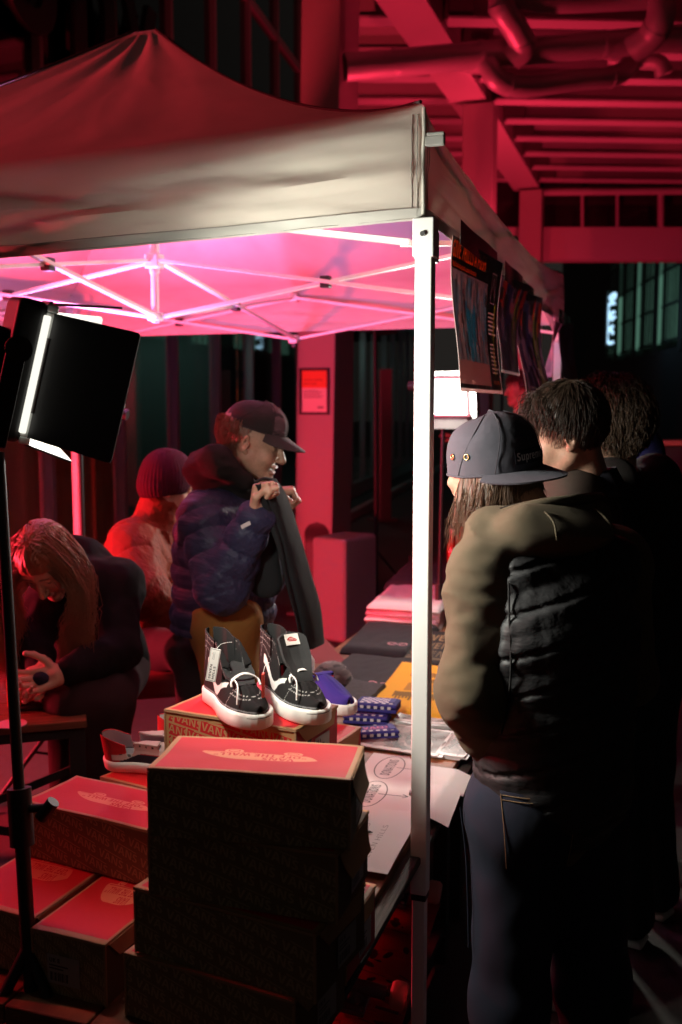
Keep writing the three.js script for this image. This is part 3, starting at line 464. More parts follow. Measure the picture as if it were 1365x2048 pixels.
// ---------- posters taped along the right-hand valance ----------
const T_POSTER = canvasTex(768, 560, (x, w, h) => {
  x.fillStyle = '#2a2522'; x.fillRect(0, 0, w, h);
  const g = rng(5); x.fillStyle = '#9a9292'; x.fillRect(0, 110, 560, 420);
  for (let i = 0; i < 420; i++) { const c = g(); x.fillStyle = c < 0.3 ? '#b5aeac' : c < 0.55 ? '#6d8188' : c < 0.7 ? '#4c4242' : c < 0.85 ? '#c0a8a4' : '#5aa0ac'; x.globalAlpha = 0.5; x.fillRect(g() * 560, 110 + g() * 330, 5 + g() * 26, 20 + g() * 130); }
  x.globalAlpha = 0.9; x.fillStyle = '#4f9aa6'; for (let i = 0; i < 14; i++) x.fillRect(190 + g() * 190, 210 + g() * 60, 12 + g() * 26, 60 + g() * 190); x.globalAlpha = 1; x.fillStyle = '#b0948f'; x.fillRect(0, 440, 560, 90);
  x.fillStyle = '#e38a1c'; x.font = 'bold 82px sans-serif'; x.save(); x.scale(0.62, 1); x.fillText('GIVE 7HILLS A PUSH', 20, 70); x.restore(); x.font = 'bold 26px sans-serif'; x.fillText('7hillsskatepark.com/donate', 14, 104);
  x.strokeStyle = '#ddd'; x.lineWidth = 3; x.strokeRect(620, 60, 70, 120); x.beginPath(); x.moveTo(620, 170); x.lineTo(655, 80); x.lineTo(690, 170); x.stroke();
  x.fillStyle = '#d8d2c8'; for (let k = 0; k < 6; k++) x.fillRect(596, 220 + k * 17, 90 + g() * 50, 7); for (let k = 0; k < 8; k++) x.fillRect(610, 350 + k * 17, 80 + g() * 60, 6);
  x.fillStyle = '#b8c64a'; for (let k = 0; k < 60; k++) x.fillRect(700 + g() * 12 - k * 0.7, 180 + k * 5, 4 + g() * 7, 14); x.fillStyle = '#e38a1c'; x.font = 'bold 22px sans-serif'; x.fillText('7HILLS.ORG', 610, 520); x.fillStyle = '#efece6'; x.fillRect(0, h - 14, w, 14); x.fillRect(0, 0, 6, h); x.fillRect(w - 8, 0, 8, h);
});
const T_POSTER2 = canvasTex(256, 384, (x, w, h) => { x.fillStyle = '#6a5a64'; x.fillRect(0, 0, w, h); const g = rng(11); for (let i = 0; i < 160; i++) { const c = g(); x.fillStyle = c < 0.3 ? '#9a8690' : c < 0.5 ? '#50506e' : c < 0.6 ? '#b0442a' : '#40363e'; x.globalAlpha = 0.7; x.fillRect(g() * w, g() * h, 8 + g() * 30, 30 + g() * 120); } x.globalAlpha = 1; x.fillStyle = '#8f9a4a'; x.fillRect(190, 60, 8, 300); x.fillRect(215, 90, 6, 260); x.fillStyle = '#ece8e2'; x.fillRect(0, h - 12, w, 12); x.fillRect(0, 0, 5, h); });
M.tape = mat([0.14, 0.15, 0.14], 0.25, { transmission: 0.35, thickness: 0 });
function poster(label, a0, a1, y1, h, tex, curl, swing, name = 'hanging_poster') {
  const oc = V.clone().negate(), t = thing(name, label, 'poster', tp((a0 + a1) / 2, -0.03, y1), 'laminated posters hanging from the valance');
  const f = (off) => (u, v) => tp(lerp(a0, a1, u), -0.035 + curl * Math.sin(v * 2.6 + u * 1.4) * v, lerp(y1 - h, y1, 1 - (1 - v) )).addScaledVector(oc, off).addScaledVector(oc, swing * (1 - v) * (0.3 + u)).addScaledVector(U, swing * 0.6 * (1 - v));
  part(t, 'print', sheet((u, v) => f(0)(u, v), 16, 20, 0.0012), mat([1, 1, 1], 0.75, { map: tex, transmission: 0.52, thickness: 0, clearcoat: 0.7, clearcoatRoughness: 0.08 }));
  part(t, 'tape', sheet((u, v) => tp(lerp(a0 - 0.005, a1 + 0.01, u), -0.03, lerp(y1 - 0.025, y1 + 0.035, v)).addScaledVector(oc, 0.009 + 0.0015 * Math.sin(u * 9 + v * 2)), 24, 2, 0.0006), M.tape);
}
poster('large landscape poster nearest the front leg, orange headline over a dark painting', 0.24, 0.78, 2.125, 0.385, T_POSTER, 0.03, 0.02);
poster('small upright dark poster, second along from the front leg', 0.93, 1.32, 2.12, 0.31, T_POSTER2, 0.04, 0.0);
poster('narrow curling poster, third along, hanging lowest at its corner', 1.33, 1.62, 2.11, 0.39, T_POSTER2, 0.05, 0.07);
poster('pale narrow poster next to the far right leg', 2.5, 2.66, 2.12, 0.28, canvasTex(64, 128, (x) => { x.fillStyle = '#cfc8c6'; x.fillRect(0, 0, 64, 128); x.fillStyle = '#8d7f80'; x.fillRect(10, 10, 44, 108); }), 0.02, -0.06);
poster('bluish poster at the far corner of the tent, swinging outwards', 2.7, 3.02, 2.12, 0.36, canvasTex(128, 256, (x) => { x.fillStyle = '#4a666e'; x.fillRect(0, 0, 128, 256); const g = rng(3); for (let i = 0; i < 60; i++) { x.fillStyle = g() < 0.4 ? '#3d5a60' : '#1b1b20'; x.fillRect(g() * 128, g() * 256, 10 + g() * 20, 20 + g() * 60); } }), 0.03, 0.06);

// ---------- LED panels on stands ----------
M.leaf = mat([0.02, 0.018, 0.018], 0.6, { bumpMap: rep(T_ROUGH, 1), bumpScale: 0.0006 });
M.leafIn = mat([0.07, 0.068, 0.066], 0.5);
function ledPanel(label, F, size, L, show, leaves, C = PANELWHITE) {   // local: z the way it shines, y up
  const o = v3().setFromMatrixPosition(F), t = thing('led_panel_light', label, 'studio light', o), put = (g) => g.applyMatrix4(F), [w, h] = size;
  part(t, 'housing', [put(new RoundedBoxGeometry(w + 0.03, h + 0.03, 0.055, 3, 0.014).translate(0, 0, -0.034)), put(new RoundedBoxGeometry(w * 0.62, h * 0.6, 0.05, 3, 0.014).translate(0, 0, -0.085))], M.black);
  part(t, 'rim', put(join([box(w + 0.03, 0.014, 0.02, v3(0, h / 2 + 0.007, 0)), box(w + 0.03, 0.014, 0.02, v3(0, -h / 2 - 0.007, 0)), box(0.014, h, 0.02, v3(w / 2 + 0.007, 0, 0)), box(0.014, h, 0.02, v3(-w / 2 - 0.007, 0, 0))])), M.whiteMetal);
  part(t, 'light_face', put(new THREE.PlaneGeometry(w, h).translate(0, 0, -0.004)), new THREE.MeshStandardMaterial({ color: 0x000000, emissive: C, emissiveIntensity: show }));
  part(t, 'glow_strip', put(box(0.012, h * 0.94, 0.013, v3(-w / 2 - 0.0215, 0, -0.008), 0, 0.003)), new THREE.MeshStandardMaterial({ color: 0x000000, emissive: C, emissiveIntensity: show > 4 ? 1 : 1.1 }));  // emissive strip added in place of a frame edge lit by the panel
  part(t, 'switch', put(rod(v3(-0.03, -0.06, -0.112), v3(-0.03, -0.06, -0.118), 0.006)), M.steel);
  for (const [side, ang, len, fl = 0.16] of leaves) { // barn doors
    const flat = side === 'top' || side === 'bottom', wid = flat ? w : h, g = new THREE.Shape(); g.moveTo(-wid / 2, 0); g.lineTo(wid / 2, 0); g.lineTo(wid / 2 + len * fl, len * 0.94); g.quadraticCurveTo(wid / 2 + len * fl, len, wid / 2 + len * fl * 0.6 - (fl < 0.1 ? 0.006 : 0), len); g.lineTo(-wid / 2 - len * fl * 0.6 + (fl < 0.1 ? 0.006 : 0), len); g.quadraticCurveTo(-wid / 2 - len * fl, len, -wid / 2 - len * fl, len * 0.94); g.closePath();
    const rot = { top: 0, left: Math.PI / 2, bottom: Math.PI, right: -Math.PI / 2 }[side], off = { top: [0, h / 2 + 0.016], bottom: [0, -h / 2 - 0.016], left: [-w / 2 - 0.016, 0], right: [w / 2 + 0.016, 0] }[side];
    const face = (z0, z1) => { const e = new THREE.ExtrudeGeometry(g, { depth: z1 - z0, bevelEnabled: false, curveSegments: 4 }); e.translate(0, 0, z0); e.rotateX(ang); e.rotateZ(rot); e.translate(off[0], off[1], 0.004); return put(e); };
    const lf = part(t, 'barn_door', face(-0.0012, 0.0012), M.leaf); void lf;
    part(t, 'barn_door_lining', face(0.0014, 0.0022), M.leafIn);
    part(t, 'hinge', put(rod(...(flat ? [v3(-wid * 0.3, off[1], 0.002), v3(wid * 0.3, off[1], 0.002)] : [v3(off[0], -wid * 0.3, 0.002), v3(off[0], wid * 0.3, 0.002)]), 0.005)), M.darkMetal);
  }
  // yoke and its knobs
  part(t, 'yoke', put(join([box(0.012, h * 0.72, 0.035, v3(w / 2 + 0.04, -h * 0.22, -0.05)), box(0.012, h * 0.72, 0.035, v3(-w / 2 - 0.04, -h * 0.22, -0.05)), box(w + 0.092, 0.012, 0.035, v3(0, -h * 0.58, -0.05))])), M.blackMetal);
  for (const s of [-1, 1]) part(t, 'knob', put(rod(v3(s * (w / 2 + 0.02), 0.04, -0.05), v3(s * (w / 2 + 0.075), 0.04, -0.05), 0.02, 0.024, 14)), M.black);
  const l = new THREE.RectAreaLight(C, L, w * 0.98, h * 0.98); l.name = 'panel_light'; l.position.copy(v3(0, 0, 0.002).applyMatrix4(F)); l.castShadow = true; scene.add(l);
  { const q = new THREE.Quaternion().setFromRotationMatrix(new THREE.Matrix4().extractRotation(F)); l.quaternion.copy(q).multiply(new THREE.Quaternion().setFromAxisAngle(v3(0, 1, 0), Math.PI)); }
  return t;
}
function lightStand(label, top, foot, name = 'light_stand') {
  const t = thing(name, label, 'light stand', foot.clone().setY(0)), dir = top.clone().sub(foot), j = (k) => foot.clone().addScaledVector(dir, k);
  part(t, 'lower_tube', rod(j(0), j(0.5), 0.0135), M.black); part(t, 'upper_tube', rod(j(0.48), j(1), 0.0105), M.black);
  part(t, 'clamp_collar', [rod(j(0.44), j(0.52), 0.022), rod(j(0.49), j(0.49).add(v3(0.055, 0.008, 0.01)), 0.008), rod(j(0.49).add(v3(0.04, -0.012, 0.01)), j(0.49).add(v3(0.065, 0.02, 0.012)), 0.012)], M.black);
  for (const a of [0.6, 2.7, 4.8]) { const e = foot.clone().add(v3(Math.cos(a) * 0.42, 0, Math.sin(a) * 0.42)).setY(0.012); part(t, 'leg', rod(j(0.3), e, 0.011), M.black); part(t, 'brace', rod(j(0.1), j(0.3).lerp(e, 0.55), 0.006), M.black); }
  return t;
}
{
  const n = v3(0.89, -0.225, -0.4).normalize(), up = v3(0.22, 0.97, 0.02), x = up.clone().cross(n).normalize(), y = n.clone().cross(x), F = basis(x, y, n, at(64, 741, 1.97));
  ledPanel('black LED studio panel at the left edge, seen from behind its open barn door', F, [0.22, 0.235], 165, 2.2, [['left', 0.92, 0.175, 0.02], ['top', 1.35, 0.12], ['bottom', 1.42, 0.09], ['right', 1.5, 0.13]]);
  lightStand('black tilted light stand in front of the shoe boxes at the left edge', at(-2, 905, 1.86), at(84, 2330, 1.66));
}
{
  const n = v3(-0.36, -0.26, 0.9).normalize(), x = v3(0, 1, 0).cross(n).normalize(), y = n.clone().cross(x), F = basis(x, y, n, at(888, 793, 4.75));
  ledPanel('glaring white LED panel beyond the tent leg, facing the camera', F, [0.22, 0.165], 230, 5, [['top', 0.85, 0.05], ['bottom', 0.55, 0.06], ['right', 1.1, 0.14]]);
  lightStand('thin black light stand behind the merchandise table', at(887, 850, 4.82), at(872, 1500, 4.82).setY(0), 'light_stand');
}
{
  const n = v3(0.3, 0.92, -0.22).normalize(), x = v3(1, 0, 0).sub(n.clone().multiplyScalar(n.x)).normalize(), y = n.clone().cross(x), F = basis(x, y, n, at(158, 772, 4.2));
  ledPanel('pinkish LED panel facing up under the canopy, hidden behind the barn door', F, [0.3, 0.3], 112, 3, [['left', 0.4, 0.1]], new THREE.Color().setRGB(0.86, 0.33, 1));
  lightStand('light stand under the face-up panel behind the seated woman', at(158, 787, 4.2), at(158, 787, 4.2).setY(0));
}
// ---------- merchandise tables ----------
const TH_ = 0.65;
const W_WOOD = canvasTex(512, 512, (x, w, h) => { const im = x.createImageData(w, h), r = rng(2); for (let j = 0; j < h; j++) for (let i = 0; i < w; i++) { const g = 0.55 + 0.5 * per(0.3 + 0.02 * per(i / w, j / h, 5, 3), j / h, 48, 7) * per(i / w * 0.5, j / h, 16, 9) + 0.35 * (pfbm(i / w, j / h, 4, 14, 5) - 0.5) + 0.08 * (r() - 0.5), k = (j * w + i) * 4; im.data[k] = 168 * g; im.data[k + 1] = 104 * g; im.data[k + 2] = 62 * g; im.data[k + 3] = 255; } x.putImageData(im, 0, 0); });
M.wood = mat([1, 1, 1], 0.6, { map: rep(W_WOOD, 1), bumpMap: T_GRAIN, bumpScale: 0.002 });
M.woodEdge = mat([0.03, 0.02, 0.014], 0.8, { bumpMap: rep(T_ROUGH, 2), bumpScale: 0.004 });
const E0 = onY(772, 1762, TH_);            // a point of the tables' right-hand edge
const tb = (a, b, y = TH_) => E0.clone().addScaledVector(U, a).addScaledVector(V, b).setY(y);
function table(label, a0, a1, b1) {
  const t = thing('trestle_table', label, 'table', tb((a0 + a1) / 2, b1 / 2, 0)), n = 5;
  for (let i = 0; i < n; i++) { const bw = b1 / n, q = rng(40 + i); part(t, 'plank', bar(tb(a0 + 0.004 * q(), bw * (i + 0.5), TH_ - 0.021 + 0.0015 * q()), tb(a1 - 0.004 * q(), bw * (i + 0.5), TH_ - 0.021 + 0.0015 * q()), bw - 0.003, 0.04, v3(0, 1, 0).cross(U).cross(U).negate(), 0.004), M.wood); }
  part(t, 'edge_strip', bar(tb(a0, -0.012, TH_ - 0.028), tb(a1, -0.012, TH_ - 0.028), 0.02, 0.05, V, 0.005), M.woodEdge);
  part(t, 'apron', [bar(tb(a0 + 0.06, 0.06, TH_ - 0.075), tb(a1 - 0.06, 0.06, TH_ - 0.075), 0.03, 0.06, V, 0.003), bar(tb(a1 - 0.06, 0.06, TH_ - 0.075), tb(a1 - 0.06, b1 - 0.06, TH_ - 0.075), 0.03, 0.06, U, 0.003)], M.blackMatt);
  for (const a of [a0 + 0.1, a1 - 0.1]) for (const b of [0.07, b1 - 0.07]) part(t, 'leg', bar(tb(a, b, 0.0), tb(a, b, TH_ - 0.045), 0.045, 0.045, U, 0.004), M.blackMatt);
  return t;
}
table('wooden plank table under the shoe boxes, with a dark chipped edge', -0.66, 1.0, 0.86);
table('wooden table further back under the folded shirts', 1.01, 3.75, 0.8);
// ---------- shoe boxes ----------
const KRAFT = '#b98a5a', REDINK = '#c4141c';
const T_LID = canvasTex(640, 384, (x, w, h) => {
  x.fillStyle = KRAFT; x.fillRect(0, 0, w, h); x.fillStyle = '#d01a20'; x.fillRect(16, 16, w - 32, h - 32);
  x.save(); x.translate(w / 2, h / 2); x.rotate(Math.PI); x.scale(0.95, 0.95); x.fillStyle = '#e8926a';
  x.beginPath(); x.moveTo(-205, -12); x.quadraticCurveTo(-150, -44, -60, -46); x.lineTo(70, -44); x.quadraticCurveTo(150, -32, 205, 26); x.quadraticCurveTo(212, 40, 190, 42); x.lineTo(-150, 34); x.quadraticCurveTo(-180, 30, -205, -12); x.fill();
  for (const px of [-112, 96]) { x.beginPath(); x.ellipse(px, 50, 34, 20, 0, 0, 7); x.fill(); x.strokeStyle = '#d01a20'; x.lineWidth = 4; x.beginPath(); x.ellipse(px, 52, 20, 10, 0, 0, 7); x.stroke(); }
  x.strokeStyle = '#d01a20'; x.lineWidth = 3; x.beginPath(); x.moveTo(-176, 32); x.lineTo(190, 36); x.stroke();
  x.fillStyle = '#d01a20'; x.textAlign = 'center'; x.font = 'bold 44px sans-serif'; x.fillText('VANS', -70, -10); x.font = 'bold 42px sans-serif'; x.fillText('"OFF THE WALL"', -2, 26, 350); x.restore();
});
const T_SIDE = canvasTex(640, 224, (x, w, h) => {
  x.fillStyle = KRAFT; x.fillRect(0, 0, w, h); x.save(); x.beginPath(); x.rect(18, 16, w - 36, h - 30); x.clip(); x.fillStyle = KRAFT; x.fillRect(0, 0, w, h);
  x.transform(1, 0.18, -0.12, 1, 0, -40); x.font = 'bold 52px sans-serif';
  for (let j = 0; j < 6; j++) for (let i = -1; i < 6; i++) { const X = i * 132 + (j % 2) * 62, Y = j * 62; x.fillStyle = REDINK; x.fillRect(X - 6, Y - 46, 122, 56); x.fillStyle = KRAFT; x.fillText('VANS', X - 2, Y); x.fillRect(X + 26, Y - 46, 84, 5); }
  x.restore();
});
const T_LABEL = canvasTex(128, 96, (x) => { x.fillStyle = '#d9d4ca'; x.fillRect(0, 0, 128, 96); x.fillStyle = '#222'; for (let k = 0; k < 26; k++) if ((k * 7) % 5) x.fillRect(8 + k * 3, 58, 1 + (k % 3), 28); x.font = 'bold 20px sans-serif'; x.fillText('UK 8', 8, 26); x.fillRect(8, 34, 74, 4); x.fillRect(8, 44, 56, 4); });
M.lidTop = mat([1, 1, 1], 0.62, { map: T_LID, bumpMap: rep(T_CARD, 4), bumpScale: 0.0006 }); M.boxSide = mat([1, 1, 1], 0.8, { map: T_SIDE, bumpMap: rep(T_CARD, 4), bumpScale: 0.0006 });
M.boxShaded = mat([1, 1, 1], 0.8, { map: canvasTex(640, 224, (x, w, h) => { x.fillStyle = '#86704f'; x.fillRect(0, 0, w, h); x.transform(1, 0.3, -0.12, 1, 0, -90); x.font = 'bold 46px sans-serif'; for (let j = 0; j < 8; j++) for (let i = -1; i < 6; i++) { const X = i * 132 + (j % 2) * 62, Y = j * 58; x.fillStyle = '#b39c74'; x.fillText('VANS', X, Y); x.fillRect(X + 26, Y - 42, 84, 4); } }), bumpMap: rep(T_CARD, 4), bumpScale: 0.0006 }); M.kraftShaded = mat([0.16, 0.1, 0.055], 0.85, { bumpMap: rep(T_CARD, 4), bumpScale: 0.0006 });  // darker copies of the printed and plain kraft card, shade painted into the colour
M.kraft = mat([0.4, 0.24, 0.12], 0.85, { bumpMap: rep(T_CARD, 4), bumpScale: 0.0006 }); M.redCard = mat([0.42, 0.028, 0.03], 0.6, { bumpMap: rep(T_CARD, 4), bumpScale: 0.0006 });
function shoeBox(label, x, top, z, yaw, [L, W, H] = [0.33, 0.19, 0.1175], o = {}) {
  const S = o.dark ? M.boxShaded : M.boxSide, R = o.dark ? M.kraftShaded : M.redCard, K = rng(Math.round((x + 9) * 1000 + top * 77));  // dark: sides and ends take the card with shade in its colour
  const c = v3(x, top - H, z), t = thing('shoe_box', label, 'shoe box', c, 'red lidded shoe boxes on the table'); t.rotation.y = yaw; if (o.tilt) t.rotation.z = o.tilt;
  const b = H - 0.008, side = o.end ? M.redCard : M.boxSide;
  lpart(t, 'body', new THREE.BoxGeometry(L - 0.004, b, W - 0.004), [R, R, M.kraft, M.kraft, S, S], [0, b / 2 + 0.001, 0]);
  // a lid that bows a little and has lifted or dented corners
  const bow = 0.002 + 0.003 * K(), cn = [0, 1, 2, 3].map(() => (K() - 0.35) * 0.004), lidY = (u, v) => bow * Math.sin(Math.PI * u) * 0.4 - bow * Math.sin(Math.PI * v) * 0.5 + cn[0] * Math.max(0, 1 - u * 6) * (1 - v) + cn[1] * Math.max(0, u * 6 - 5) * (1 - v) + cn[2] * Math.max(0, 1 - u * 6) * v + cn[3] * Math.max(0, u * 6 - 5) * v + 0.0006 * noise(u * 9, v * 6, x * 50);
  lpart(t, 'lid', sheet((u, v) => v3((u - 0.5) * L, H - 0.0016 + lidY(u, v), (0.5 - v) * W), 24, 14, 0.005), M.kraft);
  lpart(t, 'lid_print', sheet((u, v) => v3((u - 0.5) * (L - 0.003), H - 0.0009 + lidY(u, v), (0.5 - v) * (W - 0.003)), 24, 14, 0), M.lidTop);
  lpart(t, 'tuck_flap', sheet((u, v) => v3(L / 2 + 0.002 + 0.012 * v * v * (o.flap ?? 0.4), H - 0.005 - v * (o.flap ? 0.05 : 0.03), (u - 0.5) * (W - 0.02 - 0.05 * v)), 8, 4, 0.0015), M.kraft);
  for (const s of [-1, 1]) lpart(t, 'corner_edge', new THREE.BoxGeometry(0.004, b, 0.004).translate(s * (L / 2 - 0.002), b / 2, W / 2 - 0.002), M.kraft);
  for (const s of [-1, 1]) lpart(t, 'finger_hole', new THREE.CylinderGeometry(0.009, 0.009, 0.002, 16).rotateZ(Math.PI / 2), M.black, [s * (L / 2 - 0.0015), b * 0.72, W * 0.18]);
  if (o.label) lpart(t, 'size_label', new THREE.PlaneGeometry(0.07, 0.055), mat([0.5, 0.5, 0.5], 0.5, { map: T_LABEL }), [o.label, b * 0.45, W / 2 + 0.0005]);
  else lpart(t, 'size_label', new THREE.PlaneGeometry(0.07, 0.055).rotateY(Math.PI / 2), mat([0.5, 0.5, 0.5], 0.5, { map: T_LABEL }), [L / 2 + 0.0006, b * 0.4, -W * 0.1]);
  return t;
}
const h1 = 0.768, h2 = 0.886, h3 = 1.004, h4 = 1.122;
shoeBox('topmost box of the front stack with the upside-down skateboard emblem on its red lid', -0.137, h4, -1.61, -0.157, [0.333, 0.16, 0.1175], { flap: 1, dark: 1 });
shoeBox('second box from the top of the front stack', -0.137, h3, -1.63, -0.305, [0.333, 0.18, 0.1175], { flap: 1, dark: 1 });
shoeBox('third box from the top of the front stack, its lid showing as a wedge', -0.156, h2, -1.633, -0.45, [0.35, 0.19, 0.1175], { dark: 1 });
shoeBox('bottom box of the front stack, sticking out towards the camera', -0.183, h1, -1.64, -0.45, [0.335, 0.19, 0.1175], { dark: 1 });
shoeBox('box standing behind the front stack, its kraft end beside the paper sheets', -0.118, h2, -1.815, -0.2, [0.31, 0.17, 0.1175]);
shoeBox('lowest box behind the front stack, under the one beside the paper sheets', -0.11, h1, -1.85, -0.36, [0.32, 0.17, 0.1175]);
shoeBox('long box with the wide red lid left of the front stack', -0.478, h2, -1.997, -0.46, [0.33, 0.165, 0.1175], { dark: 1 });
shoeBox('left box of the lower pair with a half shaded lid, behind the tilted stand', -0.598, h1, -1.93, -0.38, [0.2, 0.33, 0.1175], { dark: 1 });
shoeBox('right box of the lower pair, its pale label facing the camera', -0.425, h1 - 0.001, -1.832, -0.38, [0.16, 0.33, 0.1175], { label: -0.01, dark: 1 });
shoeBox('box under the red and white sneaker', -0.42, h1 + 0.004, -2.43, -0.55, [0.33, 0.19, 0.114]);
shoeBox('box under the pair of black high-top shoes', -0.204, 1.02, -2.215, -0.45, [0.34, 0.205, 0.1175]);
shoeBox('middle box below the black high-top shoes', -0.2, 0.904, -2.21, -0.46, [0.33, 0.2, 0.114]);
shoeBox('lowest box below the black high-top shoes', -0.2, 0.788, -2.22, -0.5, [0.33, 0.2, 0.114]);
shoeBox('box under the violet slip-on shoe', -0.14, 0.9, -2.42, -0.45, [0.33, 0.2, 0.114]);
shoeBox('box below the one that carries the violet slip-on shoe', -0.145, 0.786, -2.42, -0.46, [0.34, 0.2, 0.114]);
{ // large carton on the ground
  const t = thing('cardboard_carton', 'large taped carton on the ground at the lower left corner', 'carton', v3(-0.955, 0, -2.0)); t.rotation.y = -0.63;
  lpart(t, 'body', new RoundedBoxGeometry(0.5, 0.42, 0.42, 2, 0.006), M.kraft, [0, 0.21, 0]);
  lpart(t, 'flap', new RoundedBoxGeometry(0.5, 0.005, 0.208, 1, 0.002), M.kraft, [0, 0.424, 0.105], [0.03, 0, 0]); lpart(t, 'flap', new RoundedBoxGeometry(0.5, 0.005, 0.208, 1, 0.002), M.kraft, [0, 0.4235, -0.106], [-0.02, 0, 0]);
  lpart(t, 'tape', sheet((u, v) => v3((u - 0.5) * 0.52, 0.4292 + 0.002 * Math.sin(u * 30), (v - 0.5) * 0.05), 40, 2, 0.0004), mat([0.5, 0.3, 0.16], 0.15));
}
// ---------- shoes ----------
// local axes: x from heel (0) to toe, y up, z across.  half-widths of the sole, then the profile of the upper
const footW = (x, L) => { const t = clamp(x / L, 0, 1); let w = 0.033 + 0.016 * sstep(0.3, 0.68, t); if (t < 0.16) w *= Math.sqrt(clamp(1 - ((0.16 - t) / 0.16) ** 2, 0, 1)); if (t > 0.7) w *= Math.sqrt(clamp(1 - ((t - 0.7) / 0.3) ** 2.2, 0, 1)); return w; };
const kinds = {
  high: { L: 0.285, sole: 0.034, top: (x) => x < 0.105 ? 0.168 - 0.012 * sstep(0.02, 0.09, x) : x < 0.2 ? lerp(0.156, 0.083, sstep(0.1, 0.195, x) * 0.4 + 0.6 * (x - 0.105) / 0.095) : lerp(0.083, 0.052, sstep(0.2, 0.28, x)), open: (x) => x > 0.085 && x < 0.205 ? lerp(0.026, 0.017, sstep(0.09, 0.16, x)) * (1 - 0.4 * sstep(0.17, 0.205, x)) : 0 },
  low: { L: 0.282, sole: 0.03, top: (x) => x < 0.09 ? lerp(0.098, 0.075, sstep(0.01, 0.08, x)) : x < 0.2 ? lerp(0.085, 0.08, (x - 0.09) / 0.11) : lerp(0.08, 0.05, sstep(0.2, 0.28, x)), open: (x) => x > 0.07 && x < 0.2 ? lerp(0.026, 0.012, sstep(0.08, 0.13, x)) : 0 },
  slip: { L: 0.285, sole: 0.03, top: (x) => x < 0.1 ? lerp(0.09, 0.075, sstep(0.01, 0.08, x)) : x < 0.15 ? lerp(0.075, 0.085, (x - 0.1) / 0.05) : lerp(0.085, 0.05, sstep(0.14, 0.285, x)), open: (x) => x > 0.06 && x < 0.13 ? 0.034 * Math.sqrt(1 - (x / 0.131) ** 4) : 0 },
};
function shoe(name, label, pos, yaw, kind, colour, o = {}) {
  const K = kinds[kind], L = K.L, t = thing(name, label, 'shoe', pos, o.group); t.rotation.set(o.pitch ?? 0, yaw, o.roll ?? 0, 'YXZ');
  // outsole with a rounded side wall
  const out = []; for (let i = 0; i <= 60; i++) { const x = L * (0.5 - 0.5 * Math.cos(Math.PI * i / 60)); out.push([x, footW(x, L)]); } const shp = new THREE.Shape(); out.forEach(([x, w], i) => i ? shp.lineTo(x, w) : shp.moveTo(x, w)); for (let i = 59; i > 0; i--) shp.lineTo(out[i][0], -out[i][1]);
  const ex = (h, bev, grow) => { const g = new THREE.ExtrudeGeometry(shp, { depth: h - 2 * bev, bevelEnabled: true, bevelThickness: bev, bevelSize: bev + grow, bevelSegments: 3, curveSegments: 4, bevelOffset: -bev }); g.rotateX(-Math.PI / 2); g.translate(0, bev, 0); return toCreasedNormals(g, 0.7); };
  lpart(t, 'sole', ex(K.sole, 0.004, 0.004), mat([0.78, 0.76, 0.7], 0.5), [0, 0, 0]);
  const grow = (g, k) => g.translate(-L / 2, 0, 0).scale(k, 1, k * 1.01).translate(L / 2, 0, 0);
  if (o.line !== 0) lpart(t, 'sole_line', grow(ex(0.003, 0.001, 0.002), 1.016), mat(o.line ?? [0.015, 0.015, 0.015], 0.5), [0, K.sole - 0.009, 0]);
  lpart(t, 'toe_bumper', grow(ex(0.013, 0.002, 0.002), 1.012), mat([0.74, 0.72, 0.67], 0.55), [0, 0.006, 0]);
  // upper: a thin shell between an outer and an inner skin, open at the throat
  const body = (x, y, z, inset) => { const T = K.top(x) - inset * 0.3, yy = clamp(y / Math.max(T, 0.02), 0, 1.4), w = footW(clamp(x, 0.0, L), L) - 0.001 - inset, rr = x > 0.16 ? w * Math.sqrt(Math.max(0, 1 - Math.pow(clamp(yy, 0, 1), 2.6))) : w * (1 - (kind === 'high' ? 0.16 : 0.22) * sstep(0.15, 0.9, yy)); let d = Math.max(Math.abs(z) - rr, y - T); if (w <= 0.0005) d = Math.max(d, 0.004 + Math.max(-x, x - L)); return Math.max(d * 0.8, Math.max(-x + 0.001, x - L + 0.002)); };
  const shift = (x) => lerp(-0.004, 0.007, sstep(-0.006, 0.006, x - (kind === 'high' ? 0.098 : kind === 'low' ? 0.08 : 0.068)));
  const f = { lo: [-0.004, 0.015, -0.06], hi: [L + 0.004, 0.19, 0.06], d(x, y, z) { const a = body(x, y, z, 0), b = body(x, y + shift(x), z, 0.0045), ow = K.open(x); let inner = b; if (ow > 0) { const th = Math.max(Math.abs(z) - ow, -y + (x > 0.115 ? 0.045 : 0.03)); inner = Math.min(inner, th); } inner = Math.max(inner, 0.03 - y); return Math.max(a, -inner, 0.022 - y); } };
  const cfn = (x, y, z) => colour(x, y, z, K, body(x, y + shift(x), z, 0.0045) < 0.0018 && y > 0.035 && Math.abs(body(x, y, z, 0)) > 0.0012);
  const g = polygonize([f], 0.0021, { S: 0.001, color: cfn, clip: [[-0.004, 0.018, -0.06], [L + 0.004, 0.19, 0.06]] });
  lpart(t, 'upper', g, mat([1, 1, 1], 0.85, { vertexColors: true, specularIntensity: 0.35, bumpMap: rep(T_CLOTH, 40), bumpScale: 0.0005 }));
  lpart(t, 'insole', new THREE.ShapeGeometry(shp).rotateX(-Math.PI / 2).scale(0.96, 1, 0.9), mat(o.insole ?? [0.4, 0.38, 0.36], 0.9), [0.004, K.sole + 0.002, 0]);
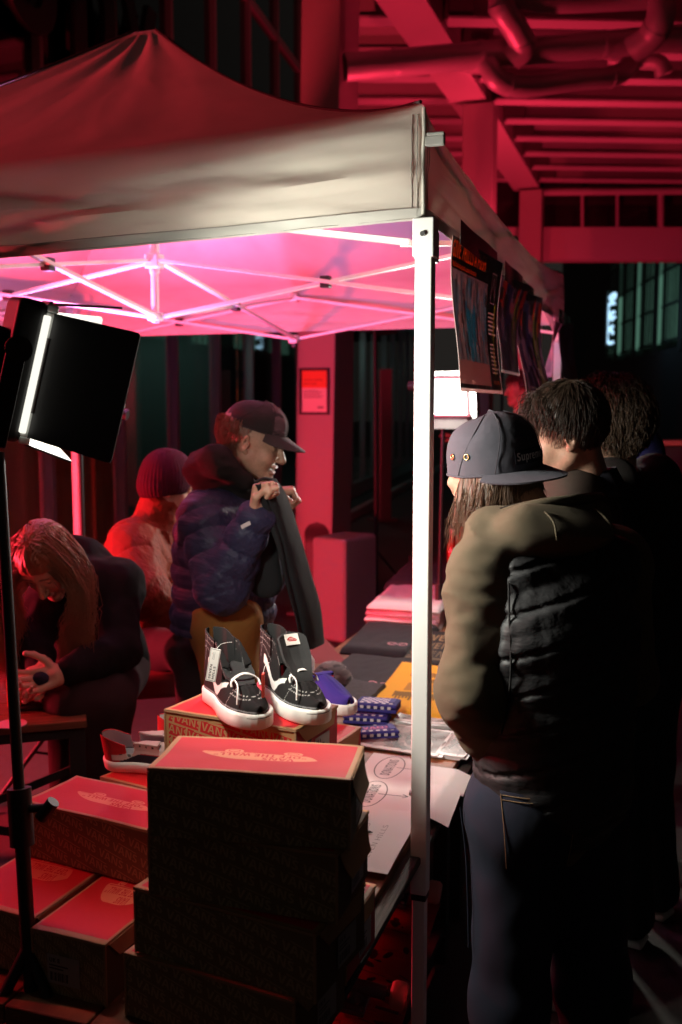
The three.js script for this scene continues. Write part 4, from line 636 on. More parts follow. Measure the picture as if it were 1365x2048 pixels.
  if (o.tongue) { const [lean, len] = o.tongue; const tg = lpart(t, 'tongue', sheet((u, v) => { const y = 0.075 + len * Math.sin(lean) * v * (1 - 0.08 * v) - 0.012 * v * (1 - v), x = 0.198 - len * Math.cos(lean) * v, wd = lerp(0.02, 0.036, sstep(0, 0.55, v)) * (v > 0.9 ? Math.sqrt(1 - ((v - 0.9) / 0.12) ** 2) : 1); return v3(x - 0.016 * Math.cos((u - 0.5) * 2.6) * sstep(0, 0.5, v) + 0.012, y, (u - 0.5) * 2 * wd); }, 14, 20, 0.006), mat(o.tongueCol ?? [0.02, 0.02, 0.02], 0.85, { bumpMap: rep(T_CLOTH, 8), bumpScale: 0.0008 }));
    if (o.tab) { lpart(t, 'tongue_label', sheet((u, v) => { const w = lerp(0.72, 0.94, v), y = 0.075 + len * Math.sin(lean) * w * (1 - 0.08 * w) - 0.012 * w * (1 - w), x = 0.198 - len * Math.cos(lean) * w; return v3(x - 0.016 * Math.cos((u - 0.5) * 1.0) + 0.0185, y + 0.004, (u - 0.5) * 0.034); }, 6, 4, 0.001), mat([1, 1, 1], 0.7, { map: canvasTex(96, 96, (x) => { x.fillStyle = '#e8e2da'; x.fillRect(0, 0, 96, 96); x.fillStyle = '#b31e22'; x.beginPath(); x.moveTo(14, 54); x.quadraticCurveTo(40, 22, 60, 26); x.quadraticCurveTo(84, 40, 82, 52); x.lineTo(70, 64); x.lineTo(20, 66); x.fill(); x.fillStyle = '#e8e2da'; x.font = 'bold 15px sans-serif'; x.fillText('VANS', 26, 44); x.font = 'bold 9px sans-serif'; x.fillText('OFF THE WALL', 18, 56); }) })); } void tg; }
  if (o.lace) { const P = (x, y, z) => v3(x, y, z); lpart(t, 'lace', [sheet((u, v) => P(0.196 - 0.006 * v, 0.086 + 0.012 * Math.sin(Math.PI * u) + 0.003 * v, lerp(-0.03, 0.028, u)), 18, 3, 0.0022), tube([P(0.194, 0.088, 0.026), P(0.2, 0.086, 0.032), P(0.205, 0.078, 0.033)], 0.0026, 10, 6), tube([P(0.19, 0.088, -0.028), P(0.196, 0.084, -0.034), P(0.206, 0.074, -0.035)], 0.0026, 10, 6), tube([P(0.196, 0.09, 0.022), P(0.222, 0.083, 0.026), P(0.24, 0.068, 0.034), P(0.246, 0.05, 0.038)], 0.0018, 16, 6)], mat([0.76, 0.74, 0.7], 0.8)); }
  return t;
}
const near = (a, b, w) => Math.abs(a - b) < w;
const stripe = (x, y) => { // the side stripe, a wave from the heel counter to the laces
  const c = x < 0.115 ? 0.098 - 0.06 * sstep(0.03, 0.115, x) * 0 + lerp(0.03, -0.038, sstep(0.05, 0.14, x)) : 0; const cy = x < 0.055 ? 0 : x < 0.13 ? lerp(0.1, 0.052, sstep(0.055, 0.115, x)) : lerp(0.052, 0.075, sstep(0.125, 0.175, x)), w = x > 0.055 && x < 0.178 ? lerp(0.011, 0.005, sstep(0.12, 0.178, x)) : 0; void c; return w && near(y, cy, w); };
const blackHigh = (x, y, z, K, inside) => {
  const W = [0.72, 0.7, 0.66]; if (inside) return x < 0.12 && y > 0.09 ? [0.016, 0.016, 0.016] : [0.03, 0.03, 0.03];
  if (stripe(x, y) && Math.abs(z) > 0.02) return W;
  const st = [0.36, 0.35, 0.33], dash = (Math.floor((x + y) * 420) & 1) === 0;
  const T = K.top(x); if (x < 0.2 && near(y, T - 0.006, 0.0011) && dash) return st; // collar and throat stitching
  if (x > 0.2 && dash) { const r = Math.hypot((x - 0.205) / 0.05, z / 0.034); if (near(r, 1, 0.03) || near(r, 0.84, 0.03)) return st; }
  if (near(x, 0.205 - 0.35 * (0.06 - y), 0.0012) && Math.abs(z) > 0.018 && dash) return st;
  if (x < 0.1 && y > 0.1 && (near(y, 0.112 + 0.02 * Math.sin(x * 40), 0.0009) || near(y, 0.135 + 0.01 * Math.sin(x * 40), 0.0009) || near(x, 0.04 + 0.2 * (y - 0.12), 0.0009))) return [0.2, 0.2, 0.19];
  if (near(y, K.sole + 0.003, 0.0012)) return [0.2, 0.2, 0.2];
  return [0.013, 0.012, 0.012];
};
{
  const top = 1.0202, pL = onY(462, 1405, top), fL = onY(512, 1440, top);
  void pL; void fL;
  const heelL = onY(424, 1392, top), toeL = onY(508, 1450, top), yawL = Math.atan2(-(toeL.z - heelL.z), toeL.x - heelL.x);
  const heelR = onY(532, 1384, top), toeR = onY(628, 1442, top), yawR = Math.atan2(-(toeR.z - heelR.z), toeR.x - heelR.x);
  shoe('high_top_shoe', 'left black high-top shoe with a paper price tag, tongue folded down inside', heelL, yawL, 'high', blackHigh, { lace: 1, tongue: [0.55, 0.075], insole: [0.05, 0.05, 0.05] });
  shoe('high_top_shoe', 'right black high-top shoe with its tall tongue and label standing up', heelR, yawR, 'high', blackHigh, { lace: 1, tongue: [1.0, 0.125], tab: 1, insole: [0.05, 0.05, 0.05] });
  // price tag hanging on the left shoe
  const p = at(427, 1330, 2.03), t = thing('price_tag', 'white paper tag reading SEVEN HILLS hanging from the left black shoe', 'tag', p);
  const tex = canvasTex(160, 320, (x) => { x.fillStyle = '#e9e5dd'; x.fillRect(0, 0, 160, 320); x.strokeStyle = '#222'; x.lineWidth = 4; x.strokeRect(8, 8, 144, 304); x.fillStyle = '#111'; x.save(); x.translate(70, 298); x.rotate(-Math.PI / 2); x.font = 'bold 48px sans-serif'; x.fillText('SEVEN', 0, 0); x.fillText('HILLS', 0, 56); x.font = '16px sans-serif'; x.fillText('skatepark', 190, -8); x.fillText('fundraiser', 190, 14); x.restore(); x.fillStyle = '#c33'; x.font = '22px serif'; x.fillText('5', 30, 60); });
  const X = v3(0.93, -0.14, 0.35).normalize(), Y = v3(0.2, 0.97, -0.05), Z = X.clone().cross(Y).normalize(), F = basis(X, Z.clone().cross(X), Z, p);
  part(t, 'card', new RoundedBoxGeometry(0.024, 0.07, 0.0012, 1, 0.0004).applyMatrix4(F), M.white); part(t, 'print', new THREE.PlaneGeometry(0.023, 0.069).translate(0, 0, 0.0009).applyMatrix4(F), mat([1, 1, 1], 0.7, { map: tex }));
  part(t, 'string', tube([v3(0, 0.033, 0).applyMatrix4(F), v3(0.006, 0.045, -0.01).applyMatrix4(F), v3(0.02, 0.05, -0.03).applyMatrix4(F)], 0.0007, 12, 5), M.white);
  const p2 = at(527, 1370, 2.06), t2 = thing('red_swing_tag', 'narrow red swing tag hanging between the two black shoes', 'tag', p2); part(t2, 'card', new RoundedBoxGeometry(0.006, 0.05, 0.02, 1, 0.0004).translate(p2.x, p2.y, p2.z), mat([0.5, 0.05, 0.03], 0.6)); part(t2, 'string', tube([p2.clone().add(v3(0, 0.025, 0)), p2.clone().add(v3(0.004, 0.04, -0.006)), p2.clone().add(v3(0.012, 0.045, -0.015))], 0.0007, 10, 5), M.white);
}
const redSneaker = (x, y, z, K, inside) => { if (inside) return [0.42, 0.4, 0.4]; if (x > 0.085 && x < 0.205 && y > K.top(x) - 0.022) return (near((x * 1000) % 17, 8, 2.2) && near(y, K.top(x) - 0.009, 0.0028)) ? [0.05, 0.04, 0.04] : [0.5, 0.42, 0.38]; if (Math.abs(z) > 0.016 && near(y, lerp(0.042, 0.062, sstep(0.05, 0.12, x)), 0.0075) && x > 0.03 && x < 0.2) return [0.55, 0.5, 0.46]; if (y < 0.052 && x > 0.05 && x < 0.19) return [0.02, 0.02, 0.03]; return x > 0.2 ? [0.42, 0.03, 0.03] : [0.4, 0.025, 0.03]; };
{ const top = h1 + 0.0045, a = onY(232, 1512, top), b = onY(392, 1500, top); shoe('low_sneaker', 'red and grey low sneaker with empty eyelets left of the top box', onY(214, 1512, top + 0.03).setY(top + 0.008), -0.12, 'low', redSneaker, { roll: 0.05, pitch: 0.3, insole: [0.3, 0.29, 0.3] }); void a; void b; }
{ const b = (lab, px, py, y, yaw, fn, o) => shoe('low_sneaker', lab, onY(px, py, y), yaw, 'low', fn, o);
  b('red and white sneaker behind, its heel rising above the top box', 318, 1500, 0.79, -0.35, (x, y, z, K, i) => i ? [0.6, 0.58, 0.55] : x > 0.1 ? [0.6, 0.56, 0.52] : [0.45, 0.03, 0.03], { insole: [0.5, 0.5, 0.5] });
  b('yellow, black and blue sneaker peeking over the top box', 398, 1512, 0.79, -0.3, (x, y, z, K, i) => i ? [0.5, 0.48, 0.46] : x < 0.09 ? [0.7, 0.36, 0.02] : x < 0.15 ? [0.02, 0.02, 0.02] : [0.06, 0.08, 0.4], { insole: [0.4, 0.4, 0.4] });
}
shoe('slip_on_shoe', 'violet canvas slip-on shoe with a pale sole behind the black pair', onY(588, 1380, 0.9015), Math.atan2(-(onY(706, 1434, 0.9015).z - onY(588, 1380, 0.9015).z), onY(706, 1434, 0.9015).x - onY(588, 1380, 0.9015).x), 'slip', (x, y, z, K, i) => i ? [0.3, 0.1, 0.12] : near(y, K.top(x) - 0.004, 0.003) && x < 0.13 ? [0.5, 0.04, 0.05] : [0.04, 0.024, 0.19], { line: 0, insole: [0.3, 0.2, 0.2] });
// ---------- goods on the tables ----------
function folded(name, label, cat, corners, y, th, m, o = {}) { // a soft folded slab between four table points (near left, near right, far right, far left)
  const [a, b, c, d] = corners.map(([px, py]) => onY(px, py, y)), ctr = a.clone().add(b).add(c).add(d).multiplyScalar(0.25), t = thing(name, label, cat, ctr.clone().setY(y)), lay = o.layers ?? 1;
  for (let L = 0; L < lay; L++) {
    const jit = rng(300 + L * 7 + Math.round(ctr.x * 100)), dx = (jit() - 0.5) * 0.02, dz = (jit() - 0.5) * 0.02, h = th / lay;
    const P = (u, v) => { const p = a.clone().lerp(b, u).lerp(d.clone().lerp(c, u), v); p.x += dx + 0.008 * noise(u * 3, v * 3, L + ctr.z * 9); p.z += dz + 0.008 * noise(u * 3 + 9, v * 3, L + ctr.x * 9); return p; };
    const g = sheet((u, v) => { const e = Math.min(u, 1 - u, (v) * 1, 1 - v), r = Math.sqrt(clamp(e / 0.05, 0, 1)); return P(u, v).setY(y + h * L + 0.001 + (h - 0.002) * (0.15 + 0.85 * r) + r * ((o.wave ?? 0.004) * fbm(u * 4 + L, v * 4, ctr.x * 5) + 0.0015 * noise(u * 14, v * 9, 2))); }, 36, 36, h * 0.8, [1, 1]);
    part(t, o.partName ?? 'folded_layer', g, Array.isArray(m) ? m[L % m.length] : m);
  }
  return t;
}
const printTex = (bg, draw, n = 256) => canvasTex(n, n, (x, w, h) => { x.fillStyle = bg; x.fillRect(0, 0, w, h); draw(x, w, h); });
const blackTee = mat([1, 1, 1], 0.95, { map: printTex('#231f21', (x) => { x.strokeStyle = '#c98a8f'; x.lineWidth = 5; x.beginPath(); x.ellipse(176, 196, 15, 9, 0.1, 0.6, 5.6); x.stroke(); x.beginPath(); x.ellipse(212, 198, 16, 9, 0, -2.4, 2.2); x.stroke(); x.font = 'bold 13px serif'; x.fillStyle = '#d3a0a4'; x.fillText('sk8', 184, 202); }), bumpMap: rep(T_CLOTH, 20), bumpScale: 0.0012 });
const tanTee = mat([1, 1, 1], 0.95, { map: printTex('#1b1715', (x) => { x.fillStyle = '#a98a5c'; x.font = 'bold 60px sans-serif'; for (let k = 0; k < 3; k++) { x.globalAlpha = 0.8 - k * 0.15; x.fillText('SEVEN', 20, 90 + k * 60); } x.fillRect(20, 216, 190, 12); }), bumpMap: rep(T_CLOTH, 20), bumpScale: 0.0012 });
const yellowTee = mat([1, 1, 1], 0.92, { map: printTex('#e0a11c', (x) => { x.fillStyle = '#7d5a22'; x.globalAlpha = 0.85; x.fillRect(70, 60, 150, 26); x.fillRect(110, 96, 120, 20); x.fillStyle = '#a8742a'; x.fillRect(84, 120, 150, 40); x.fillStyle = '#6e5220'; x.fillRect(60, 168, 170, 22); for (let k = 0; k < 16; k++) x.fillRect(60 + k * 11, 188 + (k % 3), 7, 8 + (k * 7) % 9); }), bumpMap: rep(T_CLOTH, 20), bumpScale: 0.0014 });
const paleTee = cloth([0.66, 0.6, 0.58], 4, 0.0012);
folded('folded_shirt', 'black folded shirt with a small pink chest emblem, the nearer of two', 'shirt', [[640, 1385], [772, 1412], [855, 1328], [700, 1318]], TH_, 0.03, blackTee);
folded('folded_shirt', 'black folded shirt with a small pink chest emblem, the farther of two', 'shirt', [[678, 1308], [812, 1318], [880, 1262], [735, 1252]], TH_, 0.032, blackTee);
folded('shirt_stack', 'loose heap of pale folded shirts beyond the black ones', 'shirts', [[735, 1252], [882, 1262], [925, 1210], [790, 1196]], TH_, 0.11, paleTee, { layers: 4, wave: 0.012 });
folded('shirt_stack', 'dark folded clothes at the far end of the table', 'shirts', [[770, 1210], [905, 1212], [935, 1170], [815, 1160]], TH_, 0.12, cloth([0.05, 0.045, 0.05], 4), { layers: 3, wave: 0.01 });
folded('folded_shirt', 'dark folded shirt with a tan printed word, mostly behind the white leg', 'shirt', [[800, 1335], [905, 1345], [935, 1275], [848, 1268]], TH_, 0.03, tanTee);
folded('folded_shirt', 'mustard yellow folded shirt with a brown print', 'shirt', [[735, 1432], [900, 1452], [935, 1350], [805, 1336]], TH_, 0.035, yellowTee, { layers: 2 });
folded('folded_shirt', 'dark grey folded cloth between the violet shoe and the yellow shirt', 'shirt', [[662, 1425], [735, 1432], [775, 1392], [700, 1382]], TH_, 0.05, cloth([0.07, 0.065, 0.065], 4));
{ // camouflage cap lying on the table
  const p = onY(664, 1366, TH_ + 0.03), t = thing('camouflage_cap', 'grey camouflage cap lying on the table behind the violet shoe', 'cap', p);
  const m = mat([1, 1, 1], 0.95, { map: canvasTex(256, 256, (x) => { x.fillStyle = '#6b615f'; x.fillRect(0, 0, 256, 256); const g = rng(6); for (let i = 0; i < 60; i++) { x.fillStyle = ['#3a3434', '#8a7d7a', '#2a2526', '#57504e'][i % 4]; x.beginPath(); x.ellipse(g() * 256, g() * 256, 10 + g() * 26, 6 + g() * 14, g() * 3, 0, 7); x.fill(); } }) });
  part(t, 'crown', new THREE.SphereGeometry(0.092, 32, 16, 0, Math.PI * 2, 0, Math.PI * 0.5).scale(0.9, 1.0, 1.05).translate(p.x, p.y - 0.01, p.z), m);
  part(t, 'brim', sheet((u, v) => v3(p.x - 0.02 + 0.1 * Math.cos(lerp(-1.1, 1.1, u)) * (0.75 + 0.75 * v) * 0.9, p.y - 0.008 - 0.01 * v, p.z + 0.1 * Math.sin(lerp(-1.1, 1.1, u)) * 0.9), 16, 6, 0.003), m);
}
{ // spray bottle
  const p = onY(615, 1372, TH_), t = thing('white_bottle', 'small white bottle with a pink cap behind the right black shoe', 'bottle', p); part(t, 'bottle', new THREE.LatheGeometry([[0, 0], [0.026, 0], [0.028, 0.01], [0.028, 0.1], [0.012, 0.125], [0.012, 0.135], [0, 0.135]].map((q) => new THREE.Vector2(...q)), 24).translate(p.x, p.y, p.z), M.white); part(t, 'cap', new THREE.CylinderGeometry(0.012, 0.014, 0.03, 16).translate(p.x, p.y + 0.15, p.z), mat([0.7, 0.3, 0.35], 0.5));
}
// violet chequered wallets
const T_CHECK = canvasTex(256, 160, (x) => { x.fillStyle = '#2a2172'; x.fillRect(0, 0, 256, 160); x.fillStyle = '#d9cdd2'; for (let j = 0; j < 6; j++) for (let i = 0; i < 9; i++) if ((i + j) % 2) x.fillRect(20 + i * 24, 8 + j * 24, 24, 24); });
const T_WORD = canvasTex(256, 160, (x) => { x.fillStyle = '#33206a'; x.fillRect(0, 0, 256, 160); x.fillStyle = '#d0608c'; x.font = 'bold 70px sans-serif'; x.fillText('VANS', 40, 96); x.fillRect(40, 108, 150, 6); x.fillStyle = '#d9cdd2'; for (let i = 0; i < 5; i++) x.fillRect(24 + i * 46, 132, 24, 22); });
function wallet(label, px, py, yaw, y, tex, size = [0.125, 0.028, 0.085]) {
  const p = onY(px, py, y), t = thing('chequered_wallet', label, 'wallet', p, 'violet chequered wallets on the table'); t.rotation.y = yaw; const [w, h, d] = size;
  lpart(t, 'cover', [new RoundedBoxGeometry(w, h * 0.42, d, 3, 0.005).translate(0, h * 0.22, 0), new RoundedBoxGeometry(w, h * 0.42, d, 3, 0.005).rotateX(-0.05).translate(0, h * 0.7, 0), new RoundedBoxGeometry(w * 0.98, h * 0.9, 0.012, 3, 0.005).translate(0, h * 0.46, -d / 2 + 0.006)], mat([0.035, 0.024, 0.2], 0.75, { bumpMap: rep(T_CLOTH, 4), bumpScale: 0.0006 }));
  lpart(t, 'print', sheet((u, v) => v3((u - 0.5) * w * 0.94, h * 0.925 + 0.002 * Math.sin(Math.PI * v), (0.5 - v) * d * 0.9), 4, 6, 0), mat([1, 1, 1], 0.8, { map: tex }), [0, 0.0005, 0], [-0.05, 0, 0]);
  lpart(t, 'squares', [-2, -1, 0, 1, 2].map((k) => new THREE.BoxGeometry(0.011, 0.009, 0.001).translate(k * 0.023, h * 0.62, d / 2 + 0.0008)), mat([0.7, 0.62, 0.64], 0.8));
  lpart(t, 'strap', new RoundedBoxGeometry(0.02, 0.003, 0.05, 1, 0.001), mat([0.035, 0.024, 0.2], 0.75), [w / 2 - 0.02, h + 0.002, 0]); return t;
}
wallet('white and violet chequered wallet on top of the heap', 757, 1418, -0.25, TH_ + 0.045, T_CHECK, [0.14, 0.03, 0.09]);
wallet('plain violet wallet under the chequered one', 735, 1442, -0.2, TH_ + 0.01, T_WORD, [0.15, 0.03, 0.09]);
wallet('violet wallet with a pink word, nearest the top box', 753, 1474, 0.18, TH_ + 0.005, T_WORD, [0.135, 0.03, 0.075]);
// photo prints and zines
const T_PHOTO = (s) => canvasTex(256, 176, (x) => { x.fillStyle = '#d8c6c0'; x.fillRect(0, 0, 256, 176); x.fillStyle = '#6b4f4c'; x.fillRect(10, 10, 236, 150); const g = rng(s); for (let i = 0; i < 46; i++) { x.fillStyle = ['#b59a94', '#3a2a2b', '#8a6d69', '#55403f'][i % 4]; x.globalAlpha = 0.6; x.beginPath(); x.ellipse(20 + g() * 210, 20 + g() * 130, 8 + g() * 34, 5 + g() * 20, g() * 3, 0, 7); x.fill(); } x.globalAlpha = 1; });
function prints(label, corners, y, n, seed, tex) {
  const t = thing('photo_prints', label, 'prints', onY(...corners[0], y), 'photo prints and zines on the table'), [a, b, c, d] = corners.map(([px, py]) => onY(px, py, y));
  for (let k = 0; k < n; k++) { const r = rng(seed + k), sh = v3((r() - 0.5) * 0.025, 0, (r() - 0.5) * 0.025); part(t, 'print_sheet', sheet((u, v) => a.clone().lerp(b, u).lerp(d.clone().lerp(c, u), v).add(sh).setY(y + 0.0015 + k * 0.0026 + 0.006 * (k / n) * Math.pow(Math.abs(u - 0.5) * 2, 3) * r()), 12, 6, 0.0012), k === n - 1 ? mat([1, 1, 1], 0.22, { map: tex }) : mat([0.72, 0.68, 0.66], 0.4)); }
}
prints('fan of photo prints under the pink worded wallet, nearest the papers', [[700, 1493], [880, 1520], [915, 1470], [765, 1448]], TH_, 5, 70, T_PHOTO(21));
prints('stack of glossy zines behind the chequered wallet, half hidden by the white leg', [[795, 1452], [905, 1462], [930, 1428], [825, 1418]], TH_ + 0.004, 7, 90, T_PHOTO(33));
prints('pale prints at the table edge beside the olive sleeve', [[868, 1512], [925, 1520], [955, 1482], [900, 1468]], TH_ + 0.003, 4, 110, T_PHOTO(44));
// paper signs
function paper(label, a0, a1, b0, b1, rot, y, tex, o = {}) {   // u along the tables (the writing), v towards their left side
  const c = tb((a0 + a1) / 2, (b0 + b1) / 2), t = thing('paper_sheet', label, 'paper sign', c.clone().setY(y), 'paper signs taped on the table'), ca = Math.cos(rot), sa = Math.sin(rot);
  const P = (u, v, off = 0) => { const a = (u - 0.5) * (a1 - a0), b = (v - 0.5) * (b1 - b0), aa = (a0 + a1) / 2 + a * ca - b * sa, bb = (b0 + b1) / 2 + a * sa + b * ca, over = Math.max(0, -bb - 0.01); const curl = (o.curl ?? 0) * sstep(0.6, 1, u) * sstep(0.75, 0, v); return tb(aa, bb, y + off + 0.0012 * noise(u * 4, v * 4, y * 50) + 0.002 * Math.sin(u * 3 + v * 2) - 0.35 * over - 1.2 * over * over - curl); };
  part(t, 'sheet', sheet((u, v) => P(u, v), 30, 40, 0.0006), mat([1, 1, 1], 0.7, { map: tex }));
  for (const [u0, v0, w, h] of o.tape ?? []) part(t, 'tape', sheet((u, v) => P(u0 + (u - 0.5) * w, v0 + (v - 0.5) * h, 0.0022), 8, 4, 0.0004), mat([0.45, 0.4, 0.42], 0.25, { transmission: 0.3, thickness: 0 }));
}
const T_DON = canvasTex(512, 724, (x, w, h) => { x.fillStyle = '#ddd9d2'; x.fillRect(0, 0, w, h); x.strokeStyle = x.fillStyle = '#262223'; x.lineWidth = 7; x.font = 'bold 92px sans-serif'; x.textAlign = 'center'; x.save(); x.translate(256, 0); x.scale(0.58, 1); x.fillText('DONATIONS', 0, 212); x.restore(); x.beginPath(); x.ellipse(256, 180, 220, 96, -0.03, 0.1, 6.4); x.stroke(); x.lineWidth = 8; x.beginPath(); x.moveTo(262, 226); x.quadraticCurveTo(250, 340, 256, 420); x.moveTo(226, 390); x.quadraticCurveTo(252, 424, 256, 420); x.lineTo(282, 384); x.stroke(); });
const T_NOTE = canvasTex(512, 724, (x, w, h) => { x.fillStyle = '#dcd8d2'; x.fillRect(0, 0, w, h); x.fillStyle = '#98928e'; x.font = '54px sans-serif'; x.fillText('T-SHIRTS 15', 60, 250); x.fillText('VANS SHOES', 60, 400); x.fillText('SEVEN HILLS', 60, 540); });
paper('paper sheet reading DONATIONS in a drawn oval with an arrow, the farther one', 0.565, 0.79, -0.055, 0.255, 0.04, TH_ + 0.004, T_DON, { tape: [[0.86, 0.06, 0.12, 0.14]], curl: 0.03 });
paper('paper sheet reading DONATIONS in a drawn oval with an arrow, the nearer one', 0.345, 0.57, -0.06, 0.245, 0.05, TH_ + 0.010, T_DON);
paper('paper sheet with faint pencil handwriting, nearest the front', 0.0, 0.35, 0.0, 0.24, 0.02, TH_ + 0.016, T_NOTE, { tape: [[0.01, 0.55, 0.06, 0.5]] });
{ const p = onY(706, 1657, TH_ + 0.02), q = onY(738, 1663, TH_ + 0.02), t = thing('ballpoint_pen', 'grey pen lying on the paper signs beside the stack', 'pen', p); part(t, 'barrel', rod(p, q, 0.004), M.steel); part(t, 'tip', rod(q, q.clone().lerp(p, -0.25), 0.0035, 0.0008), M.darkMetal); }
{ // worn skateboard lying wheels up beside the table
  const a = onY(752, 1972, 0.24), b = onY(822, 1800, 0.22), y = b.clone().sub(a).setY(0).normalize(), n = v3(0.12, 0.99, 0).normalize(), x = y.clone().cross(n).normalize();
  const tex = canvasTex(256, 768, (c, w, h) => { c.fillStyle = '#a81f22'; c.fillRect(0, 0, w, h); const g = rng(12); for (let i = 0; i < 170; i++) { c.globalAlpha = 0.25 + g() * 0.5; c.fillStyle = g() < 0.6 ? '#1c0a0a' : '#c9403c'; c.save(); c.translate(g() * w, g() * h); c.rotate((g() - 0.5) * 0.7); c.fillRect(-30, 0, 10 + g() * 90, 1 + g() * g() * 12); c.restore(); } for (let i = 0; i < 26; i++) { c.globalAlpha = 0.75; c.fillStyle = '#120606'; c.beginPath(); c.ellipse(30 + g() * 200, 230 + g() * 360, 3 + g() * 18, 3 + g() * 9, g() * 3, 0, 7); c.fill(); } c.globalAlpha = 1; });
  skateboard('worn_skateboard', 'worn red skateboard lying wheels up beside the table, below the white leg', basis(x, y, n, a.clone().lerp(b, 0.5).addScaledVector(x, -0.05).setY(0.2)).scale(v3(1.25, 1.25, 1.25)), [1, 1, 1], tex, false);
  const c = a.clone().lerp(b, 0.5).addScaledVector(x, -0.02), t = thing('dark_crate', 'low dark crate lying on the ground under the worn skateboard', 'crate', c.clone().setY(0)); t.rotation.y = -0.32;
  for (const k of [0.05]) { lpart(t, 'slat', new RoundedBoxGeometry(0.3, 0.09, 0.014, 1, 0.003), M.blackMatt, [-0.05, k, 0.3]); lpart(t, 'slat', new RoundedBoxGeometry(0.3, 0.09, 0.014, 1, 0.003), M.blackMatt, [-0.05, k, -0.3]); lpart(t, 'slat', new RoundedBoxGeometry(0.014, 0.09, 0.57, 1, 0.003), M.blackMatt, [0.06, k, 0]); }
  lpart(t, 'top', new RoundedBoxGeometry(0.29, 0.02, 0.6, 1, 0.003), M.blackMatt, [-0.05, 0.11, 0]);
}
{ // small side table at the left with odds and ends
  const y = 0.74, c = onY(60, 1435, y).add(v3(-0.32, 0, -0.1)), t = thing('side_table', 'small wooden folding table with dark frame at the left edge', 'table', c.clone().setY(0)); t.rotation.y = 0.28;
  for (let k = 0; k < 4; k++) lpart(t, 'plank', new RoundedBoxGeometry(0.9, 0.025, 0.128, 1, 0.004), M.wood, [0, y - 0.013, -0.195 + k * 0.13]);
  for (const sx of [-1, 1]) for (const sz of [-1, 1]) lpart(t, 'leg', new RoundedBoxGeometry(0.05, y - 0.03, 0.03, 1, 0.003), M.blackMatt, [sx * 0.42, (y - 0.03) / 2, sz * 0.23]);
  lpart(t, 'brace', bar(v3(-0.4, 0.3, 0.22), v3(0.42, 0.58, 0.22), 0.025, 0.012, v3(0, 0, 1)), M.blackMatt); lpart(t, 'brace', bar(v3(-0.4, 0.58, 0.205), v3(0.42, 0.32, 0.205), 0.025, 0.012, v3(0, 0, 1)), M.blackMatt); lpart(t, 'rail', new RoundedBoxGeometry(0.84, 0.03, 0.02, 1, 0.003), M.blackMatt, [0, y - 0.045, 0.235]);
  const P = (px, py) => onY(px, py, y);
  { const p = P(37, 1415), q = thing('drinks_can', 'orange and dark drinks can on the small side table', 'can', p); part(q, 'can', new THREE.LatheGeometry([[0, 0], [0.026, 0], [0.033, 0.008], [0.033, 0.102], [0.027, 0.115], [0.027, 0.118], [0.024, 0.116], [0, 0.114]].map((k) => new THREE.Vector2(...k)), 28).translate(p.x, p.y, p.z), mat([1, 1, 1], 0.3, { metalness: 0.5, map: canvasTex(128, 128, (x) => { x.fillStyle = '#4a3a34'; x.fillRect(0, 0, 128, 128); x.fillStyle = '#c8581c'; for (let k = 0; k < 4; k++) { x.beginPath(); x.ellipse(16 + k * 34, 70, 7, 34, 0.5, 0, 7); x.fill(); } x.fillStyle = '#b9b5b0'; x.fillRect(0, 0, 128, 14); x.fillRect(0, 112, 128, 16); }) })); }
  { const p = P(95, 1412), q = thing('notebook', 'dark notebook with a pink paper scrap on the side table', 'notebook', p); part(q, 'cover', box(0.17, 0.012, 0.1, p.clone().add(v3(-0.03, 0.007, 0)), 0.35), M.blackMatt); part(q, 'paper_scrap', box(0.06, 0.002, 0.05, p.clone().add(v3(0, 0.0145, -0.02)), 0.7, 0.0005), mat([0.7, 0.35, 0.4], 0.7)); }
  { const p = P(63, 1412), q = thing('orange_pencil', 'orange pencil lying across the notebook', 'pencil', p); part(q, 'pencil', rod(p.clone().add(v3(-0.03, 0.02, 0.03)), p.clone().add(v3(0.035, 0.02, -0.05)), 0.004, 0.004, 6), mat([0.7, 0.25, 0.02], 0.5)); part(q, 'point', rod(p.clone().add(v3(-0.03, 0.02, 0.03)), p.clone().add(v3(-0.037, 0.02, 0.042)), 0.004, 0.0006, 6), M.wood); }
  { const p = P(24, 1449), q = thing('round_coaster', 'round pink coaster on the near edge of the side table', 'coaster', p); part(q, 'disc', new THREE.CylinderGeometry(0.045, 0.045, 0.003, 32).translate(p.x, p.y + 0.002, p.z), mat([0.75, 0.35, 0.5], 0.6)); }
}
{ // bench behind, under the two who sit
  const c = at(260, 1330, 4.05).setY(0), t = thing('long_bench', 'dark padded bench under the two seated people', 'bench', c); t.rotation.y = 0.25;
  lpart(t, 'seat', new RoundedBoxGeometry(2.0, 0.1, 0.5, 3, 0.03), cloth([0.2, 0.05, 0.05], 4), [-0.1, 0.6, 0]); for (const x of [-1, 0.8]) for (const z of [-0.2, 0.2]) lpart(t, 'leg', new RoundedBoxGeometry(0.06, 0.56, 0.06, 1, 0.004), M.blackMatt, [x, 0.28, z]);
}
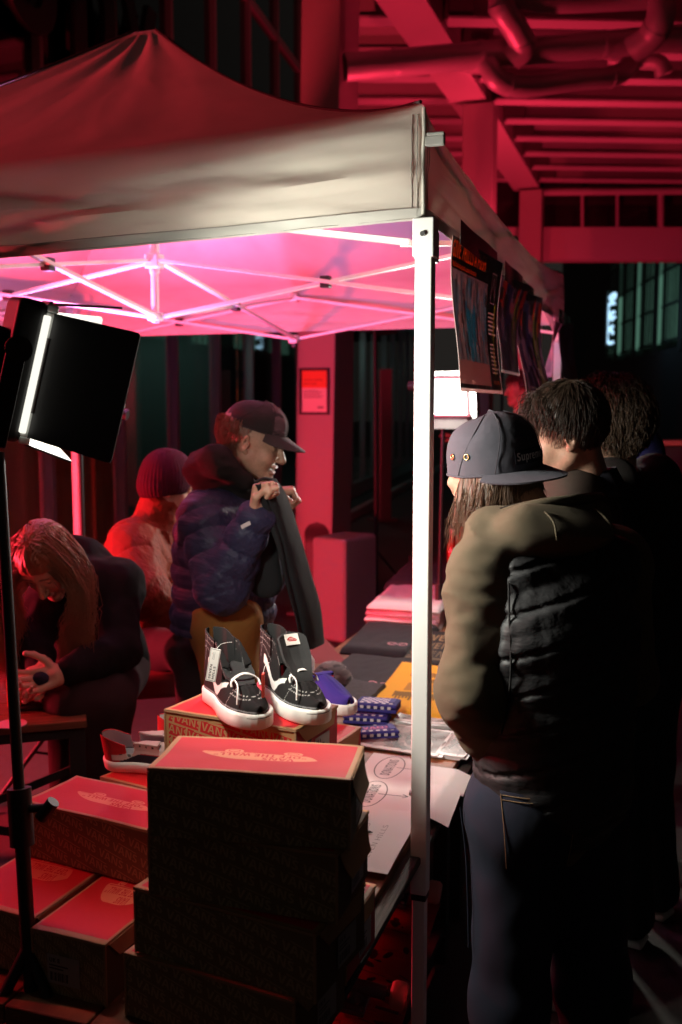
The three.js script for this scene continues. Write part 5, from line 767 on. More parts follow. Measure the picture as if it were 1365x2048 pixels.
{ // drinks beyond the light stand
  const base = 0.72, c = onY(938, 1128, base), t = thing('drinks_table', 'small dark table crowded with bottles and cups behind the olive sleeve', 'table', c.clone().setY(0)); lpart(t, 'top', new RoundedBoxGeometry(0.8, 0.03, 0.6, 1, 0.006), M.blackMatt, [0.05, base - 0.016, -0.1]); for (const x of [-0.3, 0.4]) for (const z of [-0.36, 0.16]) lpart(t, 'leg', new RoundedBoxGeometry(0.04, base - 0.03, 0.04, 1, 0.003), M.blackMatt, [x, (base - 0.03) / 2, z]);
  const prof = [[0, 0], [0.032, 0], [0.034, 0.01], [0.034, 0.13], [0.014, 0.18], [0.014, 0.215], [0, 0.215]].map((q) => new THREE.Vector2(...q)), cupP = [[0, 0], [0.03, 0], [0.042, 0.12], [0.045, 0.122], [0.04, 0.118], [0.028, 0.004], [0, 0.004]].map((q) => new THREE.Vector2(...q));
  const red = mat([0.6, 0.08, 0.03], 0.15, { transmission: 0.5, thickness: 0.05 }), pk = mat([0.75, 0.45, 0.5], 0.35), g1 = new THREE.LatheGeometry(prof, 18), g2 = new THREE.LatheGeometry(cupP, 20), capG = new THREE.CylinderGeometry(0.016, 0.016, 0.024, 14);
  const spots = [[905, 1120, 1, 'red bottle with a pale cap at the left of the drinks'], [925, 1100, 1, 'red bottle behind, second from the left among the drinks'], [925, 1092, 0, 'pale pink cup at the back left of the drinks'], [945, 1098, 0, 'pale pink cup in the middle of the drinks'], [952, 1110, 1, 'red bottle nearest the olive sleeve'], [962, 1095, 0, 'pale pink cup at the right of the drinks']];
  for (const [px, py, k, lab] of spots) { const p = onY(px, py + 14, base + 0.001), q = thing(k ? 'drink_bottle' : 'paper_cup', lab, k ? 'bottle' : 'cup', p); lpart(q, k ? 'bottle' : 'cup', k ? g1 : g2, k ? red : pk); if (k) lpart(q, 'cap', capG, pk, [0, 0.225, 0]); else lpart(q, 'drink', new THREE.CircleGeometry(0.037, 18).rotateX(-Math.PI / 2), mat([0.5, 0.1, 0.08], 0.2), [0, 0.1, 0]); }
}
// ---------- people ----------
M.skin = mat([1, 1, 1], 0.5, { vertexColors: true, bumpMap: rep(T_ROUGH, 16), bumpScale: 0.0009, sheen: 0.2, sheenColor: rgb(0.3, 0.2, 0.2) });
M.denim = mat([0.015, 0.019, 0.038], 0.9, { bumpMap: rep(T_CLOTH, 50), bumpScale: 0.0008 });
const dirOf = (deg) => v3(Math.sin(deg * Math.PI / 180), 0, Math.cos(deg * Math.PI / 180));
function headFrame(c, yaw, pitch = 0, roll = 0) { // z the way the face looks, y up, x the person's left; pitch > 0 looks down
  const m = new THREE.Matrix4().makeRotationFromEuler(new THREE.Euler(pitch * Math.PI / 180, yaw * Math.PI / 180, roll * Math.PI / 180, 'YXZ')); return m.setPosition(c);
}
const L2 = (F) => (x, y, z) => v3(x, y, z).applyMatrix4(F);
function headPrims(F, o = {}) {
  const p = L2(F), q = new THREE.Quaternion().setFromRotationMatrix(F), e = (x, y, z, r, s, ex) => { const t = ell(p(x, y, z), r, ex ? q.clone().multiply(new THREE.Quaternion().setFromEuler(new THREE.Euler(...ex))) : q); return s ? sm(t, s) : t; }, c = (a, b, r1, r2, s) => sm(cap(p(...a), p(...b), r1, r2), s ?? 0.014);
  const sml = o.smile ?? 0;
  const out = [e(0, 0.035, -0.014, [0.075, 0.088, 0.095]), e(0, -0.02, 0.032, [0.06, 0.085, 0.058], 0.03), c([0.05, -0.05, 0.0], [0.012, -0.1, 0.07], 0.021, 0.016, 0.028), c([-0.05, -0.05, 0.0], [-0.012, -0.1, 0.07], 0.021, 0.016, 0.028), e(0, -0.103, 0.078, [0.019, 0.016, 0.016], 0.02),
    e(0.036, -0.032, 0.062, [0.024, 0.026, 0.024], 0.022), e(-0.036, -0.032, 0.062, [0.024, 0.026, 0.024], 0.022),
    c([-0.04, 0.03, 0.072], [0.04, 0.03, 0.072], 0.013, 0.013, 0.016), c([0, 0.022, 0.086], [0, -0.03, 0.113], 0.0085, 0.0125, 0.01), e(0.0105, -0.034, 0.1, [0.008, 0.007, 0.01], 0.007), e(-0.0105, -0.034, 0.1, [0.008, 0.007, 0.01], 0.007),
    { ...e(0.031, 0.008, 0.094, [0.017, 0.011, 0.016]), op: 's', s: 0.014 }, { ...e(-0.031, 0.008, 0.094, [0.017, 0.011, 0.016]), op: 's', s: 0.014 },
    e(0.031, 0.007, 0.074, [0.0125, 0.0125, 0.0125], 0.002), e(-0.031, 0.007, 0.074, [0.0125, 0.0125, 0.0125], 0.002), c([0.016, 0.015, 0.087], [0.045, 0.013, 0.079], 0.0032, 0.003, 0.004), c([-0.016, 0.015, 0.087], [-0.045, 0.013, 0.079], 0.0032, 0.003, 0.004),
    e(0, -0.06 + 0.002 * sml, 0.092, [0.024 + 0.006 * sml, 0.006, 0.011], 0.007), e(0, -0.074 - 0.005 * sml, 0.088, [0.02 + 0.006 * sml, 0.007, 0.011], 0.007)];
  if (sml) out.push({ ...e(0, -0.067, 0.098, [0.024, 0.0042, 0.016]), op: 's', s: 0.003 });
  for (const s of [-1, 1]) out.push(e(s * 0.081, 0.0, -0.014, [0.0085, 0.033, 0.021], 0.006, [0.2, s * 0.5, s * -0.12]), { ...e(s * 0.09, 0.003, -0.006, [0.007, 0.021, 0.011], 0, [0.2, s * 0.5, 0]), op: 's', s: 0.005 }, e(s * 0.079, -0.026, -0.002, [0.006, 0.011, 0.009], 0.005), e(s * 0.08, 0.0, 0.002, [0.005, 0.009, 0.005], 0.003));
  out.push(sm(cap(p(0, -0.03, -0.03), o.neck ?? p(0, -0.2, -0.05), 0.055, 0.062), 0.03));
  return out;
}
const SKIN = [0.5, 0.29, 0.2];
function headColour(F, o = {}) { const I = F.clone().invert(), q = v3(), base = o.skin ?? SKIN, brow = o.brow ?? [0.06, 0.035, 0.02];
  return (x, y, z) => { q.set(x, y, z).applyMatrix4(I); const n = 1 + 0.22 * fbm(q.x * 40, q.y * 40, q.z * 40, 2) + 0.12 * noise(q.x * 260, q.y * 260, q.z * 260); const mix = (a, b, k) => [lerp(a[0], b[0], k), lerp(a[1], b[1], k), lerp(a[2], b[2], k)];
    let c = [base[0] * n, base[1] * n, base[2] * n]; if (Math.abs(q.x) < 0.1 && q.z > 0.02 && Math.abs(q.y) < 0.16) {
      const ax = Math.abs(q.x); c = mix(c, brow, 0.85 * sstep(0.006, 0.003, Math.abs(q.y - 0.031 - 0.06 * (0.03 - Math.abs(ax - 0.03)) * 1)) * sstep(0.009, 0.014, ax) * sstep(0.052, 0.044, ax) * (q.z > 0.05 ? 1 : 0));
      c = mix(c, [0.5, 0.17, 0.14], 0.75 * sstep(0.03, 0.022, ax) * sstep(0.016, 0.011, Math.abs(q.y + 0.067)) * (q.z > 0.084 ? 1 : 0)); if (o.smile && ax < 0.022 && Math.abs(q.y + 0.066) < 0.0036 && q.z > 0.07) c = [0.72, 0.68, 0.6];
      c = mix(c, [0.06, 0.04, 0.03], sstep(0.0075, 0.006, Math.hypot(ax - 0.031, q.y - 0.006)) * (q.z > 0.07 && q.z < 0.092 ? 1 : 0)); c = mix(c, [0.58, 0.2, 0.14], 0.25 * sstep(0.03, 0.01, Math.hypot(ax - 0.04, q.y + 0.03)));
      if (o.stubble) c = mix(c, [0.1, 0.07, 0.05], o.stubble * sstep(-0.03, -0.06, q.y) * (0.6 + 0.4 * noise(q.x * 300, q.y * 300, q.z * 300))); }
    return c; };
}
// hand: wrist at the origin of F, fingers along y, palm looking along z, thumb on the +x side (mirror with s = -1)
function handPrims(F, s, curl, o = {}) {
  const p = (x, y, z) => v3(x * s, y, z).applyMatrix4(F), out = [sm(cap(p(0, -0.03, 0), p(0, 0.02, 0), 0.024, 0.026), 0.02), sm(cap(p(0.02, 0.02, 0), p(0.03, 0.085, 0), 0.016, 0.013), 0.012), sm(cap(p(0, 0.015, 0), p(0.004, 0.09, -0.002), 0.018, 0.0135), 0.012), sm(cap(p(-0.02, 0.02, 0), p(-0.03, 0.082, 0), 0.016, 0.012), 0.012)];
  const fl = [[0.032, 0.09, 0.043, 0.026, 0.02, 0.009], [0.0115, 0.094, 0.047, 0.03, 0.021, 0.0092], [-0.0105, 0.091, 0.044, 0.027, 0.021, 0.0088], [-0.031, 0.083, 0.034, 0.021, 0.018, 0.0078]];
  fl.forEach(([x, y, l1, l2, l3, r], i) => { const c = Array.isArray(curl) ? curl[i] : curl; let a = 0, P = [x, y, 0]; const spread = (o.spread ?? 0.08) * (1.5 - i); [l1, l2, l3].forEach((l, k) => { a += c * [0.9, 1.15, 0.75][k]; const N = [P[0] + Math.sin(spread) * l * Math.cos(a), P[1] + Math.cos(a) * l, P[2] + Math.sin(a) * l]; out.push(sm(cap(p(...P), p(...N), r * (1 - 0.07 * k), r * (0.93 - 0.07 * k)), 0.004)); P = N; }); });
  const [ta, tb2] = o.thumb ?? [0.7, 0.5]; let P = [0.024, 0.026, 0.004], a = ta; [[0.042, 0.013], [0.032, 0.0105], [0.026, 0.0092]].forEach(([l, r], k) => { const N = [P[0] + Math.sin(a) * l, P[1] + Math.cos(a) * l * 0.9, P[2] + l * (0.25 + tb2 * 0.5 * k)]; out.push(sm(cap(p(...P), p(...N), r, r * 0.92), 0.007)); P = N; a -= tb2 * 0.7; });
  return out;
}
// walk from p along -dir until the surface of a field is met
function touch(f, p, dir) { const q = p.clone(); for (let i = 0; i < 60; i++) { const d = f(q.x, q.y, q.z); if (d < 0.0006) break; q.addScaledVector(dir, -Math.min(d * 0.8, 0.02)); } return q; }
function patch(f, c, out, up, w, h, off, thick, nu = 16, nv = 12) { const r = up.clone().cross(out).normalize(), u2 = out.clone().cross(r).normalize(); return sheet((u, v) => touch(f, c.clone().addScaledVector(r, (u - 0.5) * (typeof w === 'function' ? w(v) : w)).addScaledVector(u2, (v - 0.5) * h).addScaledVector(out, 0.12), out).addScaledVector(out, off), nu, nv, thick); }
const seamOn = (f, pts, dir, r, off = 0.001) => tube(pts.map((p) => touch(f, p.clone().addScaledVector(dir, 0.12), dir).addScaledVector(dir, off)), r, pts.length * 5, 5);
// joints of a standing figure; f faces along yaw
function stand(x, z, yaw, h = 1.76, o = {}) {
  const f = dirOf(yaw), l = v3(f.z, 0, -f.x), P = (s, y, w = 0) => v3(x, y * h / 1.76, z).addScaledVector(l, s).addScaledVector(f, w), k = o.lean ?? 0;
  const J = { f, l, h, pelvis: P(0, 0.97), waist: P(0, 1.1, k * 0.2), chest: P(0, 1.31, 0.01 + k * 0.6), neck: P(0, 1.49, k), head: P(0, 1.635, 0.03 + k * 1.4) };
  for (const [n, s] of [['L', 1], ['R', -1]]) Object.assign(J, { ['sh' + n]: P(s * 0.185, 1.43, k * 0.9), ['el' + n]: P(s * 0.245, 1.14, k * 0.7 + (o.elbow ?? -0.02)), ['wr' + n]: P(s * (o.wristIn ?? 0.2), o.wristY ?? 0.92, (o.wristF ?? 0.1) + k * 0.6), ['hip' + n]: P(s * 0.09, 0.93), ['kn' + n]: P(s * 0.1, 0.5, 0.02), ['an' + n]: P(s * 0.11, 0.09, -0.02), ['toe' + n]: P(s * 0.13, 0.03, 0.16) });
  return J;
}
function skinPrims(J) { const a = [cap(J.pelvis, J.chest, 0.1, 0.11, { flat: J.f, k: 0.7 }), cap(J.chest, J.neck, 0.09, 0.055, { flat: J.f, k: 0.8 }), cap(J.shL, J.shR, 0.05, 0.05)];
  for (const s of ['L', 'R']) { a.push(cap(J['sh' + s], J['el' + s], 0.046, 0.038), cap(J['el' + s], J['wr' + s], 0.036, 0.026), cap(J['hip' + s], J['kn' + s], 0.075, 0.052), cap(J['kn' + s], J['an' + s], 0.05, 0.036), cap(J['an' + s], J['toe' + s], 0.034, 0.024)); } return a; }
const bodyColour = (o) => { const n = o.skin ?? SKIN; return () => n; };
// the whole figure's skin in one mesh: coarse body, fine head and hands
function body(t, J, F, o = {}) {
  const list = [polygonize(skinPrims(J), 0.02, { S: 0.04, color: bodyColour(o) }), polygonize(headPrims(F, { ...o, neck: J.neck }), o.headCell ?? 0.0045, { S: 0.02, color: headColour(F, o) })];
  for (const h of o.hands ?? []) list.push(polygonize(handPrims(...h), 0.0032, { S: 0.006, color: bodyColour(o) }));
  return part(t, 'body', list, M.skin);
}
const folds = (amp, f, s) => (x, y, z, d) => d + amp * fbm(x * f, y * f * 0.8, z * f + s, 2);
function trousers(t, J, m, o = {}) { const r = o.r ?? 1, a = [ell(J.pelvis.clone().add(v3(0, -0.02, 0)), [0.155 * r, 0.12, 0.155 * r], null), ]; a[0] = cap(J.hipL.clone().add(v3(0, 0.05, 0)), J.hipR.clone().add(v3(0, 0.05, 0)), 0.105 * r, 0.105 * r, { flat: J.f, k: 1.05 }); a.push(cap(J.pelvis, J.pelvis.clone().add(v3(0, 0.08, 0)), 0.135 * r, 0.14 * r, { flat: J.f, k: 0.8 }));
  for (const s of ['L', 'R']) { a.push(cap(J['hip' + s], J['kn' + s], 0.098 * r, 0.076 * r), cap(J['kn' + s], J['an' + s], 0.074 * r, (o.cuff ?? 0.072) * r, {})); }
  if (o.add) a.push(...o.add(J)); a.push(...(o.cut ?? []));
  const warp = folds(o.fold ?? 0.007, 11, o.seed ?? 3), g = polygonize(a, o.cell ?? 0.011, { S: 0.05, warp }); part(t, o.name ?? 'trousers', g, m); return fieldOf(a, 0.05, warp); }
function shoesFor(t, J, m, soleM) { for (const s of ['L', 'R']) { const a = J['an' + s], b = J['toe' + s], up = polygonize([cap(a.clone().setY(0.075), b.clone().setY(0.05), 0.045, 0.036, {}), cap(a.clone().add(v3(0, 0.02, 0)), a.clone().setY(0.05), 0.045, 0.045), sub(ell(b.clone().setY(-0.2), [0.5, 0.222, 0.5]))], 0.008, { S: 0.02 }); const sh = part(t, 'shoe', up, m); const d = b.clone().sub(a).setY(0), L = d.length() + 0.08; d.normalize(); const F = basis(d, v3(0, 1, 0), d.clone().cross(v3(0, 1, 0)), a.clone().setY(0.014).addScaledVector(d, L / 2 - 0.045)); part(sh, 'sole', new RoundedBoxGeometry(L, 0.026, 0.09, 3, 0.012).applyMatrix4(F), soleM ?? M.white); } }
function top_(t, name, J, m, o = {}) { // torso and sleeves in one garment
  const b = o.b ?? 1, a = [cap(J.hem ?? J.pelvis, J.chest, (o.hemR ?? 0.15) * b, 0.155 * b, { flat: J.f, k: o.k ?? 0.74, amp: o.amp, n: o.n, ph: 0.5 }), cap(J.chest, J.neck.clone().add(v3(0, -0.03, 0)), 0.15 * b, 0.075, { flat: J.f, k: 0.8 })];
  if (!o.noArms) for (const s of ['L', 'R']) { const w = o.arm ?? 1, an = o.an ?? 0; a.push(sm(cap(J['sh' + s], J['el' + s], 0.074 * w, 0.062 * w, { amp: o.armAmp, n: an, ph: 0.2 }), 0.035), sm(cap(J['el' + s], J['wr' + s], 0.062 * w, 0.044 * w, { amp: o.armAmp, n: an, ph: 0.1 }), 0.03)); a.push(sm(cap(J.chest.clone().lerp(J.neck, 0.55), J['sh' + s], 0.08, 0.07), 0.05)); }
  if (o.add) a.push(...o.add(J)); if (o.hemCut) a.push({ op: 's', s: 0.02, lo: [-99, -99, -99], hi: [99, o.hemCut, 99], d: (x, y) => y - o.hemCut }); if (o.cut) a.push(...o.cut(J));
  const w0 = folds(o.fold ?? 0.008, o.ff ?? 10, o.seed ?? 7), warp = o.warp ? (x, y, z, d) => o.warp(x, y, z, w0(x, y, z, d)) : w0; const f = fieldOf(a, o.S ?? 0.05, warp); part(t, name, polygonize(a, o.cell ?? 0.01, { S: o.S ?? 0.05, warp }), m); return f; }
// hair as tufts over a head: f gives a root and how far the lock falls
function locks(n, seed, root, path, r0, r1) { const r = rng(seed), out = []; for (let i = 0; i < n; i++) { const q = root(r, i); if (q) out.push(path(q, r, i)); } return strands(out, r0, r1); }
function hairCap(F, grow, keep, seed, amp = 0.006, cell = 0.005) { // close hair: the skull thickened and cut by keep(local) > 0
  const I = F.clone().invert(), q = v3(), Q = new THREE.Quaternion().setFromRotationMatrix(F), p = L2(F), a = [ell(p(0, 0.038, -0.016), [0.078 + grow, 0.09 + grow, 0.098 + grow], Q)];
  return polygonize(a, cell, { warp: (x, y, z, d) => { q.set(x, y, z).applyMatrix4(I); const w = Math.atan2(q.x, q.z); return Math.max(d + amp * fbm(w * 9 + q.y * 12, q.y * 22, q.z * 14 + seed, 3), -keep(q.x, q.y, q.z) ); } });
}
// a cap in its own frame: z towards the brim
function capHat(t, F, o) {
  const p = L2(F), rx = o.rx ?? 0.083, rz = o.rz ?? 0.1, H = o.H ?? 0.112, rim = (a) => [rx * Math.sin(a), rz * Math.cos(a)], sup = (v) => Math.pow(1 - Math.pow(v, o.pow ?? 2.9), 0.5);
  const skin = (a, v, off = 0) => { const [x, z] = rim(a), s = sup(v) * (1 + 0.05 * v * (1 - v)), y = H * v * (1 - 0.1 * Math.sin(a * 0.5) ** 2 * v) , k = 1 + off / 0.09; return p(x * s * k + 0.0022 * noise(a * 3, v * 5, 2), y + off * v, z * s * k); };
  part(t, 'cap_crown', sheet((u, v) => skin(u * Math.PI * 2, v), 72, 22, 0.0025), o.crownMat ?? o.m);
  const seam = o.seamMat ?? o.m; for (const a of o.seams ?? [0.62, -0.62, 2.3, -2.3]) part(t, 'cap_seam', tube(Array.from({ length: 12 }, (_, i) => skin(a * (1 - 0.35 * (i / 11)), 0.02 + 0.95 * i / 11, 0.0012)), 0.0011, 30, 5), seam);
  part(t, 'cap_band', tube(Array.from({ length: 40 }, (_, i) => skin(i / 40 * 2 * Math.PI, 0.0, 0.001)), 0.0024, 90, 5, true), o.m);
  const bw = o.brimW ?? 1.08, bl = o.brim ?? 0.068; part(t, 'cap_brim', sheet((u, v) => { const a = lerp(-bw, bw, u), [x, z] = rim(a), e = bl * Math.pow(Math.max(0, Math.cos(a / bw * Math.PI / 2)), 0.55) * v; return p(x * (1 + 0.16 * v), -0.001 - (o.droop ?? 0.12) * e - (o.curve ?? 4) * x * x * v * 0.5, z + e); }, 40, 12, 0.004), o.brimMat ?? o.m);
  for (let k = 1; k < 5; k++) part(t, 'brim_stitch', tube(Array.from({ length: 20 }, (_, i) => { const a = lerp(-bw * 0.94, bw * 0.94, i / 19), v = 0.25 + k * 0.17, [x, z] = rim(a), e = bl * Math.pow(Math.max(0, Math.cos(a / bw * Math.PI / 2)), 0.55) * v; return p(x * (1 + 0.16 * v), 0.0004 - (o.droop ?? 0.12) * e - (o.curve ?? 4) * x * x * v * 0.5, z + e); }), 0.0006, 40, 4), seam);
  return skin;
}
// hair that lies on the skull and runs away from its whorl; every path stays near the ellipsoid of the head
function flowHair(F, n, seed, o) {
  const r = rng(seed), p = L2(F), C = v3(0, 0.038, -0.016), R = v3(0.078, 0.09, 0.098).addScalar(o.grow ?? 0.014), W = v3(...(o.whorl ?? [0.01, 0.13, -0.05])), out = [];
  while (n > 0) { n--; const z = 2 * r() - 1, a = r() * 6.2832, s = Math.sqrt(1 - z * z), u = v3(s * Math.cos(a), z, s * Math.sin(a)), q = u.clone().multiply(R).add(C); if (o.keep(q.x, q.y, q.z) < 0) continue;
    const len = (o.len ?? 0.05) * (0.6 + 0.7 * r()), path = [], k = 6, c1 = r() * 6, cu = o.curl ?? 0, lift = (o.lift ?? 0.006) * r(), turn = (r() - 0.5) * (o.mess ?? 0.5); let x = q.clone();
    for (let i = 0; i <= k; i++) { const t = i / k, e = x.clone().sub(C).divide(R).normalize(), nrm = e.clone().divide(R).normalize(), on = e.clone().multiply(R).add(C).addScaledVector(nrm, -0.003 + lift * Math.sin(Math.PI * Math.min(1, t * 1.2)) + (o.flare ?? 0) * t * t + cu * Math.sin(t * 9 + c1)); path.push(p(on.x, on.y + cu * Math.cos(t * 8 + c1), on.z)); const d = x.clone().sub(W); d.addScaledVector(nrm, -d.dot(nrm)).normalize().addScaledVector(v3(...(o.bias ?? [0, -0.35, 0])), 1); const side = nrm.clone().cross(d).normalize(); d.addScaledVector(side, turn).normalize(); x.addScaledVector(d, len / k); }
    out.push(path); }
  return strands(out, o.r0 ?? 0.0013, 0.0003);
}
const hairM = (c) => mat(c, 0.42, { sheen: 0.4, sheenColor: rgb(0.4, 0.3, 0.2) });

// --- 1: the man in the cap, nearest, back to the camera ---
{
  const t = thing('person', 'person in backwards dark cap, olive hoodie and black quilted vest, back to camera', 'person', v3(0.42, 0, -1.98)), f = dirOf(-152), l = v3(f.z, 0, -f.x);
  const J = { f, l, pelvis: v3(0.43, 0.93, -1.97), hem: v3(0.43, 0.9, -1.97), waist: v3(0.43, 1.05, -1.97), chest: v3(0.42, 1.25, -1.97), neck: v3(0.375, 1.475, -2.03), head: v3(0.305, 1.56, -2.1), shL: v3(0.285, 1.372, -1.94), shR: v3(0.57, 1.375, -2.07), elL: v3(0.25, 1.15, -1.885), wrL: v3(0.325, 0.985, -2.0), elR: v3(0.62, 1.12, -2.1), wrR: v3(0.52, 0.98, -2.22), hipL: v3(0.36, 0.85, -1.94), hipR: v3(0.5, 0.86, -2.0), knL: v3(0.348, 0.47, -1.95), knR: v3(0.54, 0.47, -2.03), anL: v3(0.34, 0.09, -1.93), anR: v3(0.56, 0.09, -2.01), toeL: v3(0.3, 0.03, -2.1), toeR: v3(0.47, 0.03, -2.18) };
  const F = headFrame(v3(0.322, 1.545, -2.09), -136, 28, 4);
  body(t, J, F, { hands: [[dirM(v3(0.34, 0.95, -2.0), v3(0.1, -0.9, -0.1)), 1, 0.5]], stubble: 0.15 });
  trousers(t, J, M.denim, { name: 'jeans', r: 1.0, cuff: 0.074, fold: 0.01, seed: 5 });
  const jf = fieldOf([cap(J.hipL.clone().add(v3(0, 0.05, 0)), J.hipR.clone().add(v3(0, 0.05, 0)), 0.113, 0.113, { flat: f, k: 1.05 }), cap(J.hipL, J.knL, 0.106, 0.082), cap(J.hipR, J.knR, 0.106, 0.082), cap(J.pelvis, J.pelvis.clone().add(v3(0, 0.08, 0)), 0.146, 0.15, { flat: f, k: 0.8 })], 0.05);
  const back = v3(-0.06, 0, 1).normalize(), pc = at(1076, 1662, 1.84); const pk = part(t, 'jeans_pocket', patch(jf, pc, back, v3(0.03, 1, 0), (v) => lerp(0.125, 0.15, v), 0.15, 0.004, 0.003), M.denim);
  part(pk, 'stitching', [-1, 1].map((s) => seamOn(jf, [0, 0.3, 0.6, 1].map((k) => pc.clone().add(v3(s * lerp(0.06, 0.072, k), lerp(-0.072, 0.072, k), 0))), back, 0.0009, 0.0062)).concat([0.07, 0.062].map((y) => seamOn(jf, [-1, -0.4, 0.3, 1].map((k) => pc.clone().add(v3(k * 0.07, y, 0))), back, 0.0009, 0.0062))), mat([0.3, 0.2, 0.1], 0.8));
  part(t, 'side_seam', seamOn(jf, [0.9, 0.8, 0.7, 0.6].map((y) => v3(0.24, y, -1.93)), v3(-1, 0, 0.25).normalize(), 0.002), M.denim);
  shoesFor(t, J, mat([0.3, 0.05, 0.04], 0.7));
  const olive = mat([0.125, 0.1, 0.06], 0.95, { bumpMap: rep(T_CLOTH, 40), bumpScale: 0.0012, sheen: 0.5, sheenColor: rgb(0.2, 0.18, 0.12), sheenRoughness: 0.7 });
  const hb = (J) => [sm(cap(v3(0.3, 1.462, -1.985), v3(0.5, 1.478, -2.03), 0.042, 0.045), 0.055), sm(cap(v3(0.355, 1.475, -1.915), v3(0.5, 1.475, -1.965), 0.036, 0.04), 0.055), sm(ell(v3(0.43, 1.458, -1.9), [0.095, 0.034, 0.038]), 0.05)];
  const neckHole = () => [sub(ell(v3(0.36, 1.53, -2.06), [0.085, 0.075, 0.085]), 0.03)];
  top_(t, 'hoodie', J, olive, { b: 0.98, hemR: 0.156, arm: 0.93, add: (J) => [...hb(J), sm(cap(J.elL, J.elL.clone().lerp(J.wrL, 0.5), 0.066, 0.06), 0.03)], cut: neckHole, fold: 0.01, ff: 8, seed: 2, cell: 0.0085, warp: (x, y, z, d) => { const k = sstep(0.4, 0.22, x), a = y * 20 + x * 9 + 2.2 * fbm(x * 6, y * 5, z * 6, 2); return d + 0.008 * fbm(x * 5 + y * 4, y * 17, z * 5, 2) + 0.013 * (k * 0.9 + 0.25) * (Math.pow(Math.abs(Math.sin(a)), 0.7) - 0.6) * (0.55 + 0.6 * noise(x * 7, y * 5, 3)) + 0.004 * k * noise(x * 30, y * 55, z * 30); } });
  const hf = fieldOf([...hb(J), cap(J.shL, J.shR, 0.07, 0.07)], 0.04, folds(0.008, 8, 2));
  part(t, 'hood_seam', seamOn(hf, [[0.385, 1.515], [0.4, 1.49], [0.405, 1.46], [0.41, 1.435]].map(([x, y]) => v3(x, y, -1.85)), v3(-0.1, 0.35, 1).normalize(), 0.0022), olive); part(t, 'hood_seam', seamOn(hf, [[0.5, 1.52], [0.515, 1.49], [0.52, 1.46]].map(([x, y]) => v3(x, y, -1.88)), v3(0.1, 0.35, 1).normalize(), 0.0026), olive);
  const rimC = [[0.285, 1.45, -2.0], [0.315, 1.488, -1.955], [0.38, 1.512, -1.925], [0.45, 1.52, -1.935], [0.515, 1.52, -1.985], [0.53, 1.51, -2.04], [0.48, 1.49, -2.1]].map((q) => v3(...q)); part(t, 'hood_rim', tube(rimC, 0.011, 60, 10), olive); part(t, 'hood_lining', tube(rimC.map((q) => q.clone().add(v3(-0.02, -0.012, -0.02))), 0.016, 60, 8), cloth([0.02, 0.018, 0.015]));
  // quilted vest with a chevron at the middle of the back
  const cx = 0.53, quilt = (x, y, z, d) => { const k = Math.abs(x - cx), Y = (y + 0.33 * k - 1.3) / 0.078, c = Math.abs(Y - Math.round(Y)); return d + 0.007 * Math.exp(-((c / 0.07) ** 2)) - 0.005 * Math.cos((Y - Math.round(Y)) * Math.PI) + 0.0016 * noise(x * 70, y * 12, z * 70); };
  const vestA = (J) => [sm(cap(v3(0.345, 1.375, -1.92), v3(0.545, 1.385, -2.0), 0.058, 0.06), 0.05)];
  const vestM = mat([0.026, 0.026, 0.028], 0.6, { bumpMap: rep(T_WRINKLE, 14), bumpScale: 0.003 });
  const vf = top_(t, 'vest', { ...J, chest: v3(0.425, 1.25, -1.965), neck: v3(0.4, 1.45, -2.02), hem: v3(0.435, 0.955, -1.97) }, vestM, { b: 1.1, hemR: 0.15, k: 0.9, noArms: true, add: vestA, cut: () => [sub(cap(v3(0.2, 1.16, -1.88), v3(0.25, 1.42, -1.93), 0.1, 0.085), 0.02), sub(ell(v3(0.37, 1.56, -2.06), [0.13, 0.1, 0.11]), 0.03)], fold: 0.005, warp: quilt, cell: 0.0075 });
  part(t, 'vest_piping', seamOn(vf, [[0.318, 1.37], [0.325, 1.3], [0.332, 1.22], [0.325, 1.14], [0.31, 1.08]].map(([x, y]) => v3(x, y, -1.86)), v3(-0.35, 0, 0.94).normalize(), 0.0022), M.blackMatt);
  // cap worn backwards: its brim points right, towards the camera
  const CF = new THREE.Matrix4().makeRotationFromEuler(new THREE.Euler(-0.04, 36 * Math.PI / 180, 0.13, 'YXZ')).setPosition(v3(0.322, 1.57, -2.085));
  const capM = mat([0.085, 0.085, 0.105], 0.95, { bumpMap: rep(T_CLOTH, 10), bumpScale: 0.001, map: null });
  const sk = capHat(t, CF, { m: capM, seamMat: mat([0.05, 0.05, 0.062], 0.9), rx: 0.09, rz: 0.106, H: 0.125, pow: 3.2, brim: 0.07, droop: 0.22, curve: 3, seams: [0.85, -0.85, 1.7, -1.7] });
  const ltex = canvasTex(256, 72, (x) => { x.fillStyle = '#20222e'; x.fillRect(0, 0, 256, 72); x.fillStyle = '#e8e4dc'; x.font = 'bold 56px sans-serif'; x.textAlign = 'center'; x.fillText('Supreme', 128, 55, 236); });
  part(t, 'cap_logo', sheet((u, v) => sk(lerp(-0.42, 0.42, u), lerp(0.13, 0.36, v), 0.0022), 20, 4, 0.0008), mat([1, 1, 1], 0.85, { map: ltex }));
  for (const [a, v] of [[-1.42, 0.33], [-1.82, 0.33], [1.4, 0.33], [1.8, 0.33]]) { const q = sk(a, v, 0.002), n = q.clone().sub(v3(0.322, 1.6, -2.085)).normalize(); const F2 = dirM(q, n); part(t, 'cap_eyelet', new THREE.TorusGeometry(0.0055, 0.0016, 8, 20).rotateX(Math.PI / 2).applyMatrix4(F2), mat([0.5, 0.36, 0.15], 0.3, { metalness: 0.9 })); }
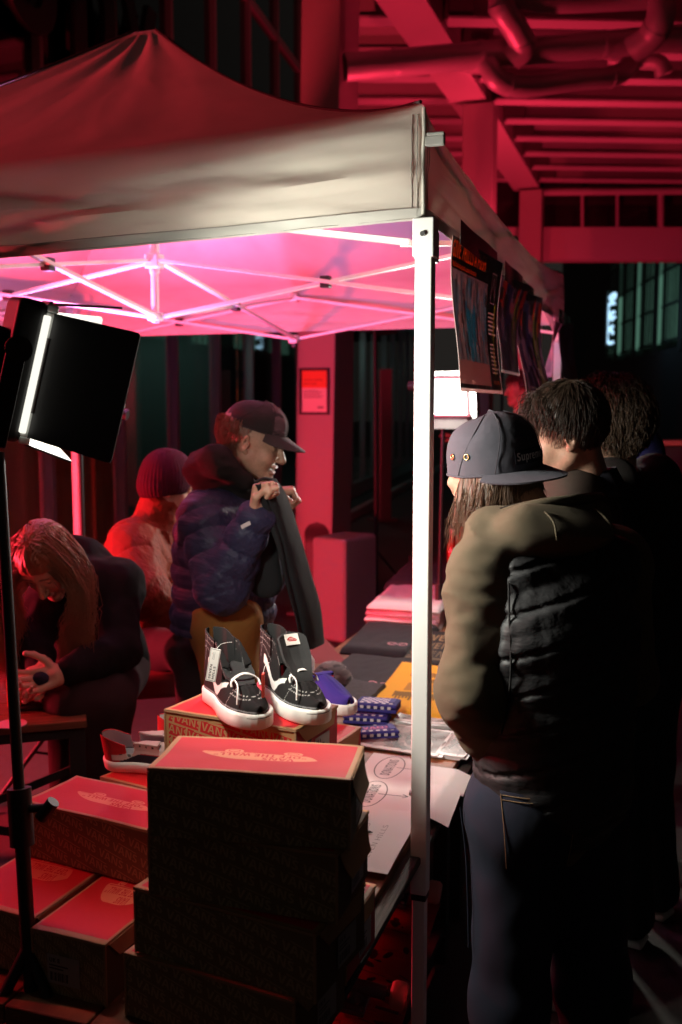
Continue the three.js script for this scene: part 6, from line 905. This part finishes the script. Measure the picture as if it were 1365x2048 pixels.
  // shoulder-length brown hair below the cap
  const H = CF, hp = L2(H), hairBrown = mat([0.1, 0.052, 0.025], 0.5, { bumpMap: rep(T_STREAK, 3, 1), bumpScale: 0.006, sheen: 0.4, sheenColor: rgb(0.4, 0.3, 0.2) });
  const hb0 = part(t, 'hair', sheet((u, v) => { const a = lerp(-1.68, 2.2, u), w = 1 + 0.1 * Math.sin(v * 2.4) + 0.03 * Math.sin(u * 40 + v * 3) * v + 0.02 * Math.sin(u * 90) * v, q = hp(0.078 * Math.sin(a) * w, 0.012, 0.092 * Math.cos(a) * w); q.y -= v * (0.115 + 0.02 * noise(u * 12, 1, 2) + 0.012 * noise(u * 50, 3, 2)); q.x -= 0.012 * v * v; return q; }, 120, 14, 0.006), hairBrown); part(hb0, 'hair_lock', locks(2300, 77, (r) => { const a = lerp(-1.72, 2.2, r()); return [a, r() * 0.012]; }, ([a, k], r) => { const x = (0.083 - k) * Math.sin(a), z = (0.098 - k) * Math.cos(a), len = 0.09 + 0.07 * r(), b = 0.004 + 0.012 * r(), c1 = r() * 6, sd = (r() - 0.5) * 0.05; return [0, 0.15, 0.35, 0.55, 0.75, 1].map((s) => { const q = hp(x * (1 + 0.1 * Math.sin(s * 2.6)) + sd * s, 0.004, z * (1 + 0.1 * Math.sin(s * 2.6))); q.y -= len * s; q.x += b * Math.sin(s * 5 + c1) * s - 0.014 * s * s; q.z += b * Math.cos(s * 4 + c1) * s * 0.6; return q; }); }, 0.0008, 0.0002), hairM([0.14, 0.072, 0.033]));
}
// --- 2: dark-haired man beyond him, looking down to the left ---
{
  const t = thing('person', 'person with thick dark hair and dark collared jacket bending over the table, beyond the vest', 'person', v3(0.74, 0, -2.78)), J = stand(0.74, -2.78, -105, 1.8, { lean: 0.1, wristF: 0.24, wristY: 0.98 });
  J.head = at(1126, 872, 2.62); J.neck = at(1180, 985, 2.68); const F = headFrame(J.head, -98, 16, -4), pl = L2(F);
  body(t, J, F, { brow: [0.03, 0.02, 0.015], headCell: 0.0036, stubble: 0.1, hands: [[dirM(J.wrL, v3(-0.5, -0.7, -0.1)), 1, 0.4]] });
  trousers(t, J, mat([0.05, 0.06, 0.09], 0.9), { name: 'jeans' }); shoesFor(t, J, mat([0.55, 0.5, 0.45], 0.6));
  const jm = cloth([0.075, 0.055, 0.045], 5, 0.0015); const jf = top_(t, 'jacket', J, jm, { b: 1.05, arm: 1.1, fold: 0.012, seed: 12, cut: () => [sub(ell(J.neck.clone().add(v3(-0.02, 0.08, 0)), [0.075, 0.085, 0.075]), 0.02)] }); void jf;
  const NQ = J.neck; part(t, 'jacket_collar', sheet((u, v) => { const a = lerp(-2.7, 2.7, u), fr = J.f.clone().negate(); const r = 0.078 + 0.022 * (1 - v), c = NQ.clone().add(v3(0, -0.02 + 0.068 * v + 0.02 * Math.cos(a), 0)); return c.addScaledVector(fr, r * Math.cos(a)).addScaledVector(J.l, r * Math.sin(a)).addScaledVector(J.f, 0.015 * v); }, 40, 8, 0.005), cloth([0.03, 0.03, 0.04], 6, 0.002));
  const hm = hairM([0.026, 0.015, 0.01]), keep = (x, y, z) => Math.min(z > 0.045 ? y - 0.062 : z > 0.012 ? y - lerp(0.012, 0.062, (z - 0.012) / 0.033) : z > -0.042 ? y - 0.024 : y + 0.07 + 0.15 * (z + 0.042), 0.05);
  const hr = part(t, 'hair', hairCap(F, 0.014, keep, 5, 0.003, 0.004), hm);
  part(hr, 'hair_lock', flowHair(F, 5200, 31, { keep: (x, y, z) => keep(x, y, z) + 0.002, grow: 0.015, len: 0.06, lift: 0.009, mess: 0.28, bias: [0, -0.2, 0.15], r0: 0.001 }), hm);
  part(hr, 'hair_fringe', flowHair(F, 1500, 35, { keep: (x, y, z) => Math.min(y - 0.075, z - 0.02), grow: 0.018, len: 0.07, lift: 0.03, mess: 0.3, bias: [0.3, 0, -0.5], r0: 0.001 }), hm);
}
// --- 3 to 6: people in the dark on the right ---
function darkPerson(label, J, F, o) {
  const t = thing('person', label, 'person', J.pelvis.clone().setY(0)); body(t, J, F, { headCell: 0.006, ...o }); trousers(t, J, o.trouserMat ?? mat([0.02, 0.02, 0.025], 0.9), { cell: 0.014 }); shoesFor(t, J, o.shoeMat ?? M.blackMatt, o.soleMat); top_(t, o.topName ?? 'jacket', J, o.topMat, { b: 1.08, arm: 1.1, cell: 0.013, seed: o.seed ?? 1, amp: o.amp, n: o.n, armAmp: o.armAmp, an: o.an, cut: () => [sub(ell(J.neck.clone().add(v3(0, 0.09, 0)), [0.07, 0.09, 0.07]), 0.02)] });
  if (o.hair) { const hm = hairM(o.hair); const k = o.hairLen ?? 0; const kp = (x, y, z) => (z > 0.035 ? y - 0.055 : z > -0.03 ? y - 0.01 + k : y + 0.07 + k); part(t, 'hair', [hairCap(F, 0.012 + (o.bulk ?? 0), kp, 9, 0.008, 0.006), flowHair(F, o.locks ?? 900, 90 + (o.seed ?? 1), { keep: kp, grow: 0.016 + (o.bulk ?? 0), len: 0.05 + k * 0.5, lift: 0.02, mess: 1.2, curl: o.bulk ? 0.006 : 0, flare: o.bulk ? 0.012 : 0, r0: 0.0016 })], hm); }
  return t;
}
{ const J = stand(0.98, -3.12, -128, 1.8, { lean: 0.07 }); J.head = at(1212, 862, 3.1); J.neck = at(1235, 975, 3.12); darkPerson('person with bushy dark curly hair, mostly hidden behind the dark-haired man', J, headFrame(J.head, -120, 12), { topMat: cloth([0.03, 0.027, 0.025]), hair: [0.05, 0.028, 0.016], bulk: 0.02, hairLen: 0.04, locks: 3600, seed: 3 }); }
{ const J = stand(1.17, -4.3, 85, 1.8); J.head = at(1232, 818, 4.3); darkPerson('person in the dark behind, face in profile looking right', J, headFrame(J.head, 92, 4), { topMat: cloth([0.02, 0.02, 0.022]), hair: [0.02, 0.013, 0.01], seed: 5 }); }
{ const J = stand(1.06, -3.6, -165, 1.62), F = headFrame(at(1270, 932, 3.62), -165, 14); J.head = at(1270, 932, 3.62); const l = L2(F);
  const pale = canvasTex(128, 512, (x) => { x.fillStyle = '#0b0a0b'; x.fillRect(0, 0, 128, 512); x.fillStyle = '#f0eee8'; x.save(); x.translate(10, 30); x.rotate(Math.PI / 2); x.font = 'bold 150px sans-serif'; x.fillText('LUCHE', 0, 0, 460); x.restore(); });
  const t = darkPerson('person in dark blue hood and dark trousers with pale letters, at right edge', J, F, { topName: 'hooded_top', topMat: cloth([0.025, 0.025, 0.1]), seed: 8, shoeMat: mat([0.35, 0.33, 0.3], 0.6) });
  part(t, 'hood', polygonize([ell(l(0, 0.03, -0.02), [0.096, 0.128, 0.115], new THREE.Quaternion().setFromRotationMatrix(F)), sm(cap(l(0, -0.08, -0.04), J.neck.clone().add(v3(0, -0.05, 0)), 0.085, 0.1), 0.05), sub(ell(l(0, 0.0, 0.13), [0.07, 0.1, 0.1], new THREE.Quaternion().setFromRotationMatrix(F)), 0.01), sub(ell(l(0, 0.02, 0), [0.085, 0.11, 0.1], new THREE.Quaternion().setFromRotationMatrix(F)), 0.01)], 0.008, { S: 0.03, warp: folds(0.008, 14, 4) }), cloth([0.025, 0.025, 0.1]));
  const lf = fieldOf([cap(J.hipR, J.knR, 0.098, 0.076), cap(J.knR, J.anR, 0.074, 0.072), cap(J.hipL, J.knL, 0.098, 0.076), cap(J.knL, J.anL, 0.074, 0.072)], 0.05), n = v3(-0.2, 0, 1).normalize(), c = at(1312, 1645, 3.45); part(t, 'trouser_lettering', patch(lf, c.clone().add(v3(0, 0, 0.05)), n, v3(0, 1, 0), 0.1, 0.34, 0.009, 0.001, 10, 20), mat([1, 1, 1], 0.8, { map: pale })); }
{ const J = stand(1.35, -7.6, -70, 1.78, { wristY: 1.42, wristF: 0.42, wristIn: 0.1 }); J.head = at(1040, 778, 7.6); darkPerson('distant red-lit person behind the posters, one arm raised', J, headFrame(J.head, -80, 5), { topMat: cloth([0.08, 0.06, 0.05]), hair: [0.04, 0.02, 0.015], seed: 13, hands: [[dirM(J.wrR, v3(-0.8, 0.5, 0.2)), -1, 0.3]] }); }
// --- 7: the seller, in profile ---
{
  const x0 = -0.37, z0 = -3.42, t = thing('person', 'person in camouflage cap and navy puffer jacket smiling down at a black shirt', 'person', v3(x0, 0, z0)), J = stand(x0, z0, 84, 1.78, { lean: 0.02 });
  J.head = at(508, 886, 3.42); J.neck = at(462, 958, 3.44); J.chest = at(450, 1085, 3.44); J.pelvis = at(448, 1240, 3.45); J.hem = at(447, 1262, 3.45); J.shR = at(415, 1042, 3.3); J.elR = at(445, 1172, 3.2); J.wrR = at(512, 1036, 3.14); J.shL = at(470, 1035, 3.6); J.elL = at(520, 1150, 3.62); J.wrL = at(525, 1010, 3.52);
  for (const s of ['L', 'R']) { J['hip' + s].x = x0 - 0.02; }
  const F = headFrame(J.head, 82, 17, 2), pl = L2(F), Q = new THREE.Quaternion().setFromRotationMatrix(F), wr = at(514, 1026, 3.13), hd = at(524, 978, 3.12).sub(wr).normalize();
  const HX = v3(0.55, 0.15, -0.8), HZ = HX.clone().cross(hd).normalize(), HF = basis(hd.clone().cross(HZ), hd, HZ, wr), HW = at(535, 985, 3.5), HF2 = basis(v3(-0.3, 0, -0.95), v3(0.95, 0.05, -0.3), v3(0.05, -1, 0).normalize(), HW);
  body(t, J, F, { smile: 1, headCell: 0.0034, brow: [0.05, 0.03, 0.02], hands: [[HF, -1, [1.25, 1.35, 1.4, 1.35], { thumb: [0.45, 0.9], spread: 0.03 }], [HF2, 1, [1.1, 1.2, 1.25, 1.2]]] });
  part(t, 'teeth', sheet((u, v) => pl(lerp(-0.018, 0.018, u), -0.067 + 0.0035 * (v - 0.5) * 2, 0.0945 - 6 * Math.pow(lerp(-0.02, 0.02, u), 2)), 8, 2, 0.002), mat([0.75, 0.72, 0.66], 0.3));
  trousers(t, J, cloth([0.24, 0.11, 0.03], 5, 0.0018), { r: 1.12, cell: 0.01, fold: 0.01 }); shoesFor(t, J, M.blackMatt);
  const navy = mat([0.022, 0.022, 0.055], 0.55, { bumpMap: rep(T_WRINKLE, 7), bumpScale: 0.012, specularIntensity: 0.55, sheen: 0.3, sheenColor: rgb(0.2, 0.2, 0.4) });
  const pf = top_(t, 'puffer_jacket', J, navy, { b: 1.24, hemR: 0.16, k: 0.92, amp: 0.014, n: 4.4, arm: 1.4, armAmp: 0.01, an: 3.2, fold: 0.014, ff: 16, S: 0.05, hemCut: at(450, 1264, 3.4).y, cell: 0.0075, cut: () => [sub(ell(J.neck.clone().add(v3(0.02, 0.07, 0)), [0.085, 0.07, 0.085]), 0.02)] });
  part(t, 'sleeve_logo', patch(pf, at(492, 1047, 3.05), v3(0.1, 0.25, 0.97).normalize(), v3(-0.35, 0.9, 0), 0.03, 0.012, 0.002, 0.0008, 6, 3), mat([0.55, 0.5, 0.5], 0.7));
  part(t, 'jacket_pocket', seamOn(pf, [[490, 1195], [492, 1222], [490, 1248]].map(([a, b]) => at(a, b, 3.2)), v3(0.1, 0, 1).normalize(), 0.004), navy);
  part(t, 'cord_loop', tube([at(410, 1255, 3.27), at(404, 1272, 3.25), at(412, 1280, 3.25), at(417, 1268, 3.26)], 0.003, 24, 6), M.black);
  const hood = (o) => polygonize([sm(cap(at(388, 935, 3.38), at(425, 915, 3.3), 0.036, 0.042), 0.03), sm(cap(at(398, 928, 3.5), at(440, 930, 3.28), 0.044, 0.042), 0.03), sm(cap(at(440, 925, 3.3), at(490, 962, 3.32), 0.045, 0.03), 0.04), sm(cap(at(430, 920, 3.52), at(490, 965, 3.5), 0.045, 0.03), 0.04), sm(cap(at(425, 950, 3.42), at(470, 985, 3.42), 0.085, 0.08), 0.04), sub(ell(J.neck.clone().add(v3(0.03, 0.1, 0)), [0.085, 0.09, 0.08]), 0.02)], 0.0075, { S: 0.03, warp: (x, y, z, d) => d + 0.012 * fbm(x * 12, y * 30, z * 12 + o, 2) });
  part(t, 'hood', hood(3), cloth([0.018, 0.014, 0.014], 6, 0.0015));
  part(t, 'ear_ring', new THREE.TorusGeometry(0.004, 0.0012, 6, 14).applyMatrix4(basis(v3(1, 0, 0), v3(0, 1, 0), v3(0, 0, 1), pl(-0.08, -0.03, -0.004))), M.steel);
  const hm = hairM([0.16, 0.07, 0.04]), keep = (x, y, z) => (z > 0.0 ? y - 0.05 : y + 0.078 + 0.25 * (z + 0.0) * 0) - (Math.abs(x) > 0.05 && z > -0.045 ? 0.07 : 0);
  const hr = part(t, 'hair', hairCap(F, 0.01, keep, 2, 0.01), hm);
  part(hr, 'hair_lock', flowHair(F, 2600, 21, { keep: (x, y, z) => (Math.abs(x) > 0.05 && z > -0.042 ? -1 : z > -0.01 ? -1 : Math.min(y + 0.075, 0.075 - y)), grow: 0.012, len: 0.05, lift: 0.02, flare: 0.02, mess: 1.4, curl: 0.006, bias: [0, -0.3, -0.3], r0: 0.0016 }), hm);
  const camo = mat([1, 1, 1], 0.9, { map: canvasTex(512, 256, (x) => { x.fillStyle = '#4a3a3e'; x.fillRect(0, 0, 512, 256); const g = rng(9); for (let i = 0; i < 130; i++) { x.fillStyle = ['#2a2226', '#6d5a60', '#1a1618', '#56464c'][i % 4]; x.beginPath(); x.ellipse(g() * 512, g() * 256, 6 + g() * 22, 4 + g() * 14, g() * 3, 0, 7); x.fill(); } x.fillStyle = '#1f1a1b'; x.fillRect(70, 0, 372, 256); }), bumpMap: rep(T_CLOTH, 4), bumpScale: 0.0008 });
  const CF = new THREE.Matrix4().makeRotationFromEuler(new THREE.Euler(19 * Math.PI / 180, 83 * Math.PI / 180, 0.02, 'YXZ')).setPosition(pl(0, 0.052, -0.006));
  capHat(t, CF, { m: mat([0.02, 0.018, 0.018], 0.85), crownMat: camo, seamMat: M.blackMatt, rx: 0.089, rz: 0.108, H: 0.1, pow: 2.5, brim: 0.078, droop: 0.3, curve: 8, seams: [1.1, -1.1, 2.2, -2.2, 3.14, 0] });
}
{ // the black shirt he holds up
  const t = thing('held_shirt', 'long black shirt held up and hanging from the seller\'s hands', 'shirt', at(585, 1130, 3.1));
  const Lr = [[508, 968], [520, 1005], [548, 1080], [566, 1160], [585, 1230], [600, 1296]], Rr = [[545, 958], [566, 990], [592, 1060], [618, 1140], [640, 1210], [650, 1284]], cl = new THREE.CatmullRomCurve3(Lr.map(([x, y], i) => at(x, y, 3.1 + 0.02 * i))), cr = new THREE.CatmullRomCurve3(Rr.map(([x, y], i) => at(x, y, 3.16 + 0.05 * i)));
  part(t, 'cloth', sheet((u, v) => { const p = cl.getPoint(v).lerp(cr.getPoint(v), u); p.z += 0.05 * Math.sin(u * Math.PI) + 0.014 * Math.sin(u * 11 + v * 3) + 0.012 * fbm(u * 4, v * 6, 3); p.x += 0.008 * Math.sin(u * 8 + v * 2); return p; }, 36, 50, 0.004), cloth([0.018, 0.019, 0.021], 5, 0.0015));
  part(t, 'sleeve', polygonize([cap(at(522, 1075, 3.22), at(532, 1165, 3.24), 0.05, 0.055, { flat: v3(0, 0, 1), k: 0.5 })], 0.009, { warp: folds(0.008, 14, 5) }), cloth([0.018, 0.019, 0.021], 5, 0.0015));
  part(t, 'collar', tube([at(510, 966, 3.1), at(525, 958, 3.12), at(546, 960, 3.17)], 0.006, 20, 6), cloth([0.03, 0.03, 0.03]));
}
// --- 8: seated in an orange puffer jacket and beanie ---
{
  const t = thing('person', 'seated person in orange puffer jacket and dark red beanie, seen from behind', 'person', at(300, 1290, 4.1).setY(0)), f = dirOf(128), l = v3(f.z, 0, -f.x), J = { f, l, pelvis: at(295, 1262, 4.1), hem: at(292, 1240, 4.1), waist: at(300, 1200, 4.08), chest: at(292, 1135, 4.05), neck: at(318, 1035, 4.02), head: at(336, 975, 4.0), shL: at(322, 1080, 4.25), shR: at(268, 1090, 3.92), elL: at(370, 1180, 4.3), elR: at(290, 1190, 3.72), wrL: at(392, 1240, 4.1), wrR: at(352, 1228, 3.75), hipL: at(318, 1285, 4.2), hipR: at(300, 1295, 4.0), knL: at(400, 1290, 4.0), knR: at(385, 1300, 3.75), anL: at(410, 1440, 4.0), anR: at(395, 1460, 3.75), toeL: at(440, 1450, 4.0), toeR: at(425, 1470, 3.7) };
  for (const k of ['anL', 'anR']) J[k].y = 0.09; for (const k of ['toeL', 'toeR']) J[k].y = 0.03;
  const F = headFrame(J.head, 112, 22, 0), pl = L2(F); body(t, J, F, { headCell: 0.006 });
  trousers(t, J, mat([0.02, 0.02, 0.022], 0.9), { cell: 0.014 }); shoesFor(t, J, M.blackMatt);
  const om = mat([0.19, 0.028, 0.01], 0.68, { bumpMap: rep(T_WRINKLE, 7), bumpScale: 0.012, specularIntensity: 0.5, sheen: 0.3, sheenColor: rgb(0.4, 0.2, 0.1) });
  top_(t, 'puffer_jacket', J, om, { b: 1.25, hemR: 0.16, k: 0.95, amp: 0.013, n: 2.8, arm: 1.5, armAmp: 0.01, an: 2, fold: 0.016, ff: 14, S: 0.06, cell: 0.009, add: (J) => [sm(cap(J.neck.clone().add(v3(0, -0.02, 0)), J.neck.clone().lerp(J.head, 0.45), 0.105, 0.09), 0.03)] });
  part(t, 'beanie', polygonize([ell(pl(0, 0.05, -0.02), [0.092, 0.105, 0.11], new THREE.Quaternion().setFromRotationMatrix(F)), sm(cap(pl(0, 0.0, -0.03), pl(0, 0.03, -0.02), 0.096, 0.1), 0.02), sub(cap(pl(0, -0.16, 0.04), pl(0, -0.13, 0.04), 0.13, 0.13), 0.02)], 0.006, { S: 0.02, warp: (x, y, z, d) => d + 0.0016 * Math.sin(Math.atan2(x - J.head.x, z - J.head.z) * 44) }), cloth([0.06, 0.008, 0.022], 8, 0.002));
}
// --- 9: the woman with long hair, at the side table ---
{
  const t = thing('person', 'seated person with long reddish hair in a black jacket, bent over the side table', 'person', at(170, 1340, 3.5).setY(0)), f = dirOf(-14), l = v3(f.z, 0, -f.x), J = { f, l, pelvis: at(200, 1330, 3.62), hem: at(196, 1318, 3.58), waist: at(185, 1270, 3.55), chest: at(168, 1205, 3.46), neck: at(130, 1150, 3.36), head: at(94, 1122, 3.24), shL: at(236, 1170, 3.42), shR: at(92, 1205, 3.4), elL: at(240, 1300, 3.28), elR: at(62, 1280, 3.3), wrL: at(140, 1345, 3.05), wrR: at(82, 1348, 3.12), hipL: at(235, 1350, 3.55), hipR: at(165, 1355, 3.55), knL: at(215, 1400, 3.18), knR: at(145, 1400, 3.12), anL: at(205, 1570, 3.3), anR: at(150, 1590, 3.25), toeL: v3(-0.78, 0.03, -3.1), toeR: v3(-0.9, 0.03, -3.05) };
  J.anL.y = J.anR.y = 0.09; J.toeL.x = J.anL.x; J.toeR.x = J.anR.x;
  const F = headFrame(J.head, -8, 54, 6), pl = L2(F);
  const w1 = at(128, 1346, 3.03), hx = at(80, 1360, 3.0).sub(w1).normalize(), HZ = v3(0.1, 0.35, 1).cross(hx).normalize(), HF = basis(HZ.clone(), hx, HZ.clone().cross(hx).negate(), w1); HF.makeBasis(hx.clone().cross(v3(0.1, 0.5, 0.85)).normalize(), hx, hx.clone().cross(v3(0.1, 0.5, 0.85)).normalize().cross(hx)).setPosition(w1);
  const w2 = at(80, 1342, 3.1), h2 = at(58, 1366, 3.06).sub(w2).normalize(), X2 = h2.clone().cross(v3(0.3, 0.6, 0.75)).normalize(), HF2 = basis(X2, h2, X2.clone().cross(h2), w2);
  body(t, J, F, { headCell: 0.0042, hands: [[HF, 1, [0.45, 0.5, 0.6, 0.7], { thumb: [0.95, 0.6] }], [HF2, -1, [0.8, 0.85, 0.9, 0.9]]] });
  trousers(t, J, cloth([0.035, 0.018, 0.02], 5), { r: 1.08, cell: 0.011 }); shoesFor(t, J, M.blackMatt);
  top_(t, 'jacket', J, cloth([0.009, 0.007, 0.008], 5), { b: 1.12, hemR: 0.17, arm: 1.12, fold: 0.024, ff: 13, cell: 0.0095, add: () => [sm(ell(at(165, 1110, 3.5), [0.085, 0.075, 0.075]), 0.05)] });
  const hm = hairM([0.2, 0.07, 0.03]); const keep = (x, y, z) => (z > 0.02 ? y - 0.03 - 0.5 * (z - 0.02) : y + 0.1);
  const hr = part(t, 'hair', hairCap(F, 0.012, keep, 6, 0.008, 0.006), hm);
  part(hr, 'hair_lock', locks(2600, 55, (r) => { const a = lerp(-1, 1, r()) * 3.0, y = 0.03 + 0.1 * r(), s = Math.sqrt(Math.max(0, 1 - ((y - 0.038) / 0.105) ** 2)); return [0.092 * s * Math.sin(a), y, -0.014 + 0.108 * s * Math.cos(a) * (Math.cos(a) > 0.6 ? 0.8 : 1)]; }, ([x, y, z], r) => {
    const side = r() < 0.06 ? -Math.sign(x || 1) : (x >= 0 ? 1 : -1), len = 0.22 + 0.2 * r(), c = r() * 6, c2 = r() * 6, b = 0.008 + 0.03 * r() * r() + 0.012 * r(), w = 0.085 + 0.075 * r() * r(), fw = (r() - 0.3) * 0.1, root = pl(x, y, z), out = pl(side * w, -0.01 + 0.03 * r(), 0.02 + fw);
    return [0, 0.1, 0.2, 0.32, 0.46, 0.6, 0.75, 0.88, 1].map((s) => { const q = root.clone().lerp(out, sstep(0, 0.34, s)); const fall = Math.max(0, s - 0.16) * len; q.y -= fall - 0.012 * Math.sin(s * 3); q.z += 0.12 * fall + b * Math.sin(s * 7 + c) * s; q.x += side * (0.02 * Math.sin(s * 4) + 0.05 * s * s * r()) + b * Math.cos(s * 6 + c2) * s; return q; }); }, 0.0018, 0.0004), hm);
  part(t, 'ring', new THREE.TorusGeometry(0.0095, 0.0016, 6, 16).applyMatrix4(dirM(w1.clone().lerp(at(80, 1360, 3.0), 0.62), hx).multiply(new THREE.Matrix4().makeRotationX(Math.PI / 2))), M.steel);
  const p = at(82, 1358, 3.0), q = thing('dark_pouch', 'small dark pouch between the fingers of the seated long-haired person', 'pouch', p); part(q, 'pouch', polygonize([ell(p, [0.03, 0.022, 0.02])], 0.005, { warp: folds(0.005, 40, 2) }), cloth([0.02, 0.02, 0.04]));
}
scene.traverse((o) => { if (o.isMesh) o.castShadow = o.receiveShadow = true; });
renderer.render(scene, camera);
